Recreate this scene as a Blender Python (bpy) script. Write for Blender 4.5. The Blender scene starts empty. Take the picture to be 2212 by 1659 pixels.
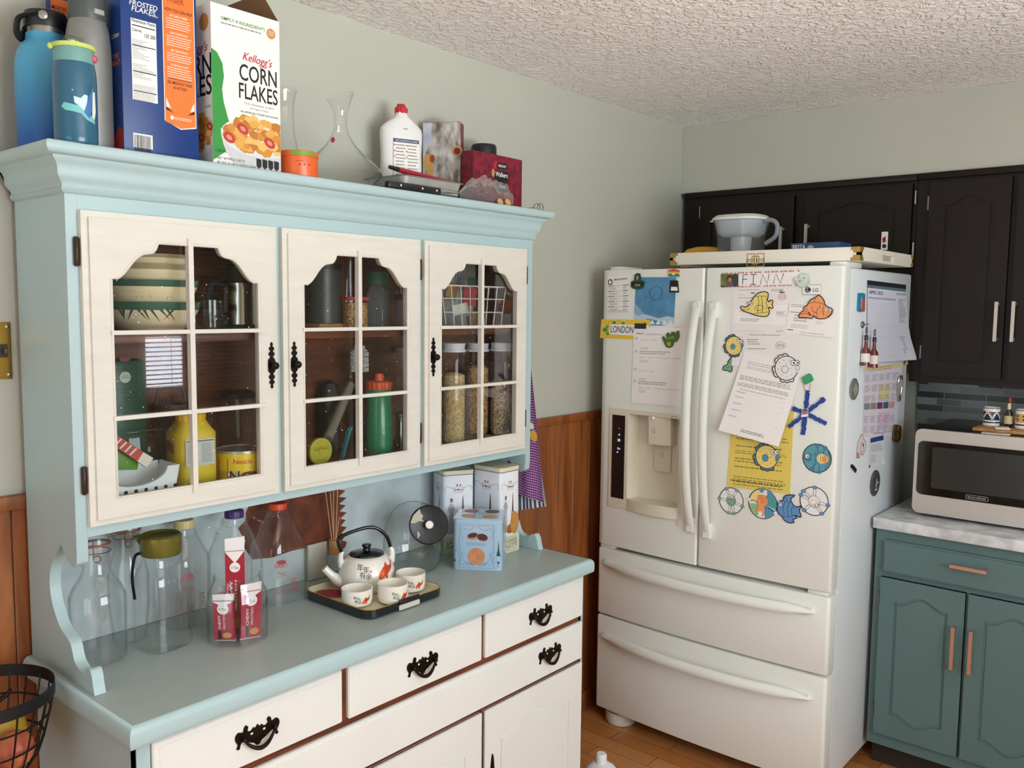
# Kitchen corner: painted hutch full of dishes, white fridge covered with papers, dark wall cabinets.
import bpy, bmesh, math, random
from mathutils import Vector, Matrix
from mathutils.geometry import tessellate_polygon

# ------------------------------------------------------------------ camera, world, daylight, exposure
sc = bpy.context.scene
COL = sc.collection
cam_data = bpy.data.cameras.new('camera')
cam_data.sensor_width = 36.0
cam_data.lens = 30.627
cam_data.clip_start = 0.02
cam = bpy.data.objects.new('camera', cam_data)
COL.objects.link(cam)
_r, _u, _f = ((0.649167,-0.760573,0.010496),(0.060789,0.065629,0.995991),(0.758213,0.645926,-0.088839))
cam.matrix_world = Matrix(((_r[0], _u[0], -_f[0], -0.71686), (_r[1], _u[1], -_f[1], -1.97611),
                           (_r[2], _u[2], -_f[2], 1.63182), (0, 0, 0, 1)))
sc.camera = cam

world = bpy.data.worlds.new('daylight')
world.use_nodes = True
world.node_tree.nodes['Background'].inputs[0].default_value = (0.75, 0.86, 1.0, 1)
world.node_tree.nodes['Background'].inputs[1].default_value = 3.0
sc.world = world

def area(name, loc, direction, sx, sy, power, color):
    l = bpy.data.lights.new(name, 'AREA')
    l.shape = 'RECTANGLE'; l.size = sx; l.size_y = sy; l.energy = power; l.color = color
    o = bpy.data.objects.new(name, l); COL.objects.link(o)
    o.location = loc
    o.rotation_euler = Vector(direction).to_track_quat('-Z', 'Z').to_euler()
    return o
# daylight standing in the two window openings behind the camera
area('window_daylight', (0.275, -3.42, 1.55), (0, 1, 0), 1.65, 1.2, 88, (0.86, 0.95, 1.0))
area('blind_daylight', (1.83, -3.43, 1.29), (0, 1, 0), 0.32, 0.34, 4, (0.85, 0.88, 1.0))
area('patio_daylight', (-2.72, -1.60, 1.15), (1, 0, 0), 1.8, 2.0, 14, (0.96, 0.98, 0.97))
# unseen fill lamp added outside, like bounce off sunlit ground, to brighten the ceiling
area('ceiling_fill_lamp', (0.6, -6.6, -0.05), (0.0, 0, 1), 6.0, 4.5, 2400, (1.0, 0.97, 0.90))
# added sun through the patio door; its floor bounce brightens the ceiling
sun = bpy.data.lights.new('sun', 'SUN'); sun.energy = 16; sun.angle = 0.02; sun.color = (0.90, 0.98, 1.0)
so = bpy.data.objects.new('sun', sun); COL.objects.link(so)
so.rotation_euler = Vector((0.80, -0.25, -0.62)).to_track_quat('-Z', 'Y').to_euler()

sc.view_settings.view_transform = 'Standard'
sc.view_settings.look = 'None'
sc.view_settings.gamma = 1.0
sc.view_settings.use_curve_mapping = False
sc.view_settings.exposure = -0.46
sc.cycles.max_bounces = 12
sc.cycles.diffuse_bounces = 5
sc.cycles.glossy_bounces = 4
sc.cycles.transmission_bounces = 8
sc.cycles.transparent_max_bounces = 40
sc.cycles.caustics_reflective = False
sc.cycles.caustics_refractive = False
sc.cycles.sample_clamp_indirect = 6.0
sc.cycles.use_denoising = True

random.seed(7)
PI = math.pi

# ------------------------------------------------------------------ materials
def lin(h):
    if isinstance(h, str):
        h = tuple(int(h[i:i + 2], 16) for i in (0, 2, 4))
    return tuple((c / 255 / 12.92 if c / 255 <= 0.04045 else ((c / 255 + 0.055) / 1.055) ** 2.4) for c in h) + (1.0,)

MATS = {}
def M(name, col='808080', rough=0.5, metal=0.0, spec=0.5, var=0.0, vs=8.0, stretch=(1, 1, 1), bump=0.0, bs=60.0, col2=None, coat=0.0, emit=0.0):
    """procedural surface: base colour, optional noise between two colours, optional bump"""
    if name in MATS:
        return MATS[name]
    m = bpy.data.materials.new(name); m.use_nodes = True
    nt = m.node_tree; b = nt.nodes['Principled BSDF']
    c = lin(col)
    b.inputs['Base Color'].default_value = c
    b.inputs['Roughness'].default_value = rough
    b.inputs['Metallic'].default_value = metal
    b.inputs['Specular IOR Level'].default_value = spec
    b.inputs['Coat Weight'].default_value = coat
    m.diffuse_color = c
    if emit:
        b.inputs['Emission Color'].default_value = c
        b.inputs['Emission Strength'].default_value = emit
    tc = None
    def coord(scale3):
        nonlocal tc
        if tc is None:
            tc = nt.nodes.new('ShaderNodeTexCoord')
        mp = nt.nodes.new('ShaderNodeMapping'); mp.inputs['Scale'].default_value = scale3
        nt.links.new(tc.outputs['Object'], mp.inputs['Vector'])
        return mp.outputs['Vector']
    if var or col2:
        n = nt.nodes.new('ShaderNodeTexNoise'); n.inputs['Scale'].default_value = vs; n.inputs['Detail'].default_value = 5
        nt.links.new(coord(stretch), n.inputs['Vector'])
        r = nt.nodes.new('ShaderNodeValToRGB')
        c2 = lin(col2) if col2 else tuple(max(0, x * (1 - var)) for x in c[:3]) + (1,)
        r.color_ramp.elements[0].color = c2; r.color_ramp.elements[1].color = c
        r.color_ramp.elements[0].position = 0.36; r.color_ramp.elements[1].position = 0.64
        nt.links.new(n.outputs['Fac'], r.inputs['Fac']); nt.links.new(r.outputs['Color'], b.inputs['Base Color'])
    if bump:
        n2 = nt.nodes.new('ShaderNodeTexNoise'); n2.inputs['Scale'].default_value = bs; n2.inputs['Detail'].default_value = 4
        nt.links.new(coord((1, 1, 1)), n2.inputs['Vector'])
        bp = nt.nodes.new('ShaderNodeBump'); bp.inputs['Strength'].default_value = bump; bp.inputs['Distance'].default_value = 0.004
        nt.links.new(n2.outputs['Fac'], bp.inputs['Height']); nt.links.new(bp.outputs['Normal'], b.inputs['Normal'])
    MATS[name] = m
    return m

def glass(name, tint='ffffff', edge='dfe6e2', refl=1.0, rough=0.0, base_refl=0.04, cloud=0.0):
    """clear wall: what lies behind shows through, tinted towards grazing angles, with a Fresnel mirror on top"""
    if name in MATS:
        return MATS[name]
    m = bpy.data.materials.new(name); m.use_nodes = True
    nt = m.node_tree; nt.nodes.clear()
    out = nt.nodes.new('ShaderNodeOutputMaterial')
    tr = nt.nodes.new('ShaderNodeBsdfTransparent'); gl = nt.nodes.new('ShaderNodeBsdfGlossy'); gl.inputs['Roughness'].default_value = rough
    lw = nt.nodes.new('ShaderNodeLayerWeight'); lw.inputs['Blend'].default_value = 0.35
    rp = nt.nodes.new('ShaderNodeValToRGB'); rp.color_ramp.elements[0].color = lin(tint); rp.color_ramp.elements[1].color = lin(edge)
    rp.color_ramp.elements[0].position = 0.5
    nt.links.new(lw.outputs['Facing'], rp.inputs['Fac']); nt.links.new(rp.outputs['Color'], tr.inputs['Color'])
    # Schlick Fresnel, the same on both sides of the wall
    f0 = nt.nodes.new('ShaderNodeLayerWeight'); f0.inputs['Blend'].default_value = 0.5
    pw = nt.nodes.new('ShaderNodeMath'); pw.operation = 'POWER'; pw.inputs[1].default_value = 5.0
    ml = nt.nodes.new('ShaderNodeMath'); ml.operation = 'MULTIPLY_ADD'; ml.inputs[1].default_value = (1 - base_refl) * refl; ml.inputs[2].default_value = base_refl * refl
    nt.links.new(f0.outputs['Facing'], pw.inputs[0]); nt.links.new(pw.outputs[0], ml.inputs[0])
    mx = nt.nodes.new('ShaderNodeMixShader')
    nt.links.new(ml.outputs[0], mx.inputs['Fac']); nt.links.new(tr.outputs[0], mx.inputs[1]); nt.links.new(gl.outputs[0], mx.inputs[2])
    last = mx
    if cloud:
        df = nt.nodes.new('ShaderNodeBsdfDiffuse'); df.inputs['Color'].default_value = lin(tint)
        m2 = nt.nodes.new('ShaderNodeMixShader'); m2.inputs['Fac'].default_value = cloud
        nt.links.new(mx.outputs[0], m2.inputs[1]); nt.links.new(df.outputs[0], m2.inputs[2]); last = m2
    nt.links.new(last.outputs[0], out.inputs['Surface'])
    m.diffuse_color = lin(tint)[:3] + (0.3,)
    MATS[name] = m
    return m

def wood(name, c1, c2, grain=(1, 1, 14), scale=3.0, rough=0.45, dist=4.0):
    if name in MATS:
        return MATS[name]
    m = bpy.data.materials.new(name); m.use_nodes = True
    nt = m.node_tree; b = nt.nodes['Principled BSDF']; b.inputs['Roughness'].default_value = rough
    tc = nt.nodes.new('ShaderNodeTexCoord'); mp = nt.nodes.new('ShaderNodeMapping'); mp.inputs['Scale'].default_value = grain
    nt.links.new(tc.outputs['Object'], mp.inputs['Vector'])
    n = nt.nodes.new('ShaderNodeTexNoise'); n.inputs['Scale'].default_value = scale; n.inputs['Detail'].default_value = 8
    n.inputs['Distortion'].default_value = dist * 0.3
    nt.links.new(mp.outputs['Vector'], n.inputs['Vector'])
    r = nt.nodes.new('ShaderNodeValToRGB'); r.color_ramp.elements[0].color = lin(c1); r.color_ramp.elements[1].color = lin(c2)
    r.color_ramp.elements[0].position = 0.3; r.color_ramp.elements[1].position = 0.68
    nt.links.new(n.outputs['Fac'], r.inputs['Fac']); nt.links.new(r.outputs['Color'], b.inputs['Base Color'])
    m.diffuse_color = lin(c2)
    MATS[name] = m
    return m

# ------------------------------------------------------------------ mesh building
def rotz(a): return Matrix.Rotation(a, 3, 'Z')
def rot(axis, a): return Matrix.Rotation(a, 3, axis)

class MB:
    """collects shapes (world or local coordinates) and links them as ONE mesh object"""
    def __init__(s, mat=None):
        s.v = []; s.f = []; s.fm = []; s.mats = []; s.mi = 0
        if mat: s.use(mat)
    def use(s, mat):
        if mat not in s.mats: s.mats.append(mat)
        s.mi = s.mats.index(mat); return s
    def add(s, verts, faces, T=None):
        o = len(s.v)
        s.v += [Vector(p) if T is None else T @ Vector(p) for p in verts]
        s.f += [[i + o for i in f] for f in faces]; s.fm += [s.mi] * len(faces)
        return s
    def box(s, c, d, bev=0.0, R=None, seg=2):
        bm = bmesh.new(); bmesh.ops.create_cube(bm, size=1.0)
        for q in bm.verts: q.co = Vector((q.co.x * d[0], q.co.y * d[1], q.co.z * d[2]))
        if bev: bmesh.ops.bevel(bm, geom=bm.edges[:], offset=min(bev, min(d) * 0.48), segments=seg, profile=0.5, affect='EDGES')
        bm.verts.index_update()
        c = Vector(c)
        vs = [((R @ q.co) if R else q.co) + c for q in bm.verts]
        s.add(vs, [[q.index for q in f.verts] for f in bm.faces]); bm.free(); return s
    def span(s, a, b, bev=0.0, seg=2):
        """box between two opposite corners"""
        return s.box([(p + q) / 2 for p, q in zip(a, b)], [abs(p - q) for p, q in zip(a, b)], bev, None, seg)
    def lathe(s, prof, c=(0, 0, 0), seg=40, R=None, sq=None, ang=0.0, flute=0.0, nf=0):
        """revolve [(r,z)...]; sq>2 squares the section"""
        c = Vector(c); vs = []; fs = []; rings = []
        for r, z in prof:
            if r < 1e-6:
                rings.append([len(vs)]); vs.append(Vector((0, 0, z)))
            else:
                ring = []
                for i in range(seg):
                    a = 2 * PI * i / seg; k = 1.0
                    if sq: k = (abs(math.cos(a)) ** sq + abs(math.sin(a)) ** sq) ** (-1.0 / sq)
                    if flute: k *= 1 + flute * math.cos(nf * a)
                    ring.append(len(vs)); vs.append(Vector((r * k * math.cos(a + ang), r * k * math.sin(a + ang), z)))
                rings.append(ring)
        for A, B in zip(rings, rings[1:]):
            if len(A) == 1 and len(B) == 1: continue
            for i in range(seg):
                j = (i + 1) % seg
                if len(A) == 1: fs.append([A[0], B[j], B[i]])
                elif len(B) == 1: fs.append([A[i], A[j], B[0]])
                else: fs.append([A[i], A[j], B[j], B[i]])
        return s.add([((R @ p) if R else p) + c for p in vs], fs)
    def vessel(s, prof, c=(0, 0, 0), t=0.0025, seg=40, **k):
        """open vessel with a real wall: outer profile up, inner profile down"""
        inner = [(max(r - t, 0.0005), z + (t if i == 0 else 0)) for i, (r, z) in enumerate(prof)]
        p = [(0, prof[0][1])] + list(prof) + inner[::-1] + [(0, prof[0][1] + t)]
        return s.lathe(p, c, seg, **k)
    def tube(s, pts, r, seg=8, closed=False, cap=True, flat=None):
        pts = [Vector(p) for p in pts]; n = len(pts); vs = []; fs = []
        t0 = (pts[1] - pts[0]).normalized()
        ref = Vector((0, 0, 1)) if abs(t0.z) < 0.9 else Vector((1, 0, 0))
        nrm = (ref - t0 * ref.dot(t0)).normalized()
        for i, p in enumerate(pts):
            if closed: t = (pts[(i + 1) % n] - pts[i - 1]).normalized()
            else: t = (pts[min(i + 1, n - 1)] - pts[max(i - 1, 0)]).normalized()
            nrm = (nrm - t * nrm.dot(t))
            nrm = nrm.normalized() if nrm.length > 1e-6 else Vector((1, 0, 0))
            bn = t.cross(nrm); rr = r[i] if isinstance(r, (list, tuple)) else r
            for k in range(seg):
                a = 2 * PI * k / seg
                ra, rb = (rr, rr) if not flat else (rr, rr * flat)
                vs.append(p + nrm * math.cos(a) * ra + bn * math.sin(a) * rb)
        m = n if closed else n - 1
        for i in range(m):
            for k in range(seg):
                a, b = i * seg + k, i * seg + (k + 1) % seg; c_, d = ((i + 1) % n) * seg + (k + 1) % seg, ((i + 1) % n) * seg + k
                fs.append([a, b, c_, d])
        if cap and not closed:
            fs.append(list(range(seg))[::-1]); fs.append([(n - 1) * seg + k for k in range(seg)])
        return s.add(vs, fs)
    def rod(s, a, b, r, r2=None, seg=12):
        return s.tube([a, b], [r, r if r2 is None else r2], seg)
    def prism(s, pts, P, d0, d1):
        """extrude a 2D outline between offsets d0..d1; P(u,v,h) maps to 3D"""
        n = len(pts)
        vs = [P(u, v, d0) for u, v in pts] + [P(u, v, d1) for u, v in pts]
        fs = [list(range(n))[::-1], list(range(n, 2 * n))] + [[i, (i + 1) % n, n + (i + 1) % n, n + i] for i in range(n)]
        return s.add(vs, fs)
    def sphere(s, c, r, seg=20, rings=12, R=None, sc3=(1, 1, 1)):
        prof = [(r * math.sin(PI * i / rings), -r * math.cos(PI * i / rings)) for i in range(rings + 1)]
        T = Matrix.Diagonal(sc3)
        if R: T = R @ T
        return s.lathe(prof, c, seg, T)
    def sheet(s, fn, nu, nv):
        vs = [fn(i / nu, j / nv) for j in range(nv + 1) for i in range(nu + 1)]
        w = nu + 1
        return s.add(vs, [[j * w + i, j * w + i + 1, (j + 1) * w + i + 1, (j + 1) * w + i] for j in range(nv) for i in range(nu)])
    # ---- flat prints on a surface P(u,v,h)
    def rect(s, u0, v0, u1, v1, P, h=0.0003):
        return s.add([P(u0, v0, h), P(u1, v0, h), P(u1, v1, h), P(u0, v1, h)], [[0, 1, 2, 3]])
    def poly(s, pts, P, h=0.0003, fine=0.0):
        if not fine: return s.add([P(u, v, h) for u, v in pts], [list(range(len(pts)))])
        tri = tessellate_polygon([[Vector((u, v, 0)) for u, v in pts]])      # fine pieces follow a curved surface
        todo = [[Vector(pts[i]) for i in t] for t in tri]
        while todo:
            a, b, c = todo.pop(); e = max(((a - b).length, 0), ((b - c).length, 1), ((c - a).length, 2))
            if e[0] > fine:
                if e[1] == 1: a, b, c = b, c, a
                elif e[1] == 2: a, b, c = c, a, b
                m = (a + b) / 2; todo += [[a, m, c], [m, b, c]]
            else: s.add([P(p.x, p.y, h) for p in (a, b, c)], [[0, 1, 2]])
        return s
    def disc(s, u, v, ru, P, h=0.0003, rv=None, n=28, a0=0.0):
        rv = rv or ru
        ca, sa = math.cos(a0), math.sin(a0)
        q = [(ru * math.cos(2 * PI * i / n), rv * math.sin(2 * PI * i / n)) for i in range(n)]
        return s.poly([(u + x * ca - y * sa, v + x * sa + y * ca) for x, y in q], P, h)
    def line(s, pts, w, P, h=0.0004, closed=False):
        n = len(pts); L = []; Rr = []
        for i in range(n):
            a = Vector(pts[i - 1] if (i or closed) else pts[i]); b = Vector(pts[(i + 1) % n] if (i < n - 1 or closed) else pts[i])
            t = (b - a); t = t.normalized() if t.length > 1e-9 else Vector((1, 0))
            q = Vector((-t.y, t.x)) * w / 2; p = Vector(pts[i])
            L.append(p + q); Rr.append(p - q)
        vs = [P(p.x, p.y, h) for p in L] + [P(p.x, p.y, h) for p in Rr]
        m = n if closed else n - 1
        return s.add(vs, [[i, (i + 1) % n, n + (i + 1) % n, n + i] for i in range(m)])
    def greek(s, u0, v0, u1, v1, n, P, h=0.0004, seed=1, fill=0.55, ragged=0.25):
        fill *= 0.62
        """rows of tiny printed words"""
        rnd = random.Random(seed); dv = (v0 - v1) / n
        for i in range(n):
            v = v0 - dv * (i + 0.5); u = u0; end = u1 - (u1 - u0) * rnd.random() * ragged
            while u < end:
                w = (u1 - u0) * (0.03 + 0.08 * rnd.random())
                s.rect(u, v - dv * fill / 2, min(u + w, end), v + dv * fill / 2, P, h); u += w + (u1 - u0) * 0.018
        return s
    def text(s, string, u, v, size, P, h=0.0005, align='CENTER', bold=0.0, shear=0.0, sx=1.0, ang=0.0, width=None):
        """lettering laid on P; size = capital height; width forces the line length"""
        tv, tf, x0, x1 = glyphs(string, min(bold, 0.009), shear)
        k = size / 0.729
        if width: sx = width / max((x1 - x0) * k, 1e-6)
        off = {'CENTER': (x0 + x1) / 2, 'LEFT': x0, 'RIGHT': x1}[align]
        ca, sa = math.cos(ang), math.sin(ang); vs = []
        for x, y in tv:
            a, b = (x - off) * k * sx, y * k
            vs.append(P(u + a * ca - b * sa, v + a * sa + b * ca, h))
        return s.add(vs, tf)
    # ---- output
    def build(s, name, parent=None, world=True, smooth=42.0, recalc=True, label=None):
        me = bpy.data.meshes.new(name)
        inv = None
        if parent is not None and world:
            inv = wmat(parent).inverted()
        me.from_pydata([tuple(inv @ p) if inv else tuple(p) for p in s.v], [], s.f)
        for m in s.mats: me.materials.append(m)
        if s.mats: me.polygons.foreach_set('material_index', s.fm)
        bm = bmesh.new(); bm.from_mesh(me)
        if recalc: bmesh.ops.recalc_face_normals(bm, faces=bm.faces)
        if smooth:
            lim = math.radians(smooth)
            for f in bm.faces: f.smooth = True
            for e in bm.edges:
                e.smooth = len(e.link_faces) == 2 and e.calc_face_angle(0) < lim
        bm.to_mesh(me); bm.free()
        o = bpy.data.objects.new(name, me); COL.objects.link(o)
        if parent is not None:
            o.parent = parent
        if label: o['label'] = label
        return o

def wmat(o):
    m = o.matrix_basis.copy(); p = o.parent
    while p is not None:
        m = p.matrix_basis @ m; p = p.parent
    return m

GLY = {}
def glyphs(string, bold, shear):
    key = (string, bold, shear)
    if key in GLY: return GLY[key]
    cu = bpy.data.curves.new('glyphs', 'FONT'); cu.body = string; cu.resolution_u = 3; cu.shear = shear; cu.offset = bold
    o = bpy.data.objects.new('glyphs', cu); COL.objects.link(o)
    dg = bpy.context.evaluated_depsgraph_get(); dg.update()
    me = bpy.data.meshes.new_from_object(o.evaluated_get(dg))
    tv = [(p.co.x, p.co.y) for p in me.vertices]; tf = [list(f.vertices) for f in me.polygons]
    COL.objects.unlink(o); bpy.data.objects.remove(o); bpy.data.curves.remove(cu); bpy.data.meshes.remove(me)
    xs = [p[0] for p in tv] or [0]
    GLY[key] = (tv, tf, min(xs), max(xs)); return GLY[key]

# surfaces to print on: P(u, v, h)
def on_y(y):            # faces the camera side (-y); u = x, v = z
    return lambda u, v, h: Vector((u, y - h, v))
def on_x(x):            # faces -x; u = -y (to the right), v = z
    return lambda u, v, h: Vector((x - h, -u, v))
def on_top(z):
    return lambda u, v, h: Vector((u, v, z + h))
def on_plane(o, U, V):
    o, U, V = Vector(o), Vector(U).normalized(), Vector(V).normalized(); N = U.cross(V)
    return lambda u, v, h: o + U * u + V * v + N * h
def on_cyl(cx, cy, r, a0):   # u = arc length from the direction a0, v = z ; r may be a function of z
    rf = r if callable(r) else (lambda z: r)
    def P(u, v, h):
        R_ = rf(v); a = a0 + u / R_
        return Vector((cx + (R_ + h) * math.cos(a), cy + (R_ + h) * math.sin(a), v))
    return P
def prof_r(prof):
    def f(z):
        for (r0, z0), (r1, z1) in zip(prof, prof[1:]):
            if min(z0, z1) <= z <= max(z0, z1) and abs(z1 - z0) > 1e-9:
                return r0 + (r1 - r0) * (z - z0) / (z1 - z0)
        return prof[-1][0]
    return f
def facing(x, y):       # angle from a point on the table towards the viewer
    return math.atan2(-1.97611 - y, -0.71686 - x)

def thing(name, label, cat, loc=(0, 0, 0), rz=0.0, group=None):
    o = bpy.data.objects.new(name, None); o.empty_display_size = 0.02; COL.objects.link(o)
    o.location = loc; o.rotation_euler = (0, 0, rz)
    o['label'] = label; o['category'] = cat
    if group: o['group'] = group
    return o
def tag(o, label, cat, group=None):
    o['label'] = label; o['category'] = cat
    if group: o['group'] = group
    return o
def solo(mb, name, label, cat, loc, group=None, **k):
    """a thing that is one mesh, its origin at its base"""
    for i, p in enumerate(mb.v): mb.v[i] = p - Vector(loc)
    o = mb.build(name, None, **k); o.location = loc
    return tag(o, label, cat, group)
def struct(o):
    o['kind'] = 'structure'; return o
def smoothline(pts, n=6, closed=False):
    """Catmull-Rom through 2D/3D points"""
    P = [Vector(p) for p in pts]; out = []; N = len(P)
    rng = range(N if closed else N - 1)
    for i in rng:
        if closed: a, b, c, d = P[i - 1], P[i], P[(i + 1) % N], P[(i + 2) % N]
        else: a, b, c, d = P[max(i - 1, 0)], P[i], P[i + 1], P[min(i + 2, N - 1)]
        for k in range(n):
            t = k / n
            out.append(0.5 * ((2 * b) + (c - a) * t + (2 * a - 5 * b + 4 * c - d) * t * t + (3 * b - a - 3 * c + d) * t ** 3))
    if not closed: out.append(P[-1])
    return [tuple(p) for p in out]

# ------------------------------------------------------------------ the room
wall_paint = M('greige_wall_paint', 'bcbdb0', 0.7, var=0.03, vs=3, bump=0.05, bs=250)
white_ceiling = M('textured_ceiling_paint', 'f4f2ee', 0.9)
white_trim = M('white_trim_paint', 'e9e6df', 0.45)
wainscot_wood = wood('wainscot_oak', '6f3a1c', 'a5622f', (9, 9, 0.9), 2.2, 0.4)


def ceiling_relief(m):
    nt = m.node_tree; b = nt.nodes['Principled BSDF']
    tc = nt.nodes.new('ShaderNodeTexCoord')
    v = nt.nodes.new('ShaderNodeTexNoise'); v.inputs['Scale'].default_value = 30; v.inputs['Detail'].default_value = 3; v.inputs['Distortion'].default_value = 1.6
    rp = nt.nodes.new('ShaderNodeValToRGB'); rp.color_ramp.elements[0].position = 0.46; rp.color_ramp.elements[1].position = 0.6
    bp = nt.nodes.new('ShaderNodeBump'); bp.inputs['Strength'].default_value = 0.6; bp.inputs['Distance'].default_value = 0.010
    nt.links.new(tc.outputs['Object'], v.inputs['Vector']); nt.links.new(v.outputs['Fac'], rp.inputs['Fac'])
    nt.links.new(rp.outputs['Color'], bp.inputs['Height']); nt.links.new(bp.outputs['Normal'], b.inputs['Normal'])
ceiling_relief(white_ceiling)

def floor_planks():
    m = M('floor_planks', 'b06a34', 0.35)
    nt = m.node_tree; b = nt.nodes['Principled BSDF']
    tc = nt.nodes.new('ShaderNodeTexCoord'); mp = nt.nodes.new('ShaderNodeMapping')
    br = nt.nodes.new('ShaderNodeTexBrick'); br.inputs['Scale'].default_value = 1.0
    br.inputs['Brick Width'].default_value = 0.42; br.inputs['Row Height'].default_value = 0.075; br.inputs['Mortar Size'].default_value = 0.0012
    br.inputs['Color1'].default_value = lin('b27138'); br.inputs['Color2'].default_value = lin('cf9258'); br.inputs['Mortar'].default_value = lin('5a2f14')
    n = nt.nodes.new('ShaderNodeTexNoise'); n.inputs['Scale'].default_value = 5; n.inputs['Detail'].default_value = 8
    mp2 = nt.nodes.new('ShaderNodeMapping'); mp2.inputs['Scale'].default_value = (1.5, 14, 1)
    mp.inputs['Rotation'].default_value = (0, 0, PI / 2); mp2.inputs['Rotation'].default_value = (0, 0, PI / 2)
    mx = nt.nodes.new('ShaderNodeMixRGB'); mx.blend_type = 'MULTIPLY'; mx.inputs['Fac'].default_value = 0.6
    rp = nt.nodes.new('ShaderNodeValToRGB'); rp.color_ramp.elements[0].color = (0.5, 0.42, 0.36, 1)
    L = nt.links.new
    L(tc.outputs['Object'], mp.inputs['Vector']); L(tc.outputs['Object'], mp2.inputs['Vector'])
    L(mp.outputs['Vector'], br.inputs['Vector']); L(mp2.outputs['Vector'], n.inputs['Vector']); L(n.outputs['Fac'], rp.inputs['Fac'])
    L(br.outputs['Color'], mx.inputs['Color1']); L(rp.outputs['Color'], mx.inputs['Color2']); L(mx.outputs['Color'], b.inputs['Base Color'])
    return m
RX0, RX1, RY0, ZC = -2.65, 3.03, -3.35, 2.425
struct(MB(floor_planks()).span((RX0 - .1, RY0 - .1, -0.1), (RX1 + .1, 0.11, 0)).build('floor'))
struct(MB(white_ceiling).span((RX0 - .1, RY0 - .1, ZC), (RX1 + .1, 0.11, ZC + 0.1)).build('ceiling'))
struct(MB(wall_paint).span((RX0 - .1, 0.008, 0), (RX1 + .1, 0.11, ZC)).build('wall_left'))
struct(MB(wall_paint).span((RX1, RY0 - .1, 0), (RX1 + .1, 0.008, ZC)).build('wall_back'))
# wall opposite the hutch, with the window opening
WX0, WX1, WZ0, WZ1 = -0.55, 1.10, 0.95, 2.15          # open window
VX0, VX1, VZ0, VZ1 = 1.67, 1.99, 1.12, 1.46            # small window behind the blind
w = MB(wall_paint)
w.span((RX0 - .1, RY0 - .1, 0), (WX0, RY0, ZC)).span((WX1, RY0 - .1, 0), (VX0, RY0, ZC)).span((VX1, RY0 - .1, 0), (RX1, RY0, ZC))
for a, b, c, d in ((WX0, WX1, WZ0, WZ1), (VX0, VX1, VZ0, VZ1)): w.span((a, RY0 - .1, 0), (b, RY0, c)).span((a, RY0 - .1, d), (b, RY0, ZC))
struct(w.build('wall_right'))
# wall behind the viewer, with the patio door opening
PY0, PY1, PZ1 = -2.50, -0.70, 2.10
w = MB(wall_paint)
w.span((RX0 - .1, RY0, 0), (RX0, PY0, ZC)).span((RX0 - .1, PY1, 0), (RX0, 0.008, ZC)).span((RX0 - .1, PY0, PZ1), (RX0, PY1, ZC))
struct(w.build('wall_front'))
pane_clear = glass('window_pane_glass', 'ffffff', 'f4f8f6', 1.0)
for nm, a, b, c, d in (('window_1', WX0, WX1, WZ0, WZ1), ('window_2', VX0, VX1, VZ0, VZ1)):
    wf = MB(white_trim)
    for x in ((a, (a + b) / 2, b) if b - a > 1 else (a, b)): wf.span((x - 0.025, RY0 - 0.07, c), (x + 0.025, RY0 + 0.012, d), 0.004)
    for z in (c, d): wf.span((a - 0.025, RY0 - 0.07, z - 0.025), (b + 0.025, RY0 + 0.014, z + 0.025), 0.004)
    wo = struct(wf.build(nm))
    MB(pane_clear).span((a, RY0 - 0.05, c), (b, RY0 - 0.046, d)).build('window_pane', wo)
bd = MB(M('blind_slat', 'e4e3e0', 0.6))
for k in range(34):
    bd.box(((VX0 + VX1) / 2, RY0 + 0.045, VZ0 - 0.03 + k * 0.0262), (0.84, 0.025, 0.0012), 0, rot('X', math.radians(20)))
bd.span((VX0 - 0.26, RY0 + 0.02, 1.985), (VX1 + 0.26, RY0 + 0.07, 2.03), 0.004)
for x in (1.54, 1.83, 2.12): bd.rod((x, RY0 + 0.045, VZ0 - 0.04), (x, RY0 + 0.045, 2.0), 0.0015, None, 6)
solo(bd, 'window_blind', 'white slatted venetian blind over the small window behind the viewer', 'blind', ((VX0 + VX1) / 2, RY0 + 0.045, VZ0 - 0.04))
pf = MB(white_trim)
for y in (PY0, (PY0 + PY1) / 2, PY1): pf.span((RX0 - 0.07, y - 0.035, 0), (RX0 + 0.012, y + 0.035, PZ1), 0.004)
for z in (0.04, PZ1): pf.span((RX0 - 0.07, PY0 - 0.03, z - 0.035), (RX0 + 0.012, PY1 + 0.03, z + 0.035), 0.004)
po = struct(pf.build('door_1'))
MB(pane_clear).span((RX0 - 0.04, PY0, 0.05), (RX0 - 0.036, PY1, PZ1)).build('door_pane', po)
# oak panelling with its cap rail along the hutch wall
wd = MB(wainscot_wood)
x = RX0; rnd = random.Random(3)
while x < 2.95:
    wdt = 0.105
    wd.span((x + 0.0012, -0.0005, 0.0), (min(x + wdt - 0.0012, 3.028), 0.008, 1.200), 0.0018, 1); x += wdt
struct(wd.build('trim_1'))
tr = MB(wainscot_wood).span((RX0, -0.010, 1.192), (3.028, 0.008, 1.2236), 0.004)
struct(tr.build('trim_2'))
struct(MB(wainscot_wood).span((RX0, -0.011, 0.0), (3.028, 0.008, 0.085), 0.004).build('baseboard_left'))
# bulkhead above the wall cabinets
SX = 2.758
struct(MB(wall_paint).span((SX, RY0 + 0.002, 2.137), (RX1 - 0.001, 0.007, ZC - 0.0005)).build('trim_3'))
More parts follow.
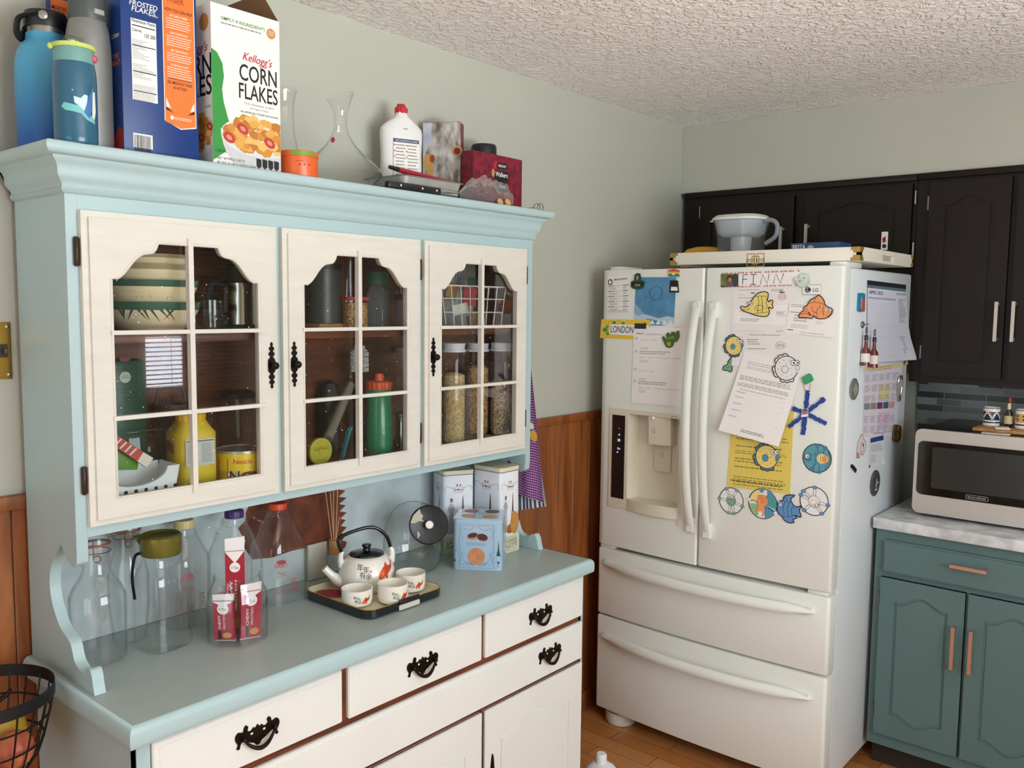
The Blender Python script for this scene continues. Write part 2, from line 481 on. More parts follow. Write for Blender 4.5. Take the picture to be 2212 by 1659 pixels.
# tiled backsplash
def tile_mat():
    m = M('mosaic_tiles', '8d918f', 0.18)
    nt = m.node_tree; b = nt.nodes['Principled BSDF']
    tc = nt.nodes.new('ShaderNodeTexCoord'); sp = nt.nodes.new('ShaderNodeSeparateXYZ'); cb = nt.nodes.new('ShaderNodeCombineXYZ')
    br = nt.nodes.new('ShaderNodeTexBrick'); br.inputs['Scale'].default_value = 1.0; br.offset = 0.37; br.squash = 0.6; br.squash_frequency = 3
    br.inputs['Brick Width'].default_value = 0.15; br.inputs['Row Height'].default_value = 0.0262; br.inputs['Mortar Size'].default_value = 0.0016
    br.inputs['Color1'].default_value = lin('3d3f3c'); br.inputs['Color2'].default_value = lin('8f9896'); br.inputs['Mortar'].default_value = lin('8d8e8a')
    br.inputs['Bias'].default_value = 0.0
    L = nt.links.new
    L(tc.outputs['Object'], sp.inputs[0]); L(sp.outputs['Y'], cb.inputs['X']); L(sp.outputs['Z'], cb.inputs['Y']); L(cb.outputs[0], br.inputs['Vector'])
    L(br.outputs['Color'], b.inputs['Base Color'])
    return m
struct(MB(tile_mat()).span((3.018, -2.4, 0.915), (3.0298, -0.95, 1.40)).build('trim_4'))

# ceiling lamp whose rim just enters the frame at the top
lx, ly = (1.495,-1.424)
t = thing('ceiling_lamp', 'cream rim of a round lamp fixed to the textured ceiling', 'lamp', (lx, ly, ZC))
MB(M('cream_metal', 'e8dcc0', 0.4)).lathe([(0, -0.0), (0.13, -0.0), (0.135, -0.012), (0.125, -0.03), (0.11, -0.034), (0, -0.034)], (lx, ly, ZC)).build('base', t)
MB(M('opal_shade', 'f3efe4', 0.3)).lathe([(0.105, -0.034), (0.09, -0.06), (0.05, -0.076), (0, -0.080)], (lx, ly, ZC)).build('shade', t)

# brass switch plate left of the hutch
sw0, sw1 = (-0.054,1.584), (-0.009,1.469)
brass = M('brass_plate', 'd9a94e', 0.28, 0.9)
sx0, sx1, sz0, sz1 = sw1[0] - 0.075, sw1[0], sw1[1], 1.588
t = thing('light_switch', 'brass light switch plate on the wall left of the hutch', 'light switch', ((sx0 + sx1) / 2, 0.008, (sz0 + sz1) / 2))
Pw = on_y(0.008)
MB(brass).span((sx0, 0.0045, sz0), (sx1, 0.0078, sz1), 0.0015).build('plate', t)
cxs, czs = (sx0 + sx1) / 2, (sz0 + sz1) / 2
MB(M('dark_slot', '3a2f22', 0.5)).rect(cxs - 0.006, czs - 0.014, cxs + 0.03, czs + 0.014, Pw, 0.0037).build('slot', t)
MB(M('switch_toggle', '4b4136', 0.4)).box((cxs + 0.022, -0.004, czs), (0.008, 0.016, 0.012), 0.002).build('toggle', t)
for dz in (-0.05, 0.05, ):
    for dx in (-0.004, 0.03):
        MB(M('screw_steel', 'b9b4a8', 0.3, 0.9)).lathe([(0, 0), (0.0042, 0.0004), (0.003, 0.0016), (0, 0.002)], (cxs + dx, 0.0046, czs + dz), 16, rot('X', PI / 2)).build('screw', t)

# ------------------------------------------------------------------ kitchen cabinets along the back wall
espresso = M('espresso_paint', '1b120c', 0.42, spec=0.3, var=0.15, vs=6)
teal_paint = M('teal_cabinet_paint', '567170', 0.5, var=0.05, vs=5)
steel_bar = M('brushed_bar_steel', 'c9c2b6', 0.35, 0.6)
hinge_steel = M('hinge_steel', '8f8b84', 0.35, 0.9)
toe_kick_brown = M('toe_kick_board', '2a2019', 0.7)  # dark brown board of the toe kick

def arch(u0, u1, v, rise, n=16, flip=1):
    """cathedral curve between two shoulders"""
    out = []
    for i in range(n + 1):
        t_ = i / n; a = abs(t_ - 0.5) * 2
        k = 0.0 if a > 0.82 else (0.5 + 0.5 * math.cos(PI * a / 0.82)) ** 0.85
        out.append((u0 + (u1 - u0) * t_, v + flip * rise * k))
    return out
def panel_door(parent, P, u0, v0, u1, v1, mat, th=0.019, stile=0.055, rise=0.03, both=False, name='door'):
    """slab with a cathedral-top raised panel set in a routed groove"""
    m = MB(mat)
    s = stile; a, b, c, d = u0 + s, v0 + s, u1 - s, v1 - s - rise
    m.prism([(u0, v0), (u1, v0), (u1, v1), (u0, v1)], P, 0, th - 0.006)
    m.prism([(u0, v0), (a, v0), (a, v1), (u0, v1)], P, 0.002, th); m.prism([(c, v0), (u1, v0), (u1, v1), (c, v1)], P, 0.002, th)
    m.prism([(a, v1), ] + arch(a, c, d, rise) + [(c, v1)], P, 0.002, th)
    if both:
        m.prism([(a, v0)] + arch(a, c, b + rise, rise, 16, -1) + [(c, v0)], P, 0.002, th)
    else:
        m.prism([(a, v0), (c, v0), (c, b), (a, b)], P, 0.002, th)
    g = 0.009
    top = arch(a + g, c - g, d - g, rise)
    bot = arch(a + g, c - g, b + g + rise, rise, 16, -1) if both else [(a + g, b + g), (c - g, b + g)]
    m.prism(bot + top[::-1], P, 0.003, th - 0.002)
    return m.build(name, parent)
def bar_handle(parent, P, u, v, L, vert=True, th=0.019, mat=None, w=0.011, name='handle'):
    m = MB(mat or steel_bar); h = L / 2
    if vert: q = lambda a, b: (u + a, v + b)
    else: q = lambda a, b: (u + b, v + a)
    R_ = lambda a0, b0, a1, b1: [q(a0, b0), q(a1, b0), q(a1, b1), q(a0, b1)]
    m.prism(R_(-w / 2, -h, w / 2, h), P, th + 0.022, th + 0.030)
    for sgn in (-1, 1):
        c = sgn * (h - 0.008)
        m.prism(R_(-w / 2 + 0.001, c - 0.005, w / 2 - 0.001, c + 0.005), P, th + 0.0002, th + 0.024)
    return m.build(name, parent)
def barrel_hinge(parent, P, u, v, th=0.019, L=0.05):
    m = MB(hinge_steel)
    m.prism([(u - 0.004, v - L / 2), (u + 0.004, v - L / 2), (u + 0.004, v + L / 2), (u - 0.004, v + L / 2)], P, 0.0004, 0.006)
    m.tube([P(u, v - L / 2, 0.007), P(u, v + L / 2, 0.007)], 0.0035, 8)
    return m.build('hinge', parent)

PK = on_x(SX)
# cabinet over the fridge (two doors)
t = thing('wall_cabinet', 'dark brown two-door cabinet above the white fridge', 'cabinet', (2.89, -0.50, 1.80))
MB(espresso).span((SX + 0.001, -0.985, 1.80), (3.029, -0.012, 2.136)).span((SX - 0.014, -0.985, 2.112), (SX + 0.002, -0.012, 2.1365), 0.004).build('body', t)
kd = [(0.098,2.026), (0.52,2.002), (0.566,1.999), (0.972,1.976)]
panel_door(t, PK, kd[0][0], 1.815, kd[1][0], 2.092, espresso, rise=0.028)
panel_door(t, PK, kd[2][0], 1.815, kd[3][0], 2.100, espresso, rise=0.028)
h1, h2 = (0.479,1.971), (0.584,1.978)
bar_handle(t, PK, h1[0], 1.90, 0.13); bar_handle(t, PK, h2[0], 1.905, 0.13)
for v in (1.86, 2.05):
    barrel_hinge(t, PK, kd[0][0] - 0.008, v); barrel_hinge(t, PK, kd[3][0] + 0.008, v)
# tall wall cabinet right of the fridge
t = thing('wall_cabinet', 'dark brown tall two-door cabinet above the microwave', 'cabinet', (2.89, -1.40, 1.365))
MB(espresso).span((SX + 0.001, -1.80, 1.365), (3.029, -0.987, 2.136)).span((SX - 0.014, -1.80, 2.112), (SX + 0.002, -0.987, 2.1365), 0.004).build('body', t)
q0, q1, q2 = (1.034,1.753), (1.299,1.588), (1.32,1.588)
panel_door(t, PK, q0[0], 1.392, q1[0], 2.100, espresso, rise=0.03)
panel_door(t, PK, q2[0], 1.392, q2[0] + (q1[0] - q0[0]), 2.100, espresso, rise=0.03)
ha, hb = (1.278,1.596), (1.331,1.597)
bar_handle(t, PK, ha[0], ha[1], 0.139); bar_handle(t, PK, hb[0], hb[1], 0.14000000000000012)
for v in (2.026, 1.478): barrel_hinge(t, PK, q0[0] - 0.008, v)

# little hanging card on the over-fridge cabinet door
cc = (0.881,1.894)
crd = MB(M('card_white', 'e9e6e0', 0.5)).prism([(cc[0] - 0.012, cc[1] - 0.034), (cc[0] + 0.012, cc[1] - 0.034), (cc[0] + 0.012, cc[1] + 0.034), (cc[0] - 0.012, cc[1] + 0.034)], PK, 0.0192, 0.0202)
crd.use(M('card_red', 'b8202a', 0.5)).poly([(cc[0] - 0.008, cc[1] + 0.01), (cc[0] + 0.003, cc[1] + 0.018), (cc[0] + 0.006, cc[1] - 0.004), (cc[0] - 0.006, cc[1] - 0.008)], PK, 0.0205)
crd.use(M('card_dark', '2b2623', 0.5)).disc(cc[0], cc[1] - 0.02, 0.008, PK, 0.0205).disc(cc[0] - 0.004, cc[1] + 0.004, 0.004, PK, 0.0207)
solo(crd, 'sticker', 'small white card with a red figure stuck on the dark cupboard above the fridge', 'sticker', (SX - 0.0196, -cc[0], cc[1]))

# base cabinet and worktop
BX = 2.40; PB = on_x(BX)
t = thing('base_cabinet', 'teal painted base cabinet with a drawer and two doors beside the fridge', 'cabinet', (2.70, -1.40, 0))
b0 = 1.008
MB(teal_paint).span((BX, -1.85, 0.095), (3.017, -b0, 0.874)).build('body', t)
MB(toe_kick_brown).span((BX + 0.06, -1.85, 0.001), (3.0, -b0 - 0.002, 0.095)).build('toe_kick', t)
d0, d1 = (1.038,0.839), (1.037,0.726)
dr = MB(teal_paint).prism([(d0[0], d1[1]), (1.80, d1[1]), (1.80, d0[1]), (d0[0], d0[1])], PB, 0.0004, 0.014)
dr.prism([(d0[0] + 0.006, d1[1] + 0.006), (1.794, d1[1] + 0.006), (1.794, d0[1] - 0.006), (d0[0] + 0.006, d0[1] - 0.006)], PB, 0.013, 0.019)
dro = dr.build('drawer', t)
copper = M('copper_bar', 'c79a84', 0.35, 0.7)
hh = (1.314,0.796)
bar_handle(dro, PB, hh[0], hh[1], 0.1100000000000001, False, mat=copper)
e0, e1, e2 = (1.035,0.706), (1.305,0.678), (1.315,0.68)
ez0 = 0.143
dA = panel_door(t, PB, e0[0], ez0, e1[0], e0[1], teal_paint, stile=0.05, rise=0.03, both=True)
dB = panel_door(t, PB, e2[0], ez0, e2[0] + (e1[0] - e0[0]), e0[1], teal_paint, stile=0.05, rise=0.03, both=True)
hl = (1.28,0.521); hr = (1.334,0.52)
LL = 0.14399999999999996
bar_handle(dA, PB, hl[0], hl[1], LL, True, mat=copper); bar_handle(dB, PB, hr[0], hr[1], LL, True, mat=copper)
for v in (0.626, 0.221): barrel_hinge(t, PB, e0[0] - 0.007, v)

marble = M('marble_laminate', 'dcdcdc', 0.25, col2='a9adb0', vs=14)
wt_ = MB(marble).span((2.372, -1.85, 0.876), (3.017, -1.003, 0.914), 0.003)
solo(wt_, 'worktop', 'white marble-look worktop on the teal base cabinet', 'worktop', (2.70, -1.40, 0.876))

# microwave
mw = thing('microwave', 'silver and black microwave oven on the marble worktop', 'microwave', (2.72, -1.40, 0.9145))
MX = 2.505; PM = on_x(MX)
m0, m1 = (1.093,1.21), (1.097,0.964)
ml, mb_, mt = m0[0], 0.926, 1.222; mr = ml + 0.52
MB(M('microwave_black', '191817', 0.3)).span((MX + 0.012, -mr, mb_), (2.94, -ml, mt - 0.004), 0.01).build('body', mw)
fr = MB(M('microwave_silver', 'c4bdb4', 0.32, 0.5))
def rrect(u0, v0, u1, v1, r, n=6):
    out = []
    for cx_, cy_, a in ((u1 - r, v0 + r, -PI / 2), (u1 - r, v1 - r, 0), (u0 + r, v1 - r, PI / 2), (u0 + r, v0 + r, PI)):
        for k in range(n + 1):
            out.append((cx_ + r * math.cos(a + k * PI / 2 / n), cy_ + r * math.sin(a + k * PI / 2 / n)))
    return out
fr.prism(rrect(ml, mb_, mr, mt, 0.022), PM, -0.012, 0.006); fr.build('front_panel', mw)
i0, i1 = (1.105,1.186), (1.113,0.99)
iz1, iz0 = 1.181, 0.993
dm = MB(M('microwave_door_glass', '0c0c0d', 0.08, coat=0.3)).prism(rrect(i0[0], iz0, mr - 0.10, iz1, 0.018), PM, 0.0062, 0.0092)
do_ = dm.build('door', mw)
j0, j1 = (1.152,1.164), (1.159,1.02)
MB(M('microwave_window_mesh', '24231f', 0.25)).prism(rrect(j0[0], j1[1], mr - 0.13, j0[1], 0.008), PM, 0.0094, 0.0100).build('window', do_)
lb = (1.298,1.006)
lg = MB(M('silver_print', 'a9a9a9', 0.4)); PL = lambda u, v, h: PM(u, v, 0.0092 + h)
lg.line(rrect(lb[0] - 0.034, lb[1] - 0.007, lb[0] + 0.034, lb[1] + 0.007, 0.004, 3), 0.0012, PL, 0.0004, True)
lg.text('BLACK+DECKER', lb[0], lb[1] - 0.003, 0.0062, PL, 0.0005, width=0.056, bold=0.01); lg.build('lettering', do_)
ft = MB(M('rubber_black', '141414', 0.8))
for y in (-ml - 0.05, -mr + 0.05):
    for x in (2.56, 2.88): MB(MATS['rubber_black']).lathe([(0, 0.9145), (0.012, 0.9145), (0.012, 0.9265), (0, 0.9265)], (x, y, 0), 16).build('foot', mw)

# things standing on the microwave
bz = mt - 0.003
bx0 = (2.791,-1.214)
cbw = wood('beech_board', 'a3713f', 'c99a62', (1, 8, 1), 5, 0.5)
by0, by1, bxx = -1.251, -1.251 - 0.27, 2.62
solo(MB(cbw).span((bxx - 0.035, by1, bz), (bxx + 0.125, by0, bz + 0.014), 0.006), 'cutting_board', 'small wooden board lying on top of the microwave', 'board', (bxx + 0.05, (by0 + by1) / 2, bz))
tz = bz + 0.0143
def pot(yc, label, cream):
    c = (bxx + 0.05, yc, tz); r = 0.0265; H_ = 0.066
    t = thing('painted_pot', label, 'pot', c)
    pr_ = [(r - 0.003, 0), (r, 0.003), (r, H_ - 0.004), (r - 0.001, H_)]
    MB(M('pot_white', 'e8e4da', 0.25)).vessel(pr_, c, 0.003).build('body', t)
    a0 = facing(c[0], c[1]); Pc = lambda u, v, h: on_cyl(c[0], c[1], r, a0)(u, c[2] + v, h)
    d = MB(M('pot_navy', '1d2540', 0.3))
    for v, hgt in ((0.012, 0.005), (0.062, 0.0025)):
        d.lathe([(r + 0.0003, v), (r + 0.0003, v + hgt)], c, 40)
    if not cream:
        d.lathe([(r + 0.0003, 0.022), (r + 0.0003, 0.052)], c, 40)
        for k in range(-2, 3):
            u = k * 0.030
            d.use(M('pot_zig', 'e8e4da', 0.3))
            for i in range(7):
                d.rect(u - 0.012 + i * 0.004, 0.025 + abs(3 - i) * 0.006, u - 0.008 + i * 0.004, 0.034 + abs(3 - i) * 0.006, Pc, 0.0006)
            d.use(M('pot_red', 'a8402e', 0.3)).rect(u - 0.006, 0.042, u + 0.002, 0.050, Pc, 0.0007)
    else:
        d.use(M('pot_ochre', 'c8a35c', 0.3))
        d.lathe([(r + 0.0003, 0.022), (r + 0.0003, 0.052)], c, 40)
        for k in range(-3, 4):
            d.use(MATS['pot_red'] if k % 2 else MATS['pot_navy']).disc(k * 0.02, 0.044, 0.004, Pc, 0.0006).disc(k * 0.02, 0.032, 0.004, Pc, 0.0006)
    d.build('painted_band', t)
    return t
M('pot_red', 'a8402e', 0.3); M('pot_navy', '1d2540', 0.3)
yp = -1.292
pot(yp, 'white pot with a stepped navy and red pattern on the microwave board', False)
pot(-1.391, 'cream pot with red and black dots at the right edge of the microwave board', True)
yb = -1.344
t = thing('sauce_bottle', 'slim hot sauce bottle with a dark red cap between two pots', 'bottle', (bxx + 0.055, yb, tz))
c = (bxx + 0.055, yb, tz)
MB(M('sauce_dark_glass', '2a1a12', 0.1, coat=0.4)).lathe([(0, 0), (0.0125, 0), (0.0135, 0.003), (0.0135, 0.045), (0.006, 0.062), (0.0055, 0.086), (0, 0.086)], c, 24).build('bottle_body', t)
MB(M('sauce_label', 'cdb98a', 0.5)).lathe([(0.0138, 0.012), (0.0138, 0.040)], c, 24).build('label_band', t)
MB(M('sauce_label2', 'd8c9a5', 0.5)).lathe([(0.0062, 0.062), (0.0058, 0.083)], c, 24).build('neck_label', t)
MB(M('cap_dark_red', '7a1a22', 0.4)).lathe([(0, 0.103), (0.0075, 0.103), (0.008, 0.087), (0, 0.0865)], c, 24).build('cap', t)
kx_ = bxx - 0.01
solo(MB(M('tile_cream', 'ded9c8', 0.4)).box((kx_, yb + 0.006, tz + 0.003), (0.05, 0.045, 0.006), 0.002, rot('Z', 0.3)), 'ceramic_block', 'flat cream block on the wooden board before the sauce bottle', 'block', (kx_, yb + 0.006, tz))
cz = bz + 0.0003
solo(MB(M('tile_cream', 'ded9c8', 0.4)).box((bxx - 0.066, yb + 0.012, cz + 0.0025), (0.030, 0.085, 0.004), 0.001, rot('Z', 0.06)).use(M('card_red', 'b8202a', .5)).disc(bxx - 0.066, yb, 0.006, on_top(cz + 0.0046)).disc(bxx - 0.06, yb + 0.025, 0.005, on_top(cz + 0.0046)), 'playing_tile', 'flat cream strip with red marks at the front of the microwave top', 'tile', (bxx - 0.066, yb + 0.012, cz))

# ------------------------------------------------------------------ the hutch
blue = M('pale_blue_paint', 'aec6c8', 0.42, var=0.04, vs=4, bump=0.08, bs=120)
bluegrey = M('worktop_blue_grey_paint', 'a2aea9', 0.32, var=0.05, vs=6, bump=0.05, bs=160)
chalk = M('chalky_white_paint', 'dbd7cc', 0.55, var=0.05, vs=9, stretch=(1, 1, 6), bump=0.06, bs=90)
chalk2 = M('smooth_white_paint', 'e8e9e4', 0.5, var=0.02, vs=6)
raw = wood('dark_cherry_wood', '4a2212', '7d3f20', (1.5, 6, 9), 3.0, 0.45)
bronze = M('antique_bronze', '2c231a', 0.38, 0.75, var=0.3, vs=60)
hinge_brown = M('hinge_brown', '3d2d23', 0.45, 0.5)
back_paint = M('brushed_grey_paint', 'c9d3d4', 0.7, var=0.12, vs=22, bump=0.25, bs=50)
HW, HY, HB = 1.394, -0.255, -0.016
ht = thing('hutch', 'pale blue painted hutch with white glazed doors and white drawers', 'hutch', (0.70, -0.24, 0))

# sides with their scrolled brackets
scroll = [(-0.016, 0.8725), (-0.016, 1.87), (-0.255, 1.87), (-0.255, 1.14), (-0.253, 1.122), (-0.243, 1.113), (-0.228, 1.114), (-0.212, 1.122), (-0.197, 1.134), (-0.183, 1.147),
          (-0.163, 1.13), (-0.145, 1.11), (-0.130, 1.088), (-0.122, 1.065), (-0.123, 1.035), (-0.136, 1.005), (-0.165, 0.972), (-0.208, 0.953), (-0.219, 0.936), (-0.228, 0.918),
          (-0.248, 0.907), (-0.269, 0.905), (-0.283, 0.917), (-0.296, 0.919), (-0.304, 0.907), (-0.308, 0.89), (-0.314, 0.8725)]
scroll = scroll[:4] + smoothline(scroll[4:10], 4) + smoothline(scroll[9:22], 4)[1:] + smoothline(scroll[21:], 4)[1:]
for x0, x1 in ((0.0, 0.022), (HW - 0.022, HW)):
    MB(blue).prism(scroll, lambda u, v, h: Vector((h, u, v)), x0, x1).build('side_panel', ht, smooth=30)
cz0 = 1.835
# face frame, lining, shelf
ff = MB(blue)
for a, b in ((0.0221, 0.034), (0.444, 0.483), (0.893, 0.933), (1.340, HW - 0.0221)): ff.span((a, HY, 1.1705), (b, HY + 0.018, 1.87))
ff = MB(blue)
stiles = ((0.0222, 0.034), (0.444, 0.483), (0.893, 0.933), (1.340, HW - 0.0222))
for a, b in stiles: ff.span((a, HY, 1.1705), (b, HY + 0.018, 1.87))
for (a, b), (c, d) in zip(stiles, stiles[1:]): ff.span((b, HY + 0.0002, 1.1706), (c, HY + 0.0178, 1.203)).span((b, HY + 0.0002, 1.796), (c, HY + 0.0178, 1.8699))
ff.span((0.0222, HY + 0.0181, 1.1706), (HW - 0.0222, HB, 1.182))
ff.build('face_frame', ht)
ln = MB(raw).span((0.0225, HB - 0.004, 1.1825), (HW - 0.0225, HB - 0.0005, 1.87)).span((0.0225, HY + 0.0185, 1.1825), (HW - 0.0225, HB - 0.0045, 1.228))
ln.span((0.0225, HY + 0.0185, 1.2281), (0.0265, HB - 0.0045, 1.87)).span((HW - 0.0265, HY + 0.0185, 1.2281), (HW - 0.0225, HB - 0.0045, 1.87)).span((0.0265, HY + 0.0185, 1.862), (HW - 0.0265, HB - 0.0045, 1.87))
ln.build('cabinet_lining', ht)
SH = 1.566
MB(raw).span((0.027, HY + 0.022, SH - 0.018), (HW - 0.027, HB - 0.005, SH), 0.002).build('shelf', ht)
# cornice
pf = [(0.0, 0.0), (0.006, 0.004), (0.009, 0.010), (0.006, 0.016), (0.007, 0.022), (0.012, 0.030), (0.017, 0.037), (0.018, 0.046), (0.019, 0.056), (0.023, 0.066), (0.030, 0.073), (0.031, 0.078), (0.040, 0.080),
      (0.044, 0.083), (0.0475, 0.090), (0.048, 0.098), (0.046, 0.104), (0.042, 0.107)]
kz = (1.925 - cz0) / 0.107
cn = MB(blue); vs = []
for o, z in pf:
    for x, y in ((-o, HB), (-o, HY - o), (HW + o, HY - o), (HW + o, HB)): vs.append((x, y, cz0 + z * kz))
n = len(pf)
fs = [[i * 4 + k, i * 4 + k + 1, (i + 1) * 4 + k + 1, (i + 1) * 4 + k] for i in range(n - 1) for k in range(3)]
fs += [[0, 1, 2, 3], [(n - 1) * 4 + k for k in range(4)], [i * 4 for i in range(n)], [i * 4 + 3 for i in range(n)]]
cn.add(vs, fs).build('cornice', ht, smooth=40)

# glazed doors
pane_glass = glass('door_pane_glass', 'fcfefd', 'dfe6e2', 1.35)
speck = M('paint_speck', 'f4f0e6', 0.6)
arch_pts = [(0, 0), (0.012, 0.002), (0.022, 0.009), (0.032, 0.020), (0.043, 0.034), (0.054, 0.045), (0.066, 0.052), (0.078, 0.054), (0.086, 0.056), (0.092, 0.063), (0.096, 0.073), (0.099, 0.0755)]
arch_pts = [(0, 0)] + smoothline(arch_pts[1:9], 3) + smoothline(arch_pts[8:], 3)[1:]
def hutch_door(x0, x1, ox0, ox1, knob_right, hinges):
    P = on_y(HY); z0, z1, oz0, oz1, top = 1.1927, 1.8054, 1.244, 1.677, 1.7525
    wd = ox1 - ox0; s_ = wd / 0.33
    A = [(ox0 + u * s_, oz1 + v) for u, v in arch_pts] + [(ox1 - u * s_, oz1 + v) for u, v in arch_pts[::-1]]
    m = MB(chalk)
    def frame(i, d0, d1):
        a, b, c, d = x0 + i, x1 - i, z0 + i, z1 - i
        m.prism([(a, c), (ox0, c), (ox0, d), (a, d)], P, d0, d1); m.prism([(ox1, c), (b, c), (b, d), (ox1, d)], P, d0, d1)
        m.prism([(ox0, c), (ox1, c), (ox1, oz0), (ox0, oz0)], P, d0, d1); m.prism([(ox0, d)] + A + [(ox1, d)], P, d0, d1)
    frame(0, 0.0006, 0.0135); frame(0.0125, 0.0135, 0.020)
    door = m.build('door', ht, smooth=30)
    bead = [(ox0, oz0)] + A + [(ox1, oz0)]
    b = MB(chalk).tube([P(u, v, 0.0185) for u, v in bead], 0.0038, 8, closed=True)
    b.build('glazing_bead', door)
    mu = MB(chalk); xc = (ox0 + ox1) / 2
    mu.prism([(xc - 0.0055, oz0 - 0.014), (xc + 0.0055, oz0 - 0.014), (xc + 0.0055, top + 0.012), (xc - 0.0055, top + 0.012)], P, 0.012, 0.0265)
    for zz in (1.572, 1.403): mu.prism([(ox0 - 0.004, zz - 0.0042), (ox1 + 0.012, zz - 0.0042), (ox1 + 0.012, zz + 0.0042), (ox0 - 0.004, zz + 0.0042)], P, 0.012, 0.0255)
    mu.build('glazing_bars', door)
    g = MB(pane_glass).span((ox0 - 0.008, HY - 0.009, oz0 - 0.008), (ox1 + 0.008, HY - 0.0065, top + 0.006))
    rnd = random.Random(int(x0 * 1000)); g.use(speck)
    for k in range(95):
        u, v = ox0 + wd * rnd.random(), oz0 + (oz1 - oz0) * rnd.random()
        g.disc(u, v, 0.0006 + 0.0010 * rnd.random() ** 3, P, 0.0092, None, 6)
    g.build('glass_pane', door)
    # bronze backplate and knob
    kx = (ox1 + x1) / 2 + 0.004 if knob_right else (ox0 + x0) / 2 - 0.002
    half = [(0.0005, 0.053), (0.0035, 0.049), (0.002, 0.044), (0.0065, 0.040), (0.0065, 0.036), (0.0025, 0.033), (0.0075, 0.028), (0.0075, 0.024), (0.003, 0.020), (0.006, 0.016), (0.009, 0.013), (0.0095, 0.0)]
    right = half + [(u, -v) for u, v in half[:-1][::-1]]
    out = right + [(-u, v) for u, v in right[::-1]]
    kz_ = 1.492
    e = MB(bronze).prism([(kx + u, kz_ + v) for u, v in out], P, 0.0202, 0.0225); e.build('escutcheon', door)
    k = MB(bronze).lathe([(0, 0), (0.0045, 0), (0.004, 0.006), (0.0075, 0.010), (0.009, 0.014), (0.0075, 0.018), (0.003, 0.0205), (0, 0.0208)], (kx, HY - 0.0222, kz_), 24, rot('X', PI / 2)); k.build('knob', door)
    for hx, hz_ in hinges:
        h = MB(hinge_brown).tube([(hx, HY - 0.006, hz_ - 0.028), (hx, HY - 0.006, hz_ - 0.025), (hx, HY - 0.006, hz_ + 0.025), (hx, HY - 0.006, hz_ + 0.028)], [0.003, 0.0052, 0.0052, 0.003], 10)
        h.build('hinge', door)
hutch_door(0.0224, 0.4555, 0.074, 0.405, True, ((0.0165, 1.727), (0.0165, 1.285)))
hutch_door(0.4716, 0.9050, 0.524, 0.855, False, ((0.9115, 1.727), (0.9115, 1.285)))
hutch_door(0.9215, 1.3523, 0.977, 1.303, False, ((1.3585, 1.727), (1.3585, 1.285)))

# painted back between the two halves, with an unpainted ragged patch
bp_ = MB(back_paint).span((0.0225, HB + 0.0002, 0.873), (HW - 0.0225, HB - 0.004, 1.1695)); bp_.build('back_panel', ht)
rnd = random.Random(5)
patch = [(0.545, 1.17)]
pz = 1.165
while pz > 0.985:
    patch.append((0.545 - 0.035 * math.sin((1.17 - pz) * 12) + rnd.uniform(-0.012, 0.012), pz)); pz -= 0.018
patch += [(0.54, 0.966), (0.60, 0.958), (0.66, 0.963), (0.72, 0.962), (0.775, 0.960), (0.82, 0.925), (0.845, 0.935)]
for k in range(9):
    patch += [(0.852 - 0.004 * (k % 2), 0.95 + k * 0.0215), (0.834 - 0.003 * k * 0.6, 0.958 + k * 0.0215)]
patch += [(0.80, 1.155), (0.80, 1.17)]
MB(wood('bare_stained_wood', '4f2312', '7d3f22', (3, 6, 3), 4.0, 0.6)).poly([(u, min(v, 1.1694)) for u, v in patch], on_y(HB - 0.004), 0.0006).build('bare_wood_patch', ht)

# worktop
TX0, TX1, TY = -0.018, 1.4146, -0.494
wk = MB(bluegrey)
prf = [(0.014, 0.830), (0.006, 0.831), (0.003, 0.838), (0.001, 0.842), (0.0, 0.851), (0.001, 0.860), (0.004, 0.867), (0.009, 0.8712), (0.014, 0.872)]
def sweep3(mb, prof, x0, x1, y0, yb):
    vs = []
    for o, z in prof:
        for x, y in ((x0 + o, yb), (x0 + o, y0 + o), (x1 - o, y0 + o), (x1 - o, yb)): vs.append((x, y, z))
    n = len(prof)
    fs = [[i * 4 + k, i * 4 + k + 1, (i + 1) * 4 + k + 1, (i + 1) * 4 + k] for i in range(n - 1) for k in range(3)]
    fs += [[0, 1, 2, 3], [(n - 1) * 4 + k for k in range(4)], [i * 4 for i in range(n)], [i * 4 + 3 for i in range(n)]]
    return mb.add(vs, fs)
sweep3(wk, prf, TX0, TX1, TY, -0.012)
wk.build('worktop', ht, smooth=50)
edge = MB(blue)
sweep3(edge, [(0.002, 0.8305), (-0.0008, 0.834), (-0.0014, 0.842), (-0.0014, 0.858), (0.0015, 0.866), (0.0075, 0.8716), (0.0092, 0.8724)], TX0, TX1, TY, -0.013)
edge.v = edge.v  # painted front nosing
edge.f = edge.f[:18]; edge.fm = edge.fm[:18]
edge.build('worktop_nosing', ht, smooth=50)
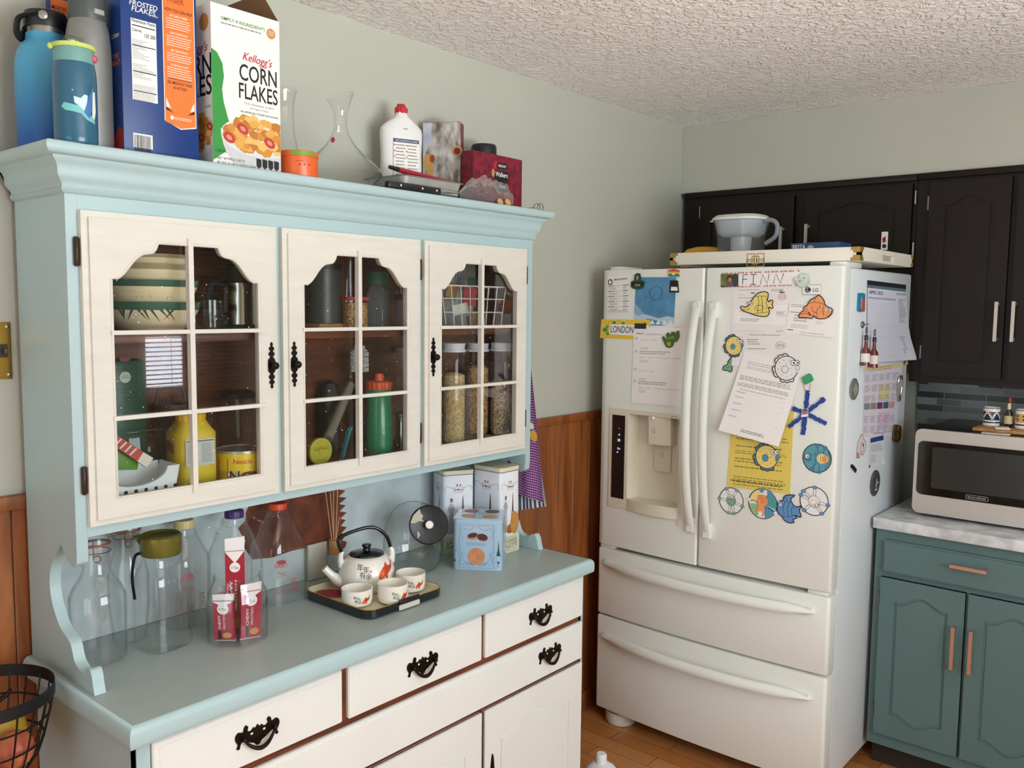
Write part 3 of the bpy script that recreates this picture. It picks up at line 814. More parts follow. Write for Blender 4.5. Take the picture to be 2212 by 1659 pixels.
# lower case
LX0, LX1, LY = 0.006, 1.402, -0.462
lc = MB(blue)
lc.span((LX0, LY, 0.0), (LX0 + 0.018, HB, 0.8295)).span((LX1 - 0.018, LY, 0.0), (LX1, HB, 0.8295)).span((LX0, LY - 0.003, 0.0), (LX0 + 0.026, LY + 0.02, 0.8295)).span((LX1 - 0.008, LY - 0.003, 0.0), (LX1, LY + 0.02, 0.8295))
lc.span((LX0 + 0.018, LY + 0.03, 0.0), (LX1 - 0.018, LY + 0.05, 0.07))
lc.build('lower_case', ht)
MB(raw).span((LX0 + 0.0262, LY, 0.07), (LX1 - 0.0082, LY + 0.012, 0.8295)).build('rail_frame', ht)
PD = on_y(LY)
halfh = [(0, .019), (.005, .013), (.010, .015), (.014, .011), (.019, .010), (.024, .014), (.022, .020), (.026, .025), (.031, .022), (.033, .014), (.038, .014), (.044, .016), (.050, .012), (.052, .004), (.049, -.004), (.046, -.010), (.049, -.017), (.043, -.019), (.040, -.010), (.036, -.006), (.028, -.008), (.018, -.014), (.009, -.018), (.004, -.024), (0, -.025)]
def bail_pull(parent, u, v, th, k=1.0):
    hs = smoothline(halfh, 3)
    out = hs + [(-a, b) for a, b in hs[1:-1][::-1]]
    m = MB(bronze).prism([(u + a * k, v + b * k) for a, b in out], PD, th + 0.0002, th + 0.0028)
    m.use(chalk2)
    for sg in (-1, 1): m.disc(u + sg * 0.0145 * k, v + 0.004 * k, 0.0032, PD, th + 0.0031, 0.0024, 12)
    m.use(bronze)
    pts = []
    for i in range(17):
        a = i / 16; uu = -0.036 + 0.072 * a; d = 0.0265 * (math.sin(PI * a) ** 0.75)
        pts.append(PD(u + uu * k, v + (0.001 - d) * k, th + 0.010 + 0.007 * math.sin(PI * a)))
    m.tube(pts, [0.0026 + 0.0022 * math.sin(PI * i / 16) for i in range(17)], 8)
    for sg in (-1, 1):
        m.tube([PD(u + sg * 0.036 * k, v + 0.001, th + 0.001), PD(u + sg * 0.036 * k, v + 0.001, th + 0.012)], 0.0035, 10)
        m.sphere(PD(u + sg * 0.036 * k, v + 0.001, th + 0.012), 0.0045, 12, 8)
    m.build('handle', parent)
def drawer_front(u0, v0, u1, v1, name='drawer', inset=0.012):
    m = MB(chalk2)
    m.prism(rrect(u0, v0, u1, v1, 0.004, 3), PD, 0.0005, 0.008)
    m.prism(rrect(u0 + 0.0015, v0 + 0.0015, u1 - 0.0015, v1 - 0.0015, 0.004, 3), PD, 0.008, 0.010)
    i = inset
    m.prism(rrect(u0 + i, v0 + i, u1 - i, v1 - i, 0.002, 3), PD, 0.010, 0.0115)
    return m.build(name, ht)
dz1, dz0 = 0.8185, 0.697
for u0, u1, hpx in ((0.034, 0.474, 0), (0.492, 0.937, 1), (0.951, 1.391, 2)):
    d = drawer_front(u0, dz0, u1, dz1)
    hu, hv = ((0.254,0.757), (0.719,0.756), (1.182,0.757))[hpx]
    bail_pull(d, hu, hv, 0.0115)
lz1, lz0 = 0.679 , 0.563
d = drawer_front(0.034, lz0, 1.391, lz1, inset=0.010)
hu, hv = (1.228,0.628)
bail_pull(d, hu, hv, 0.0115); bail_pull(d, 1.425 - hu, hv, 0.0115)
for u0, u1 in ((0.034, 0.474), (0.492, 0.937), (0.951, 1.391)):
    d = panel_door(ht, PD, u0, 0.085, u1, lz0 - 0.012, chalk2, th=0.0115, stile=0.062, rise=0.035, name='cupboard_door')
    hx_, hz_ = u0 + 0.029, 0.422
    m = MB(bronze).prism(smoothline([(hx_, hz_), (hx_ + 0.005, hz_ - 0.018), (hx_ + 0.008, hz_ - 0.06), (hx_ + 0.006, hz_ - 0.11), (hx_, hz_ - 0.125), (hx_ - 0.006, hz_ - 0.11), (hx_ - 0.008, hz_ - 0.06), (hx_ - 0.005, hz_ - 0.018)], 4, True), PD, 0.0117, 0.0140)
    m.tube([PD(hx_, hz_ - 0.04, 0.014), PD(hx_, hz_ - 0.05, 0.026), PD(hx_, hz_ - 0.085, 0.026), PD(hx_, hz_ - 0.095, 0.014)], 0.0032, 8); m.build('handle', d)
# wire hooks screwed to the right side (hold the towel)
wire = M('hook_wire', '8d8a84', 0.3, 0.9)

# ------------------------------------------------------------------ the fridge
fwhite = M('fridge_enamel', 'e6e8e1', 0.32, bump=0.04, bs=350)
fside = M('fridge_side_enamel', 'dde4e6', 0.4, bump=0.06, bs=300)
fgasket = M('gasket_grey', '8f918f', 0.6)
fcream = M('dispenser_cream', 'ddd6c2', 0.4)
fx0, fx1, fc, fh = 0.0865, 0.9915, 0.539, 0.4525      # u along the front (u = -y)
def bow(u): return 2.026 - 0.018 * (1 - ((u - fc) / fh) ** 2)
def PF(u, v, h): return Vector((bow(u) - h, -u, v))
fr_ = thing('refrigerator', 'white four-door refrigerator with a water dispenser, covered with papers', 'refrigerator', (2.37, -0.539, 0))
MB(fside).span((2.095, -fx1 + 0.001, 0.055), (2.72, -fx0 - 0.001, 1.765), 0.008).build('body', fr_)
MB(fgasket).span((2.080, -fx1 + 0.012, 0.08), (2.0955, -fx0 - 0.012, 1.755)).build('gasket', fr_)
def slab(mb, u0, u1, z0, z1, rl=0.0, rr=0.0, back=2.080, rt=0.005):
    """front panel with the bowed face; rl / rr round the outer corners"""
    def plan(ins):
        a, b = u0 + ins, u1 - ins; pts = [(back, a)]
        N = 10
        for i in range(N + 1):
            u = a + (b - a) * i / N
            if i == 0 and rl:
                for k in range(6):
                    t = k / 5 * PI / 2; pts.append((bow(u) + ins + rl * (1 - math.sin(t)), a + rl * (1 - math.cos(t))))
            elif i == N and rr:
                for k in range(6):
                    t = k / 5 * PI / 2; pts.append((bow(u) + ins + rr * (1 - math.cos(t)), b - rr * (1 - math.sin(t))))
            else: pts.append((bow(u) + ins, u))
        pts.append((back, b)); return pts
    rings = [(rt, z0), (rt * 0.3, z0 + rt * 0.3), (0, z0 + rt), (0, z1 - rt), (rt * 0.3, z1 - rt * 0.3), (rt, z1)] if rt else [(0, z0), (0, z1)]
    vs = []; n = 0
    for ins, z in rings:
        p = plan(ins); n = len(p); vs += [(x, -u, z) for x, u in p]
    m = len(rings)
    fs = [[i * n + k, i * n + (k + 1) % n, (i + 1) * n + (k + 1) % n, (i + 1) * n + k] for i in range(m - 1) for k in range(n)]
    fs += [list(range(n)), [(m - 1) * n + k for k in range(n)]]
    return mb.add(vs, fs)
us = 0.5217
# dispenser opening
dA, dB = (0.1344,1.2544), (0.4404,1.2181)
dL, dR = dA[0], 0.4521
dT, dBm = dA[1], 0.8769
cL, cR = 0.2199, 0.4409
cT, cB = 1.2389, 0.8764
dl = MB(fwhite)
slab(dl, fx0, cL, 0.724, 1.770, rl=0.012, rt=0); slab(dl, cR, us - 0.003, 0.724, 1.770, rr=0.008, rt=0)
slab(dl, cL, cR, cT, 1.770, rt=0); slab(dl, cL, cR, 0.724, cB, rt=0)
doorL = dl.build('door', fr_, smooth=35, label='left door with the water and ice dispenser')
dm = MB(fwhite); slab(dm, us + 0.003, fx1, 0.724, 1.770, rl=0.008, rr=0.012, rt=0.004); doorR = dm.build('door', fr_, smooth=35, label='right door covered with fish pictures and papers')
dm = MB(fwhite); slab(dm, fx0, fx1, 0.447, 0.7075, 0.012, 0.012); dr1 = dm.build('drawer', fr_, smooth=35, label='upper freezer drawer')
dm = MB(fwhite); slab(dm, fx0, fx1, 0.068, 0.4385, 0.012, 0.012); dr2 = dm.build('drawer', fr_, smooth=35, label='lower freezer drawer')
# feet cover, hinge caps
ft = MB(fwhite)
ft.lathe([(0, 0.002), (0.055, 0.002), (0.06, 0.01), (0.06, 0.05), (0, 0.05)], (2.10, -0.16, 0), 28); ft.build('foot', fr_)
MB(fwhite).lathe([(0, 0.002), (0.055, 0.002), (0.06, 0.01), (0.06, 0.05), (0, 0.05)], (2.10, -0.92, 0), 28).build('foot', fr_)
MB(M('grille_grey', '9a9890', 0.6)).span((2.13, -0.97, 0.012), (2.16, -0.11, 0.066), 0.002).build('base_grille', fr_)
hc = MB(fwhite).span((2.03, -0.16, 0.7085), (2.09, -0.095, 0.7225), 0.003); hc.build('hinge_cover', fr_)
MB(fwhite).span((2.03, -0.983, 0.7085), (2.09, -0.915, 0.7225), 0.003).build('hinge_cover', fr_)
MB(fwhite).span((2.06, -0.985, 1.7655), (2.20, -0.93, 1.785), 0.005).build('hinge_cover', fr_)
MB(fwhite).span((2.06, -0.15, 1.7655), (2.20, -0.095, 1.785), 0.005).build('hinge_cover', fr_)
# door pulls: bowed bars
def pull(parent, u, ztop, zbot, out=0.062):
    N = 22; pts = []; ra = []
    for i in range(N + 1):
        t = i / N; z = ztop + (zbot - ztop) * t
        d = 0.006 + out * (1 - abs(2 * t - 1) ** 2.4)
        pts.append(PF(u, z, d))
    m = MB(fwhite); W2, D2 = 0.0155, 0.011
    vs = []; n = 12
    for i, p in enumerate(pts):
        k = min(1.0, 0.45 + 4 * min(i / N, 1 - i / N))
        for j in range(n):
            a = 2 * PI * j / n; ex = 2.6
            c_, s_ = math.cos(a), math.sin(a); q = (abs(c_) ** ex + abs(s_) ** ex) ** (-1 / ex)
            vs.append(p + Vector((D2 * k * q * s_, W2 * (0.75 + 0.25 * k) * q * c_, 0)))
    fs = [[i * n + j, i * n + (j + 1) % n, (i + 1) * n + (j + 1) % n, (i + 1) * n + j] for i in range(N) for j in range(n)]
    fs += [list(range(n)), [N * n + j for j in range(n)]]
    m.add(vs, fs)
    for zz in (ztop - 0.03, zbot + 0.03): m.prism([(u - 0.012, zz - 0.025), (u + 0.012, zz - 0.025), (u + 0.012, zz + 0.025), (u - 0.012, zz + 0.025)], PF, 0.0005, 0.02)
    m.build('handle', parent)
hz0, hz1 = 1.6572, 0.8407
pull(doorL, 0.4998, hz0, hz1); pull(doorR, 0.5649, hz0 - 0.002, hz1 - 0.01)
def wide_pull(parent, u0, u1, z, out=0.045, hgt=0.016):
    N = 26; m = MB(fwhite); vs = []; n = 12
    for i in range(N + 1):
        t = i / N; u = u0 + (u1 - u0) * t; d = 0.004 + out * (1 - abs(2 * t - 1) ** 2.2); k = min(1.0, 0.4 + 5 * min(t, 1 - t))
        p = PF(u, z, d)
        for j in range(n):
            a = 2 * PI * j / n; ex = 2.8
            c_, s_ = math.cos(a), math.sin(a); q = (abs(c_) ** ex + abs(s_) ** ex) ** (-1 / ex)
            vs.append(p + Vector((0.011 * q * c_ + 0.004 * s_, 0, hgt * k * q * s_)))
    fs = [[i * n + j, i * n + (j + 1) % n, (i + 1) * n + (j + 1) % n, (i + 1) * n + j] for i in range(N) for j in range(n)]
    fs += [list(range(n)), [N * n + j for j in range(n)]]
    m.add(vs, fs)
    for uu in (u0 + 0.03, u1 - 0.03): m.prism([(uu - 0.02, z - 0.01), (uu + 0.02, z - 0.01), (uu + 0.02, z + 0.01), (uu - 0.02, z + 0.01)], PF, 0.0004, 0.016)
    m.build('handle', parent)
wide_pull(dr1, 0.1251, 0.9475, 0.6552)
wide_pull(dr2, 0.1234, 0.9484, 0.3659)
# dispenser
dp = MB(fcream)
for (a, b, c, d) in ((dL, cL, dBm, dT), (cL, cR, cT, dT), (cR, dR, dBm - 0.022, dT)):
    dp.prism([(a, c), (b, c), (b, d), (a, d)], PF, 0.0004, 0.004)
dsp = dp.build('dispenser', doorL)
cav = MB(fcream); bx = 2.072
cav.add([(bow(cL), -cL, cB), (bow(cL), -cL, cT), (bx, -cL - 0.012, cT), (bx, -cL - 0.012, cB)], [[0, 1, 2, 3]])
cav.add([(bow(cR), -cR, cB), (bow(cR), -cR, cT), (bx, -cR + 0.004, cT), (bx, -cR + 0.004, cB)], [[0, 1, 2, 3]])
cav.add([(bx, -cL - 0.012, cB), (bx, -cL - 0.012, cT), (bx, -cR + 0.004, cT), (bx, -cR + 0.004, cB)], [[0, 1, 2, 3]])
cav.add([(bow(cL), -cL, cT), (bow(cR), -cR, cT), (bx, -cR + 0.004, cT), (bx, -cL - 0.012, cT)], [[0, 1, 2, 3]])
cav.build('cavity', doorL, smooth=0)
um = (cL + cR) / 2 + 0.012
sp = MB(fcream); zt = cT - 0.001
hw = 0.046
pl = [(bx - 0.001, um - hw - 0.012), (2.035, um - hw - 0.012), (2.012, um - hw * 0.72), (2.012, um + hw * 0.25), (2.022, um + hw + 0.006), (bx - 0.001, um + hw + 0.006)]
zb = 1.1354
vs = [(x, -u, zt) for x, u in pl] + [(x + 0.004, -u, zb) for x, u in pl]
sp.add(vs, [list(range(6)), list(range(6, 12))] + [[i, (i + 1) % 6, 6 + (i + 1) % 6, 6 + i] for i in range(6)])
so = sp.build('spout_housing', doorL, smooth=20)
Psp = on_x(2.0145)
ink = M('print_grey', '55534d', 0.5)
sg = MB(ink); cu_, cv_ = um - 0.012, (zt + zb) / 2
sg.line([(cu_ - 0.006, cv_ + 0.004), (cu_ - 0.0045, cv_ - 0.008), (cu_ + 0.0045, cv_ - 0.008), (cu_ + 0.006, cv_ + 0.004)], 0.0012, Psp, 0.0022).line([(cu_, cv_ + 0.012), (cu_, cv_ + 0.002)], 0.0012, Psp, 0.0022)
sg.build('cup_symbol', doorL)
MB(fcream).span((2.058, -um - 0.034, 1.0289), (2.0715, -um + 0.034, zb - 0.004), 0.003).build('paddle', doorL)
Pp = on_x(2.058); pv = 1.0919
MB(ink).line([(um - 0.008, pv), (um - 0.005, pv - 0.008), (um + 0.005, pv - 0.008), (um + 0.008, pv)], 0.0012, Pp, 0.0004, True).disc(um - 0.003, pv + 0.007, 0.002, Pp, 0.0004, None, 6).disc(um + 0.004, pv + 0.009, 0.002, Pp, 0.0004, None, 6).build('ice_symbol', doorL)
tr_ = MB(fcream)
pl = [(bx - 0.001, cL + 0.013), (bow(cL) - 0.002, cL - 0.004), (bow(cL) - 0.012, cL + 0.02), (2.000 - 0.012, um), (bow(cR) - 0.012, cR - 0.02), (bow(cR) - 0.004, cR - 0.0005), (bx - 0.001, cR - 0.005)]
z1_, z0_ = 0.9176, cB
vs = [(x, -u, z0_ + 0.0005) for x, u in pl] + [(x, -u, z1_) for x, u in pl]
n = len(pl); tr_.add(vs, [list(range(n)), list(range(n, 2 * n))] + [[i, (i + 1) % n, n + (i + 1) % n, n + i] for i in range(n)])
tr_.build('drip_tray', doorL, smooth=20)
MB(M('lamp_lens', 'f7f4ea', 0.2)).sphere((2.008, -um + 0.012, cT - 0.006), 0.006, 14, 8).build('lamp_lens', doorL)
pa, pb = (0.1483,1.2292), (0.2066,0.9134)
MB(M('display_black', '101114', 0.08, coat=0.5)).prism([(pa[0], pb[1]), (pb[0], pb[1]), (pb[0], pa[1]), (pa[0], pa[1])], PF, 0.0042, 0.0056).build('control_panel', doorL)
dg = MB(M('display_glow', 'b9c4ff', 0.5, emit=2.2)); PQ = lambda u, v, h: PF(u, v, 0.0056 + h)
gx = (pa[0] + pb[0]) / 2 + 0.003
for vv, tx, sz in ((1.1768, '=', 0.006), (1.1521, '-4', 0.009), (1.1306, '38', 0.010), (1.0995, 'On', 0.008)): dg.text(tx, gx, vv, sz, PQ, 0.0004)
dg.disc(gx - 0.005, 1.0891, 0.0028, PQ, 0.0004, None, 10)
dg.build('display_digits', doorL)
lgx = (0.4208,1.2411)
MB(ink).line([(lgx[0] - 0.013, lgx[1] - 0.005), (lgx[0] + 0.008, lgx[1] - 0.005), (lgx[0] + 0.008, lgx[1] + 0.005), (lgx[0] - 0.013, lgx[1] + 0.005)], 0.0014, PF, 0.0045, True).build('lock_symbol', doorL)

# ------------------------------------------------------------------ papers and magnets on the fridge front
paper = M('white_paper', 'efecea', 0.75)
paper2 = M('thin_white_paper', 'e9e5e4', 0.75)
ink_ = M('printed_grey', '85817f', 0.7); ink_l = M('pencil_grey', 'b3afad', 0.7); ink_b = M('printed_black', '1d1c1b', 0.6)
red_ink = M('red_pencil', 'c9504a', 0.7)
def PFo(o): return lambda u, v, h: PF(u, v, h + o)
def quad(q, s_, t_):
    """bilinear point on a sheet given by TL, TR, BR, BL corners"""
    a, b, c, d = q
    return tuple((a[i] * (1 - s_) + b[i] * s_) * (1 - t_) + (d[i] * (1 - s_) + c[i] * s_) * t_ for i in (0, 1))
def sheet_on(q, P, mat, o, fly=0.0, flyc=None):
    """paper slab with corners q lying on P; returns mesh and the local printing surface in unit coordinates (s right, t down)"""
    def Q(s_, t_, h):
        u, v = quad(q, s_, t_); lift = fly * t_ * t_ if flyc is None else flyc(s_, t_)
        return P(u, v, o + lift + h)
    m = MB(mat); N = 6
    m.sheet(lambda a, b: Q(a, b, 0.0005), N, N)
    m.sheet(lambda a, b: Q(a, b, 0.0001), N, N)
    k = (N + 1) ** 2
    rim = [i for i in range(N)] + [(N) + j * (N + 1) for j in range(N)] + [N * (N + 1) + i for i in range(N, 0, -1)] + [j * (N + 1) for j in range(N, 0, -1)]
    m.f += [[rim[i], rim[(i + 1) % len(rim)], k + rim[(i + 1) % len(rim)], k + rim[i]] for i in range(len(rim))]; m.fm += [0] * len(rim)
    W_ = math.hypot(q[1][0] - q[0][0], q[1][1] - q[0][1]); H_ = math.hypot(q[3][0] - q[0][0], q[3][1] - q[0][1])
    S_ = lambda u, v, h: Q(u / W_, 1 - v / H_, 0.0005 + h)     # metric coordinates, origin bottom-left
    return m, S_, W_, H_
def base_of(m):
    c = sum(m.v, Vector()) / len(m.v); z = min(p.z for p in m.v); return (c.x, c.y, z)
def put(m, name, label, cat, group=None): return solo(m, name, label, cat, base_of(m), group, smooth=0, recalc=True)

# school menu list, top left
m, S_, w, h = sheet_on([(0.1072,1.7451),(0.2081,1.7508),(0.2108,1.6146),(0.1117,1.6121)], PF, paper, 0.0002)
m.use(ink_b).text('BROCKPORT', w * 0.63, h * 0.885, h * 0.05, S_, width=w * 0.62, bold=0.02).disc(w * 0.13, h * 0.85, w * 0.11, S_, 0.0004).use(paper).disc(w * 0.13, h * 0.85, w * 0.07, S_, 0.0006)
m.use(ink_)
for k in range(5):
    v = h * (0.73 - k * 0.145); m.use(ink_b).rect(w * 0.02, v, w * 0.32, v + h * 0.016, S_).rect(w * 0.34, v + 0.0, w * 0.98, v + h * 0.005, S_).rect(w * 0.72, v, w * 0.97, v + h * 0.016, S_)
    m.use(ink_).greek(w * 0.07, v - h * 0.025, w * 0.5, v - h * 0.10, 3, S_, seed=k).greek(w * 0.72, v - h * 0.025, w * 0.93, v - h * 0.10, 3, S_, seed=k + 9)
m.use(ink_).greek(w * 0.02, h * 0.07, w * 0.98, h * 0.0, 3, S_, seed=44, ragged=0.05)
put(m, 'phone_list', 'white printed school contact list at the top left of the fridge door', 'paper')
# blue painting with torn perforations
m, S_, w, h = sheet_on([(0.2387,1.7439),(0.4094,1.7413),(0.4044,1.5681),(0.2332,1.5685)], PF, M('blue_gouache', '5b93b8', 0.8, col2='4c83aa', vs=25), 0.0002)
m.use(paper)
for k in range(16): m.rect(w * (0.18 + k * 0.052), h * 0.985, w * (0.20 + k * 0.052), h * 1.02, S_, 0.0002)
m.use(M('pale_wash', 'b4cbd8', 0.8)).poly([(0, 0), (w, 0), (w, h * 0.17), (w * 0.85, h * 0.20), (w * 0.62, h * 0.15), (w * 0.45, h * 0.19), (w * 0.25, h * 0.23), (w * 0.10, h * 0.19), (0.0, h * 0.24)], S_, 0.0004)
m.use(M('pale_wash2', 'dfe7ea', 0.8))
for k in range(4): m.poly([(w * (0.40 + k * 0.15), h * 0.02), (w * (0.47 + k * 0.15), h * 0.12), (w * (0.54 + k * 0.15), h * 0.03)], S_, 0.0006)
m.use(M('blue_wash_mid', '85b0c9', 0.8)).poly([(0, h * .24), (w * .1, h * .19), (w * .25, h * .23), (w * .12, h * .36), (0, h * .46)], S_, 0.0005)
m.use(M('pencil_blue', '3d6c8c', 0.8))
for r_, n_ in ((0.155, 26), (0.15, 22), (0.16, 18)):
    m.line([(w * 0.53 + h * r_ * math.cos(a * 0.27 + r_ * 40), h * 0.66 + h * r_ * math.sin(a * 0.27 + r_ * 40) * 0.95) for a in range(n_)], 0.0014, S_, 0.0005)
m.line([(w * 0.53 + 0.022 * math.cos(a * 0.3), h * 0.66 + 0.022 * math.sin(a * 0.3)) for a in range(13, 22)], 0.0014, S_, 0.0005)
put(m, 'painting', "child's blue painting of a circle on torn notebook paper", 'painting')
# green and rainbow magnets holding it
m = MB(M('magnet_dark_green', '1f4a2c', 0.5)).prism([(0.2198,1.7271),(0.2328,1.7312),(0.2333,1.7504),(0.245,1.7574),(0.258,1.7554),(0.2628,1.7317),(0.2783,1.7264),(0.2738,1.7032),(0.2545,1.6978),(0.2284,1.7005),(0.2188,1.7078)], PFo(0.0012), 0, 0.003)
m.use(M('magnet_black', '1a1a18', 0.5)).prism([(0.2199,1.7249),(0.2773,1.7243),(0.2747,1.7087),(0.2187,1.71)], PFo(0.0012), 0.003, 0.0035)
m.use(M('magnet_cream', 'e8dcc0', 0.5)); c = [(0.2489,1.7131)][0]; m.text('JACK & JILL', c[0], c[1] - 0.002, 0.0065, PFo(0.005), width=0.025, bold=0.02)
m.use(M('skin_tan', 'd8ab86', 0.6)); c = [(0.247,1.7416)][0]; m.disc(c[0], c[1], 0.0055, PFo(0.0046)); m.use(MATS['magnet_black']).rect(c[0] - 0.007, c[1] - 0.001, c[0] + 0.005, c[1] + 0.0012, PFo(0.005)); m.use(M('orange_bow', 'd8742e', .5)).disc(c[0], c[1] - 0.0075, 0.003, PFo(0.0048))
put(m, 'souvenir_magnet', 'green badge-shaped souvenir magnet at the top left of the blue painting', 'magnet')
stripes = ['d23b2e', 'e8892c', 'f0c93c', '4f9a4a', '2d7f9c']
m = MB(M('magnet_black', '1a1a18', 0.5)).prism([(0.3869,1.7293),(0.4174,1.7281),(0.4225,1.6858),(0.3844,1.6868)], PFo(0.0012), 0, 0.003)
m.use(paper).prism([(0.3915,1.7066),(0.4162,1.7056),(0.4186,1.692),(0.39,1.6929)], PFo(0.0012), 0.003, 0.0034)
for k, cc_ in enumerate(stripes):
    m.use(M('rainbow_' + cc_, cc_, 0.5)).prism([(0.3796,1.7632),(0.4211,1.7624),(0.4212,1.7575),(0.3798,1.7583)] if k < 0 else [(a, b - 0.0042 * k) for a, b in [(0.3795,1.7657),(0.421,1.7649),(0.4231,1.7587),(0.3783,1.7595)]], PFo(0.0012), 0, 0.0035)
m.use(MATS['rainbow_d23b2e']).prism([(0.3877,1.7655),(0.3962,1.7682),(0.4058,1.768),(0.4125,1.765)], PFo(0.0012), 0, 0.0035)
m.use(paper).disc(*(0.4001,1.7505), 0.004, PFo(0.0050), n=14)
put(m, 'rainbow_magnet', 'small rainbow house magnet at the top right of the blue painting', 'magnet')
# yellow name strip LONDON
m, S_, w, h = sheet_on([(0.083,1.5864),(0.3056,1.5879),(0.3047,1.5149),(0.0768,1.5151)], PF, M('yellow_card', 'e8c33f', 0.6), 0.0009)
m.use(paper).poly([(w * 0.18, h * 0.22), (w * 0.98, h * 0.18), (w * 0.98, h * 0.72), (w * 0.20, h * 0.76)], S_, 0.0006, .02)
m.use(ink_b).text('LONDON', w * 0.45, h * 0.32, h * 0.36, S_, 0.0010, width=w * 0.46)
m.use(M('frog_green', '4f9a3a', 0.6))
for uu, vv, rr in ((0.10, 0.45, 0.16), (0.14, 0.62, 0.09), (0.28, 0.84, 0.12), (0.47, 0.82, 0.10), (0.16, 0.25, 0.12), (0.9, 0.8, 0.1)): m.disc(w * uu, h * vv, h * rr, S_, 0.0009, h * rr * 0.75, 16)
m.use(paper)
for uu, vv in ((0.27, 0.95), (0.30, 0.95), (0.46, 0.93), (0.49, 0.93)): m.disc(w * uu, h * vv, h * 0.035, S_, 0.0011, None, 10)
m.use(M('magnet_strip', '2c2c2e', 0.6)).poly([(w * 0.70, h * 0.55), (w * 0.93, h * 0.55), (w * 0.93, h * 0.82), (w * 0.70, h * 0.82)], S_, 0.0012)
put(m, 'name_card', 'yellow name strip with green frogs reading LONDON on the left fridge door', 'card')
# folded sheet behind and worksheet in front
m, S_, w, h = sheet_on([(0.3094,1.5617),(0.4567,1.5837),(0.4656,1.508),(0.3111,1.5024)], PF, paper2, 0.0006)
m.use(ink_l).greek(w * 0.35, h * 0.85, w * 0.85, h * 0.70, 2, S_)
put(m, 'worksheet', 'white sheet peeking out above the fraction worksheet', 'paper')
m, S_, w, h = sheet_on([(0.2355,1.5578),(0.4582,1.5644),(0.4409,1.2836),(0.2306,1.2813)], PF, paper, 0.0018)
m.use(ink_b).text('Name', w * 0.06, h * 0.915, h * 0.025, S_, align='LEFT', width=w * 0.14, shear=0.2)
m.use(ink_).rect(w * 0.22, h * 0.905, w * 0.60, h * 0.908, S_); m.use(ink_l).text('London S', w * 0.28, h * 0.913, h * 0.022, S_, align='LEFT', width=w * 0.24, shear=0.1)
for k, (v, a, b) in enumerate(((0.86, '1', '3/4 x 4/5 = 12/20'), (0.69, '2', '3/5 + 1/2 = 1/10 yards of juice'), (0.45, '3', '7/12 + 2/3 = 15/12'), (0.29, '4', '3/4 - 1/2 = 1/4 more than Jill'))):
    m.use(ink_b).line([(w * 0.06 + 0.005 * math.cos(t * 0.7), h * v + 0.005 * math.sin(t * 0.7)) for t in range(9)], 0.0007, S_, 0.0005, True).text(a, w * 0.06, h * v - 0.002, 0.005, S_)
    m.use(ink_)
    if k in (1, 3): m.greek(w * 0.13, h * (v + 0.01), w * 0.75, h * (v - 0.04), 2, S_, seed=k)
    m.use(ink_l).text(b, w * 0.14, h * (v - (0.09 if k in (1, 3) else 0.03)), h * 0.022, S_, align='LEFT', width=w * (0.80 if k in (1, 3) else 0.30), shear=0.12)
    m.greek(w * 0.15, h * (v - 0.11), w * 0.32, h * (v - 0.15), 2, S_, seed=k + 3)
put(m, 'worksheet', "child's fraction worksheet hanging over the left door's name strip", 'paper')
m = MB(M('magnet_moss', '4d6434', .5)).prism([(0.3592,1.526),(0.3658,1.5317),(0.3799,1.5175),(0.3754,1.5382),(0.3863,1.546),(0.3929,1.5346),(0.3983,1.5472),(0.4098,1.5483),(0.4139,1.5393),(0.4196,1.5519),(0.4291,1.5514),(0.4312,1.5295),(0.4222,1.5147),(0.4091,1.5093),(0.4047,1.4954),(0.3905,1.4894),(0.3768,1.4931),(0.3695,1.5066)], PFo(0.0030), 0, 0.003)
m.use(M('lime_green', '8fae45', 0.5)); c = [(0.39,1.5045)][0]; m.disc(c[0], c[1], 0.0085, PFo(0.0061)); c = [(0.397,1.5272)][0]; m.use(M('lime_letters', 'a4bf5c', 0.5)).text('Lima', c[0], c[1] - 0.005, 0.013, PFo(0.0064), width=0.030, bold=0.03, ang=0.25)
put(m, 'souvenir_magnet', 'green hand-shaped souvenir magnet on the fraction worksheet', 'magnet')

# name strip FINN with a snapshot
m, S_, w, h = sheet_on([(0.5796,1.7526),(0.8551,1.7578),(0.8469,1.7065),(0.5808,1.7012)], PF, paper, 0.0004)
cols = ['cc3f4a', '8f9f7c', 'd8707a', 'b93a4c', 'e6cfc0']
for k in range(46):
    m.use(M('stripe_' + cols[k % 5], cols[k % 5], 0.6))
    a = w * (0.02 + k * 0.0212)
    if k % 9 not in (7,): m.rect(a, h * 0.885, a + w * 0.014, h * 0.99, S_, 0.0004); m.poly([(a, h * 0.01), (a + w * 0.014, h * 0.01), (a + w * 0.02, h * 0.10), (a + w * 0.006, h * 0.10)], S_, 0.0004)
m.use(ink_b)
LT = [[(.30, .18), (.30, .82)], [(.30, .80), (.365, .82)], [(.30, .52), (.355, .52)], [(.44, .18), (.435, .80)], [(.40, .80), (.475, .80)], [(.405, .17), (.475, .17)], [(.535, .18), (.545, .80), (.62, .18), (.63, .80)], [(.70, .18), (.71, .82), (.79, .18), (.805, .82)]]
for L_ in LT: m.line([(w * a, h * b) for a, b in L_], 0.0022, S_, 0.0005)
put(m, 'name_card', 'white name strip with striped borders reading FINN on the right fridge door', 'card')
q5 = [(0.5818,1.7483),(0.6454,1.748),(0.6464,1.7054),(0.5828,1.7046)]
m, S_, w, h = sheet_on(q5, PF, M('photo_green', '7c8a4a', 0.4, col2='4a5a34', vs=60), 0.0014)
m.use(M('photo_dark', '3c4240', 0.5)).rect(w * 0.70, h * 0.02, w, h * 0.98, S_, 0.0003).use(M('photo_hair', '2b211c', 0.6)).disc(w * 0.54, h * 0.66, h * 0.24, S_, 0.0005)
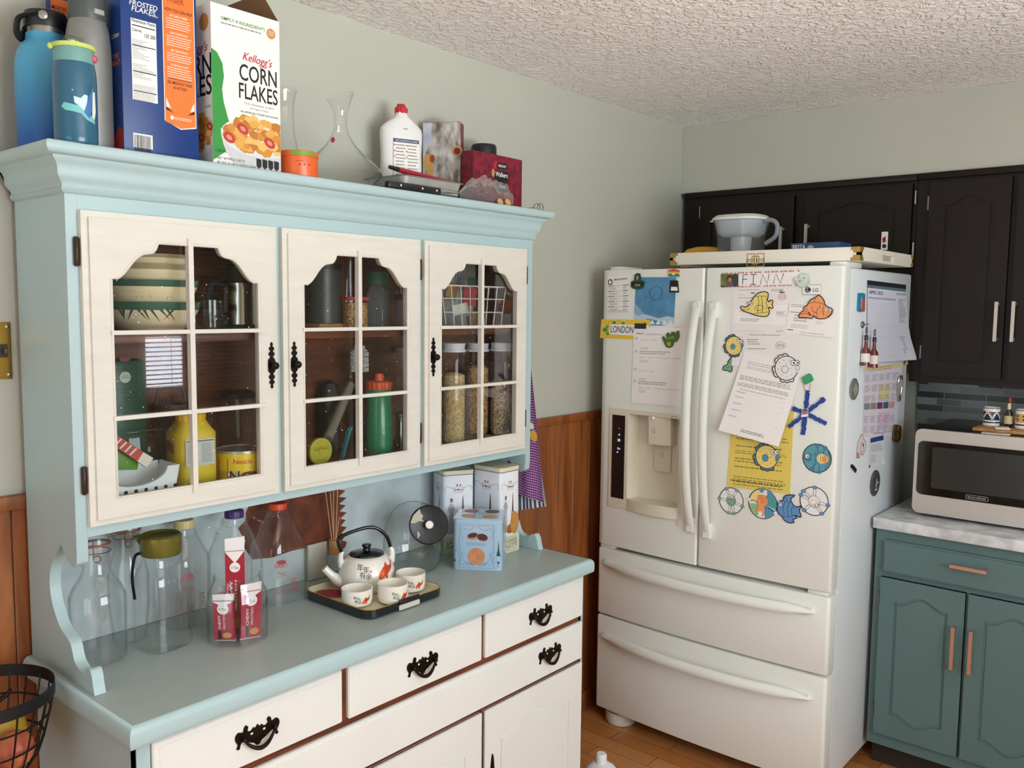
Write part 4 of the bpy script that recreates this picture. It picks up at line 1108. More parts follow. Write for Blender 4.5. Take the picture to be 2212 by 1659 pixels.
m.use(M('photo_skin', 'a97862', 0.6)).disc(w * 0.53, h * 0.55, h * 0.16, S_, 0.0007, h * 0.19).use(M('photo_mauve', '6d5566', 0.7)).poly([(w * 0.25, 0.001), (w * 0.32, h * 0.28), (w * 0.45, h * 0.40), (w * 0.66, h * 0.38), (w * 0.74, h * 0.2), (w * 0.74, 0.001)], S_, 0.0006)
m.use(MATS['photo_hair']).rect(0.0, 0.0, w * 0.25, h * 0.08, S_, 0.0008)
put(m, 'snapshot', 'small photo of a child in a mauve top on the striped name strip', 'photo')
# mint pebble magnet with two dark dots
mp = [(0.8392,1.727),(0.8435,1.7349),(0.8539,1.7321),(0.858,1.7426),(0.8704,1.747),(0.8841,1.7434),(0.8891,1.731),(0.8874,1.7164),(0.88,1.7041),(0.8677,1.7012),(0.8561,1.7053),(0.8491,1.7088),(0.8419,1.7168)]
m = MB(M('mint_ceramic', 'a9c6bb', 0.35, col2='d8ded0', vs=40)).prism(mp, PFo(0.0025), 0, 0.006)
m.use(M('dot_black', '20201e', 0.4)).disc(*(0.8705,1.7312), 0.0020, PFo(0.0086), n=12).disc(*(0.8573,1.7221), 0.0020, PFo(0.0086), n=12)
put(m, 'pebble_magnet', 'mint green heart-like ceramic magnet with two black dots', 'magnet')
# maker badge
m = MB(M('badge_white', 'ecebe8', 0.4)).prism([(0.8639,1.7098),(0.9229,1.7099),(0.9229,1.6786),(0.8645,1.6791)], PF, 0.0003, 0.0022)
m.use(ink_b); b4 = [(0.8639,1.7098),(0.9229,1.7099),(0.9229,1.6786),(0.8645,1.6791)]; m.line(b4, 0.0012, PF, 0.0026, True)
c = [(0.8809,1.6939)][0]; m.disc(c[0], c[1], 0.0098, PF, 0.0026); m.use(M('badge_white', 'ecebe8')).line([(c[0] - 0.001, c[1] + 0.005), (c[0] - 0.001, c[1] - 0.004), (c[0] + 0.003, c[1] - 0.004)], 0.0012, PF, 0.0030).line([(c[0] + 0.007 * math.cos(t * 0.3), c[1] + 0.007 * math.sin(t * 0.3)) for t in range(3, 20)], 0.0011, PF, 0.0030)
c = [(0.9058,1.6939)][0]; m.use(ink_b).text('LG', c[0], c[1] - 0.0058, 0.0115, PF, 0.0026, bold=0.03)
put(m, 'maker_badge', 'small white framed badge with two black letters on the right fridge door', 'badge')

# three school sheets under the fish
m, S_, w, h = sheet_on([(0.625,1.6972),(0.8448,1.7009),(0.8599,1.5255),(0.6232,1.5512)], PF, paper2, 0.0004)
m.use(ink_).greek(w * 0.1, h * 0.99, w * 0.45, h * 0.96, 1, S_).greek(w * 0.62, h * 0.99, w * 0.82, h * 0.93, 2, S_, seed=3).rect(w * 0.1, h * 0.87, w * 0.85, h * 0.873, S_)
m.use(ink_b).rect(w * 0.74, h * 0.935, w * 0.79, h * 0.955, S_).rect(w * 0.74, h * 0.905, w * 0.82, h * 0.925, S_).rect(w * .3, h * .9, w * .36, h * .92, S_)
c = (w * 0.775, h * 0.83); m.use(red_ink).line([(c[0] + 0.0135 * math.cos(t * 0.3), c[1] + 0.0085 * math.sin(t * 0.3)) for t in range(21)], 0.0008, S_, 0.0005, True).text('12/13', c[0], c[1] - 0.005, 0.0095, S_, shear=0.15, width=0.020)
m.use(ink_).greek(w * 0.1, h * 0.82, w * 0.35, h * 0.79, 1, S_, seed=8)
put(m, 'school_paper', 'white test sheet marked 12/13 in red under the yellow fish', 'paper')
m, S_, w, h = sheet_on([(0.6321,1.6412),(0.8168,1.6461),(0.8226,1.5588),(0.636,1.5683)], PF, paper, 0.0011)
m.use(ink_).greek(w * 0.12, h * 0.80, w * 0.3, h * 0.74, 1, S_).rect(w * 0.12, h * 0.55, w * 0.95, h * 0.555, S_).greek(w * 0.13, h * 0.46, w * 0.55, h * 0.30, 2, S_, seed=5).line([(w * 0.79, h * 0.74), (w * 0.98, h * 0.76), (w * 0.98, h * 0.62), (w * 0.79, h * 0.62)], 0.0005, S_, 0.0005, True).greek(w * 0.8, h * 0.74, w * 0.97, h * 0.63, 2, S_, seed=6)
m.line([(w * 0.03, h * 0.86), (w * 0.06, h * 0.93)], 0.0006, S_)
put(m, 'school_paper', 'white sheet in the middle of the three overlapping school papers', 'paper')
m, S_, w, h = sheet_on([(0.6278,1.5813),(0.8576,1.5815),(0.8663,1.4501),(0.6328,1.4383)], PF, paper2, 0.0018)
m.use(ink_).rect(w * 0.09, h * 0.835, w * 0.5, h * 0.838, S_).text('Meanings of Addition Assessment', w * 0.5, h * 0.73, h * 0.038, S_, width=w * 0.46, shear=0.15).rect(w * 0.08, h * 0.69, w * 0.88, h * 0.693, S_)
m.greek(w * 0.24, h * 0.66, w * 0.48, h * 0.50, 3, S_, seed=12, ragged=0.6).greek(w * 0.24, h * 0.44, w * 0.54, h * 0.39, 1, S_, seed=3).greek(w * 0.67, h * 0.87, w * 0.78, h * 0.82, 2, S_)
c = (w * 0.73, h * 0.50); m.use(M('purple_ink', '5d5068', 0.7)).line([(c[0] + 0.0170 * math.cos(t * 0.3), c[1] + 0.0125 * math.sin(t * 0.3)) for t in range(21)], 0.0008, S_, 0.0005, True).text('13/15', c[0], c[1] - 0.006, 0.012, S_, shear=0.1, width=0.024)
put(m, 'school_paper', 'addition assessment marked 13/15, lowest of the three school papers', 'paper')
m, S_, w, h = sheet_on([(0.8247,1.6534),(0.9775,1.6428),(0.9698,1.5437),(0.8133,1.5563)], PF, paper, 0.0026)
m.use(ink_).greek(w * 0.04, h * 0.97, w * 0.36, h * 0.86, 2, S_).greek(w * 0.13, h * 0.55, w * 0.42, h * 0.40, 2, S_, seed=4).use(ink_b).rect(w * 0.03, h * 0.69, w * 0.24, h * 0.705, S_).rect(w * 0.04, h * 0.10, w * 0.16, h * 0.125, S_).greek(w * 0.15, h * 0.64, w * 0.40, h * 0.58, 1, S_, seed=2)
m.use(ink_l).greek(w * 0.10, h * 0.32, w * 0.52, h * 0.18, 3, S_, seed=9).rect(w * 0.57, h * 0.05, w * 0.572, h * 0.5, S_).greek(w * 0.3, h * 0.10, w * 0.8, h * 0.03, 1, S_, seed=31).greek(w * 0.6, h * 0.48, w * 0.76, h * 0.38, 3, S_, seed=5); m.use(red_ink).rect(w * 0.92, h * 0.7, w * 0.925, h * 0.95, S_)
put(m, 'award_slip', 'white half-page slip tilted under the orange fish', 'paper')

# fish and creature cut-outs
black_o = M('marker_black', '17181a', 0.6)
def cutout(pts, fill, o, ow=0.0030, th=0.0012):
    pts = smoothline(pts, 3, True)
    m = MB(fill).prism(pts, PFo(o), 0, th); m.use(black_o).line(pts, ow, PFo(o + th), 0.0004, True); return m
def eye(m, c, r, o, look=(0.25, 0)):
    m.use(black_o).disc(c[0], c[1], r * 1.22, PFo(o), 0.0007, None, 16).use(paper).disc(c[0], c[1], r, PFo(o), 0.0009, None, 16).use(black_o).disc(c[0] + r * look[0], c[1] + r * look[1], r * 0.42, PFo(o), 0.0011, None, 12)
def inkl(m, pts, o, w=0.0012, closed=False): m.use(black_o).line(pts, w, PFo(o), 0.0007, closed); return m
yel = M('fish_yellow', 'e6d27c', 0.65); org = M('fish_orange', 'ee9a63', 0.65); blu = M('fish_blue', '4f93b5', 0.65); wht = M('uncoloured_paper', 'e8e6e4', 0.7); grn = M('pencil_green', '7fa98a', 0.7); teal_ = M('crayon_teal', '5a9aa8', 0.65)
blu2 = M('crayon_blue', '5d8fc0', 0.65)
m = cutout([(0.659,1.6378),(0.6627,1.6402),(0.6742,1.6375),(0.6841,1.6404),(0.6889,1.6451),(0.6983,1.6605),(0.7054,1.6711),(0.7173,1.6823),(0.7317,1.6874),(0.7439,1.6879),(0.7525,1.6828),(0.753,1.6712),(0.7509,1.6619),(0.7572,1.6549),(0.7642,1.6614),(0.7703,1.6573),(0.7671,1.6469),(0.771,1.6388),(0.7676,1.6336),(0.7591,1.6375),(0.7555,1.6352),(0.7595,1.6247),(0.7564,1.6131),(0.7469,1.6071),(0.7274,1.608),(0.7075,1.6124),(0.6874,1.6192),(0.6709,1.6237),(0.6618,1.6319)], yel, 0.0036)
o = 0.0048
inkl(m, [(0.709,1.6723),(0.7249,1.6746),(0.7505,1.6735)], o); inkl(m, [(0.7025,1.6147),(0.727,1.6185),(0.7572,1.6224)], o); inkl(m, [(0.7188,1.6734),(0.722,1.6547),(0.7204,1.6313),(0.7197,1.6172)], o); inkl(m, [(0.731,1.6739),(0.7344,1.6501),(0.7355,1.6186)], o)
inkl(m, [(0.708,1.6335),(0.7138,1.6418),(0.726,1.6442),(0.7371,1.642),(0.7386,1.6338),(0.7315,1.6279),(0.7193,1.6261)], o, closed=True); inkl(m, [(0.6669,1.6296),(0.682,1.6281),(0.6919,1.6334)], o); inkl(m, [(0.7458,1.6688),(0.7509,1.6619),(0.7464,1.6525),(0.7516,1.6433),(0.7472,1.6316)], o)
eye(m, (0.6862,1.6517), 0.0042, o, (-.3, 0)); eye(m, (0.6962,1.6494), 0.0050, o)
put(m, 'fish_cutout', 'yellow paper butterfly fish on the right fridge door', 'magnet', 'paper fish magnets')
m = cutout([(0.8566,1.6077),(0.8607,1.6191),(0.8706,1.6283),(0.8714,1.6374),(0.8813,1.6443),(0.8876,1.6556),(0.8963,1.6647),(0.9061,1.6692),(0.9159,1.6764),(0.926,1.6715),(0.9342,1.6603),(0.938,1.6481),(0.9482,1.6403),(0.9594,1.6349),(0.9609,1.6249),(0.9559,1.6137),(0.9453,1.6057),(0.9278,1.6025),(0.9121,1.6051),(0.9029,1.6129),(0.8999,1.6038),(0.8806,1.6053),(0.8647,1.606)], org, 0.0036)
inkl(m, [(0.8878,1.6511),(0.9034,1.6546),(0.9213,1.6531),(0.937,1.6469)], o); inkl(m, [(0.9062,1.6681),(0.9045,1.6557)], o); inkl(m, [(0.8972,1.6421),(0.9001,1.6264),(0.9114,1.622),(0.9153,1.6356),(0.9198,1.6356),(0.9237,1.6468)], o); inkl(m, [(0.935,1.6425),(0.9311,1.629),(0.9362,1.6134)], o); inkl(m, [(0.9047,1.6231),(0.9136,1.6232),(0.9155,1.6041)], o); inkl(m, [(0.8855,1.624),(0.8961,1.6128)], o, 0.003); inkl(m, [(0.8608,1.6157),(0.8778,1.6193),(0.8961,1.6128)], o); inkl(m, [(0.8749,1.6352),(0.884,1.633),(0.8799,1.6239),(0.8729,1.6283)], o); inkl(m, [(0.9428,1.6124),(0.9516,1.6114),(0.9557,1.6181)], o)
eye(m, (0.9438,1.6309), 0.0050, o); eye(m, (0.9541,1.631), 0.0046, o, (-.2, 0))
put(m, 'fish_cutout', 'orange paper goldfish on the tilted white slip', 'magnet', 'paper fish magnets')
def puffer(cen, R_, fill, fin, ofs, look, uncol=False):
    """round puffer fish with scalloped fins; cen/R_ in fridge-front metres"""
    cx_, cy_ = cen
    def arc(a0, a1, k, n): return [(cx_ + R_ * (1.16 + 0.10 * abs(math.sin(k * PI * i / n))) * math.cos(a0 + (a1 - a0) * i / n), cy_ + R_ * (1.16 + 0.10 * abs(math.sin(k * PI * i / n))) * math.sin(a0 + (a1 - a0) * i / n)) for i in range(n + 1)]
    m = MB(fin)
    for a0, a1, k in ((1.5, 2.7, 3), (3.05, 3.95, 2), (4.25, 5.35, 3)):
        pts = [(cx_ + R_ * 0.9 * math.cos(a), cy_ + R_ * 0.9 * math.sin(a)) for a in (a1, (a0 + a1) / 2, a0)] + arc(a0, a1, k, 12)
        m.use(fin).prism(pts, PFo(ofs), 0, 0.001); m.use(black_o).line(pts, 0.0030, PFo(ofs + 0.001), 0.0003, True)
    ring_ = [(cx_ + R_ * math.cos(t * PI / 16), cy_ + R_ * 1.04 * math.sin(t * PI / 16)) for t in range(32)]
    m.use(fill).prism(ring_, PFo(ofs), 0.0002, 0.0018); m.use(black_o).line(ring_, 0.0026, PFo(ofs + 0.0018), 0.0003, True)
    o2 = ofs + 0.0018
    m.use(fin if not uncol else fill).disc(cx_ - R_ * 0.12, cy_ - R_ * 0.10, R_ * 0.27, PFo(o2), 0.0004, R_ * 0.30, 14); inkl(m, [(cx_ - R_ * 0.12 + R_ * 0.28 * math.cos(t * 0.45), cy_ - R_ * 0.10 + R_ * 0.31 * math.sin(t * 0.45)) for t in range(14)], o2, 0.0012, True)
    for a, rr in ((1.2, .75), (1.9, .72), (2.5, .75), (3.3, .72), (4.1, .7), (4.8, .75), (5.4, .72), (1.6, .35), (0.0, .35)):
        p = (cx_ + R_ * rr * math.cos(a), cy_ + R_ * rr * math.sin(a)); inkl(m, [(p[0] - R_ * .06, p[1] + R_ * .04), (p[0], p[1] - R_ * .03), (p[0] + R_ * .06, p[1] + R_ * .04)], o2, 0.0008)
    ec = (cx_ + R_ * 0.58, cy_ + R_ * 0.48)
    eye(m, (ec[0], ec[1]), R_ * 0.20, o2); eye(m, (ec[0] + R_ * 0.34, ec[1] + R_ * 0.04), R_ * 0.18, o2)
    lip = (cx_ + R_ * 0.98, cy_ + R_ * 0.08)
    m.use(fin if not uncol else fill).disc(lip[0], lip[1], R_ * 0.17, PFo(o2), 0.0009, R_ * 0.2, 12).disc(lip[0] - R_ * 0.06, lip[1] - R_ * 0.26, R_ * 0.14, PFo(o2), 0.0009, None, 12)
    inkl(m, [(lip[0] + R_ * 0.18 * math.cos(t * 0.6), lip[1] + R_ * 0.2 * math.sin(t * 0.6)) for t in range(10)], o2 + 0.0004, 0.001, True)
    return m
pfy = M('puffer_yellow', 'e9cf78', 0.65)
m = puffer((0.6394,1.5072), 0.03060000000000007, pfy, blu, 0.0030, 0); put(m, 'puffer_cutout', 'yellow puffer fish with blue fins left of the 13/15 mark', 'magnet', 'paper fish magnets')
m = puffer((0.8249,1.4411), 0.037799999999999945, wht, wht, 0.0076, 0, True); put(m, 'puffer_cutout', 'uncoloured white puffer fish on top of the loose white letter', 'magnet', 'paper fish magnets')
m = puffer((0.768,1.143), 0.037699999999999956, pfy, blu, 0.0030, 0); put(m, 'puffer_cutout', 'yellow puffer fish with blue fins on the yellow notice', 'magnet', 'paper fish magnets')
m = cutout([(0.5998,1.4268),(0.6042,1.4368),(0.6171,1.4423),(0.6181,1.452),(0.628,1.4641),(0.6319,1.466),(0.6335,1.4202),(0.6178,1.4225),(0.6047,1.4222)], grn, 0.0006)
inkl(m, [(0.6071,1.4297),(0.6201,1.4328),(0.6303,1.4381)], 0.0018); inkl(m, [(0.6195,1.4497),(0.6272,1.4525)], 0.0018)
put(m, 'fish_cutout', 'green paper fish tail showing behind the loose letter', 'magnet', 'paper fish magnets')
# yellow notice and loose white letter
m, S_, w, h = sheet_on([(0.6409,1.2975),(0.8513,1.3017),(0.8492,1.0271),(0.6283,1.0238)], PF, M('yellow_paper', 'dfc860', 0.75), 0.0010)
m.use(M('notice_ink', '8a7d3c', 0.7))
for a, b, n_, s0 in ((0.68, 0.60, 2, 1), (0.55, 0.51, 1, 2), (0.48, 0.43, 2, 4), (0.39, 0.32, 2, 5), (0.29, 0.25, 1, 6), (0.16, 0.03, 4, 7)): m.greek(w * 0.10, h * a, w * 0.94, h * b, n_, S_, seed=s0, ragged=0.12)
m.use(M('notice_ink_dark', '3a3418', 0.7)).greek(w * 0.05, h * 0.105, w * 0.92, h * 0.075, 1, S_, seed=17, ragged=0.02)
put(m, 'notice', 'yellow printed notice on the right fridge door', 'paper')
m, S_, w, h = sheet_on([(0.6761,1.4898),(0.8765,1.4617),(0.8186,1.1861),(0.6062,1.2188)], PF, paper, 0.0034, flyc=lambda s_, t_: 0.004 * (1 - t_) * 0 + 0.028 * t_ ** 1.6)
for a, b, n_, s0, mm in ((0.90, 0.85, 2, 1, ink_l), (0.84, 0.80, 2, 2, ink_l), (0.72, 0.66, 3, 3, ink_), (0.63, 0.58, 3, 4, ink_), (0.555, 0.54, 1, 5, ink_)): m.use(mm).greek(w * (0.06 if n_ == 3 else 0.12), h * a, w * 0.92, h * b, n_, S_, seed=s0, ragged=0.08)
m.use(ink_)
for v in (0.50, 0.44, 0.36, 0.28, 0.20): m.rect(w * 0.10, h * v, w * 0.90, h * v + 0.0004, S_); m.greek(w * 0.08, h * v + 0.006, w * 0.25, h * v + 0.001, 1, S_, seed=int(v * 100))
m.use(ink_b).greek(w * 0.35, h * 0.09, w * 0.75, h * 0.05, 2, S_, seed=15, ragged=0.1)
put(m, 'letter', 'loose white printed letter swinging out over the yellow notice', 'paper')
# turtle disc, other discs, blue fish
def badge(cen, R_, fill, ofs):
    ring_ = [(cen[0] + R_ * math.cos(t * PI / 18), cen[1] + R_ * 1.03 * math.sin(t * PI / 18)) for t in range(36)]
    return MB(fill).prism(ring_, PFo(ofs), 0, 0.0012).use(black_o).line(ring_, 0.0028, PFo(ofs + 0.0012), 0.0003, True)
c = [(0.9319,1.157)][0]; R_ = 0.04470000000000007; o = 0.0016
m = badge(c, R_, teal_, 0.0004)
def D_(a, b): return (c[0] + R_ * a, c[1] + R_ * b)
m.use(M('turtle_dark_teal', '3d7f93', 0.65)).disc(*D_(-.62, .0), R_ * .33, PFo(o), .0004, R_ * .30)
m.use(teal_).disc(*D_(.22, 0), R_ * .52, PFo(o), .0004, R_ * .46)
for k, (a, cc_) in enumerate(((-.12, '5a9aa8'), (.02, '4f93b5'), (.16, 'efe0a0'), (.32, 'f0c878'), (.48, 'e9a458'))): m.use(M('shell_' + cc_, cc_, .65)).disc(*D_(a + .14, 0), R_ * (.42 - .05 * k), PFo(o), .0006 + .0001 * k, R_ * (.46 - .055 * k))
for k in range(5): inkl(m, [D_(-.14 + k * .16, -.42 + .05 * k), D_(-.02 + k * .16, 0), D_(-.14 + k * .16, .42 - .05 * k)], o + .0006, .0011)
eye(m, D_(-.68, .08), R_ * .15, o)
for a, b in ((0, .9), (.55, .8), (-.3, -.82), (.2, -.95)): m.use(MATS['turtle_dark_teal']).disc(*D_(a, b), R_ * .16, PFo(o), .0006, None, 12); inkl(m, [D_(a * .9, b * .8), D_(a * .6 + .08, b * .5)], o, .0016)
inkl(m, [D_(.75, .6), D_(.95, .2), D_(.8, -.3), D_(.6, -.7)], o); inkl(m, [D_(-.3, .2), D_(.0, .35), D_(.3, .5)], o)
put(m, 'turtle_cutout', 'round teal turtle picture below the blue snowflake', 'magnet', 'round paper sea creatures')
def sea_star(cen, R_, body, tip, ofs, a0, label, arms):
    c = cen; m = badge(c, R_, wht, ofs); o = ofs + 0.0012
    Dp = lambda a, r: (c[0] + R_ * r * math.cos(a), c[1] + R_ * r * math.sin(a))
    for a in arms:
        for d in (-.13, .13): inkl(m, [Dp(a + d * 1.6, .40), Dp(a + d, .7), Dp(a + d * .7, .93)], o, .001)
        m.use(tip).disc(*Dp(a, 1.0), R_ * .16, PFo(o), .0008, R_ * .13, 12); inkl(m, [(Dp(a, 1.0)[0] + R_ * .16 * math.cos(t), Dp(a, 1.0)[1] + R_ * .13 * math.sin(t)) for t in range(7)], o + .0004, .0009, True)
    m.use(body).disc(c[0], c[1], R_ * .40, PFo(o), .0006, None, 18); inkl(m, [(c[0] + R_ * .40 * math.cos(t * PI / 9), c[1] + R_ * .40 * math.sin(t * PI / 9)) for t in range(18)], o, .001, True)
    for t in range(6): inkl(m, [(c[0] + R_ * .26 * math.cos(t) + R_ * .05 * math.cos(q), c[1] + R_ * .2 * math.sin(t) - R_ * .1 + R_ * .05 * math.sin(q)) for q in range(7)], o, .0006, True)
    eye(m, Dp(a0 + .35, .36), R_ * .13, o); eye(m, Dp(a0 - .35, .36), R_ * .13, o)
    put(m, 'sea_star_cutout', label, 'magnet', 'round paper sea creatures')
R_ = 0.04349999999999998
sea_star((0.6468,0.9766), R_, grn, grn, 0.0004, 1.57, 'white disc with a pale green sea star at the lower left of the door', (2.0, 1.1, 3.1, -.3, -1.75, -1.3))
c = [(0.7589,0.9834)][0]; R_ = 0.048900000000000055
m = badge(c, R_, wht, 0.0004); o = .0016
for cc_, a0, a1 in (('efd98a', 1.7, 3.0), ('4b9aa0', -.3, 1.2), ('8fbf8a', 3.25, 4.3), ('4f93b5', 4.9, 5.9)): m.use(M('wedge_' + cc_, cc_, .65)).poly([(c[0] + R_ * .1, c[1])] + [(c[0] + R_ * .96 * math.cos(a0 + (a1 - a0) * i / 8), c[1] + R_ * .98 * math.sin(a0 + (a1 - a0) * i / 8)) for i in range(9)], PFo(o), .0004)
m.use(org).poly([D_(-.35, .55), D_(.15, .6), D_(.42, .35), D_(.38, .05), D_(.12, -.2), D_(.2, -.5), D_(.05, -.85), D_(-.35, -.8), D_(-.42, -.5), D_(-.3, -.2), D_(-.4, .15)], PFo(o), .0007)
inkl(m, [D_(-.35, .55), D_(.15, .6), D_(.42, .35), D_(.38, .05), D_(.12, -.2), D_(.2, -.5), D_(.05, -.85), D_(-.35, -.8), D_(-.42, -.5), D_(-.3, -.2), D_(-.4, .15)], o + .0002, .001, True)
for a, b, r in ((-.15, .4, .09), (.2, .3, .14), (-.05, .1, .07)): inkl(m, [(c[0] + R_ * (a + r * math.cos(t)), c[1] + R_ * (b + r * 1.3 * math.sin(t))) for t in range(7)], o + .0003, .0008, True)
inkl(m, [D_(-.9, .1), D_(-.6, .15), D_(-.35, 0)], o, .0024); inkl(m, [D_(.35, -.2), D_(.6, -.3), D_(.85, -.5)], o, .0024)
m.use(wht).disc(*D_(-.98, .15), R_ * .12, PFo(o), .001, None, 10).disc(*D_(.92, -.5), R_ * .12, PFo(o), .001, None, 10).disc(*D_(-.15, -.7), R_ * .16, PFo(o), .001, None, 12)
m.use(blu2).disc(*D_(-.1, .92), R_ * .17, PFo(o), .001, None, 12).disc(*D_(.45, .85), R_ * .17, PFo(o), .001, None, 12)
put(m, 'crab_cutout', 'many-coloured round picture with an orange creature under the yellow notice', 'magnet', 'round paper sea creatures')
R_ = 0.04500000000000004
sea_star((0.9283,1.0165), R_, wht, blu2, 0.0004, -1.0, 'white disc with a blue-tipped sea star at the lower right of the door', (1.55, 2.45, 2.8, -.15, -.95, -2.3))
m = cutout([(0.8102,0.996),(0.8176,1.002),(0.8289,1.0053),(0.8317,1.0188),(0.8444,1.0255),(0.8653,1.0284),(0.8639,1.0234),(0.8545,1.0155),(0.8566,1.0045),(0.8683,0.9916),(0.8795,0.9917),(0.8905,0.9965),(0.8832,0.9809),(0.8904,0.9593),(0.876,0.9603),(0.8695,0.9626),(0.8763,0.9539),(0.8637,0.947),(0.8673,0.9378),(0.8513,0.9336),(0.8347,0.9408),(0.8278,0.9512),(0.8142,0.9605),(0.8096,0.9795)], blu2, 0.0024)
o = .0036
inkl(m, [(0.8323,1.0026),(0.855,1.0026)], o); inkl(m, [(0.8357,0.9998),(0.8282,0.9823),(0.834,0.9603)], o); inkl(m, [(0.8487,1.0001),(0.843,0.978),(0.8488,0.9561)], o); inkl(m, [(0.8635,0.9925),(0.8561,0.9768),(0.8616,0.9581)], o); inkl(m, [(0.8277,0.9528),(0.8473,0.9526),(0.8695,0.9626)], o); inkl(m, [(0.8382,1.0197),(0.8419,1.0072)], o)
eye(m, (0.8214,0.9895), .0050, o); eye(m, (0.8154,0.9984), .0036, o)
put(m, 'fish_cutout', 'blue striped paper fish between two round pictures at the bottom', 'magnet', 'paper fish magnets')
# felt snowflake hanging from a green magnet
m = MB(M('magnet_green', '3f9a6a', 0.45)).prism([(0.8738,1.4127),(0.8966,1.4282),(0.9029,1.4254),(0.9114,1.4087),(0.9054,1.402),(0.8872,1.3915),(0.8808,1.3958)], PFo(0.0004), 0, 0.006); put(m, 'block_magnet', 'small green square magnet above the blue snowflake', 'magnet')
sf = M('blue_craft_stick', '2348a0', 0.6, var=0.3, vs=150)
t = thing('snowflake_ornament', 'blue craft-stick snowflake with a tiny photo hanging on the fridge', 'ornament', (2.0, *(-0.8844,1.2282)))
rnd = random.Random(2)
for k, (a, b) in enumerate((((1068, 205), (1020, 660)), ((915, 385), (1265, 540)), ((880, 580), (1245, 285)))):
    A_, B_ = [[(0.8936,1.373),(0.8844,1.2282)],[(0.8476,1.3126),(0.9583,1.2729)],[(0.8389,1.2494),(0.9489,1.3518)]][k]
    st = MB(sf); P_ = PFo(0.001 + k * 0.0021); L_ = Vector(B_) - Vector(A_); n_ = Vector((-L_.y, L_.x)).normalized(); hw = 0.0058
    top = []; bot = []
    for i in range(27):
        p = Vector(A_) + L_ * i / 26; e = hw + rnd.uniform(-0.0015, 0.0030)
        top.append(tuple(p + n_ * e)); bot.append(tuple(p - n_ * (hw + rnd.uniform(-0.0015, 0.0030))))
    st.prism(top + bot[::-1], P_, 0, 0.002); st.build('stick', t, smooth=20)
q = [(0.8794,1.3119),(0.8996,1.3157),(0.9013,1.29),(0.8783,1.2855)]
m, S_, w, h = sheet_on(q, PF, paper, 0.0075)
m.use(M('photo_grey', '8d8a88', .6)).rect(w * .04, h * .3, w * .96, h * .96, S_, .0003).use(MATS['photo_hair']).disc(w * .52, h * .74, w * .3, S_, .0005).use(MATS['photo_skin']).disc(w * .52, h * .60, w * .24, S_, .0007, w * .28)
m.build('photo', t, smooth=0)
MB(M('red_yarn', 'c8474e', 0.8)).tube([PF(u, v, 0.004) for u, v in [(0.8824,1.3928),(0.8829,1.3818),(0.8874,1.3716)]], 0.0008, 6).tube([PF(u, v, 0.004) for u, v in [(0.9026,1.3956),(0.9016,1.383),(0.8989,1.3712)]], 0.0008, 6).build('hanging_loop', t)

# ------------------------------------------------------------------ side of the fridge
PS = on_y(-0.9905)
def PSo(o): return lambda u, v, h: PS(u, v, h + o)
# wall calendar
q = [(2.234,1.73),(2.651,1.725),(2.702,1.446),(2.262,1.452)]
m, S_, w, h = sheet_on(q, PS, M('calendar_back', '8f93a0', 0.7), 0.0004)
m.use(M('calendar_black', '22272c', 0.5)).rect(w * 0.01, h * 0.945, w, h * 1.0, S_, 0.0008).use(M('calendar_slate', '5f7586', 0.6)).rect(0.002, h * 0.905, w * 0.99, h * 0.946, S_, 0.0006)
q2 = [(2.24,1.705),(2.65,1.699),(2.763,1.447),(2.268,1.454)]
def lift(s_, t_): return 0.0016 + 0.020 * (max(0, s_ - 0.55) / 0.45) ** 2 * max(0, t_ - 0.6) / 0.4
k, S2, w2, h2 = sheet_on(q2, PS, M('calendar_page', 'd9dae6', 0.75), 0.0, flyc=lift)
k.use(M('calendar_navy', '3b4260', 0.6)).text('APRIL 2025', w2 * 0.03, h2 * 0.925, h2 * 0.048, S2, align='LEFT', width=w2 * 0.34, bold=0.02)
k.use(M('calendar_band', 'a3b3c6', 0.6)).rect(w2 * 0.02, h2 * 0.86, w2 * 0.70, h2 * 0.885, S2).rect(w2 * 0.72, h2 * 0.945, w2 * 0.99, h2 * 0.975, S2)
k.use(M('calendar_grid', 'c4c7d4', 0.7))
for r in range(6): k.rect(w2 * 0.02, h2 * (0.80 - r * 0.145), w2 * 0.70, h2 * (0.80 - r * 0.145) + 0.0006, S2)
for c_ in range(8): k.rect(w2 * (0.02 + c_ * 0.097), h2 * 0.08, w2 * (0.02 + c_ * 0.097) + 0.0006, h2 * 0.80, S2)
k.use(M('calendar_ink', '6d7286', 0.7)); d = 1
for r in range(5):
    for c_ in range(7):
        if (r == 0 and c_ < 2) or d > 30: continue
        k.text(str(d), w2 * (0.06 + c_ * 0.097), h2 * (0.77 - r * 0.145), h2 * 0.014, S2); d += 1
k.greek(w2 * 0.76, h2 * 0.90, w2 * 0.98, h2 * 0.55, 16, S2, seed=4, ragged=0.6).greek(w2 * 0.74, h2 * 0.36, w2 * 0.98, h2 * 0.10, 9, S2, seed=6, ragged=0.6)
cal = thing('wall_calendar', 'April wall calendar with a dark top band on the side of the fridge', 'calendar', base_of(m))
m.build('backing', cal, smooth=0); k.build('page', cal, smooth=0)
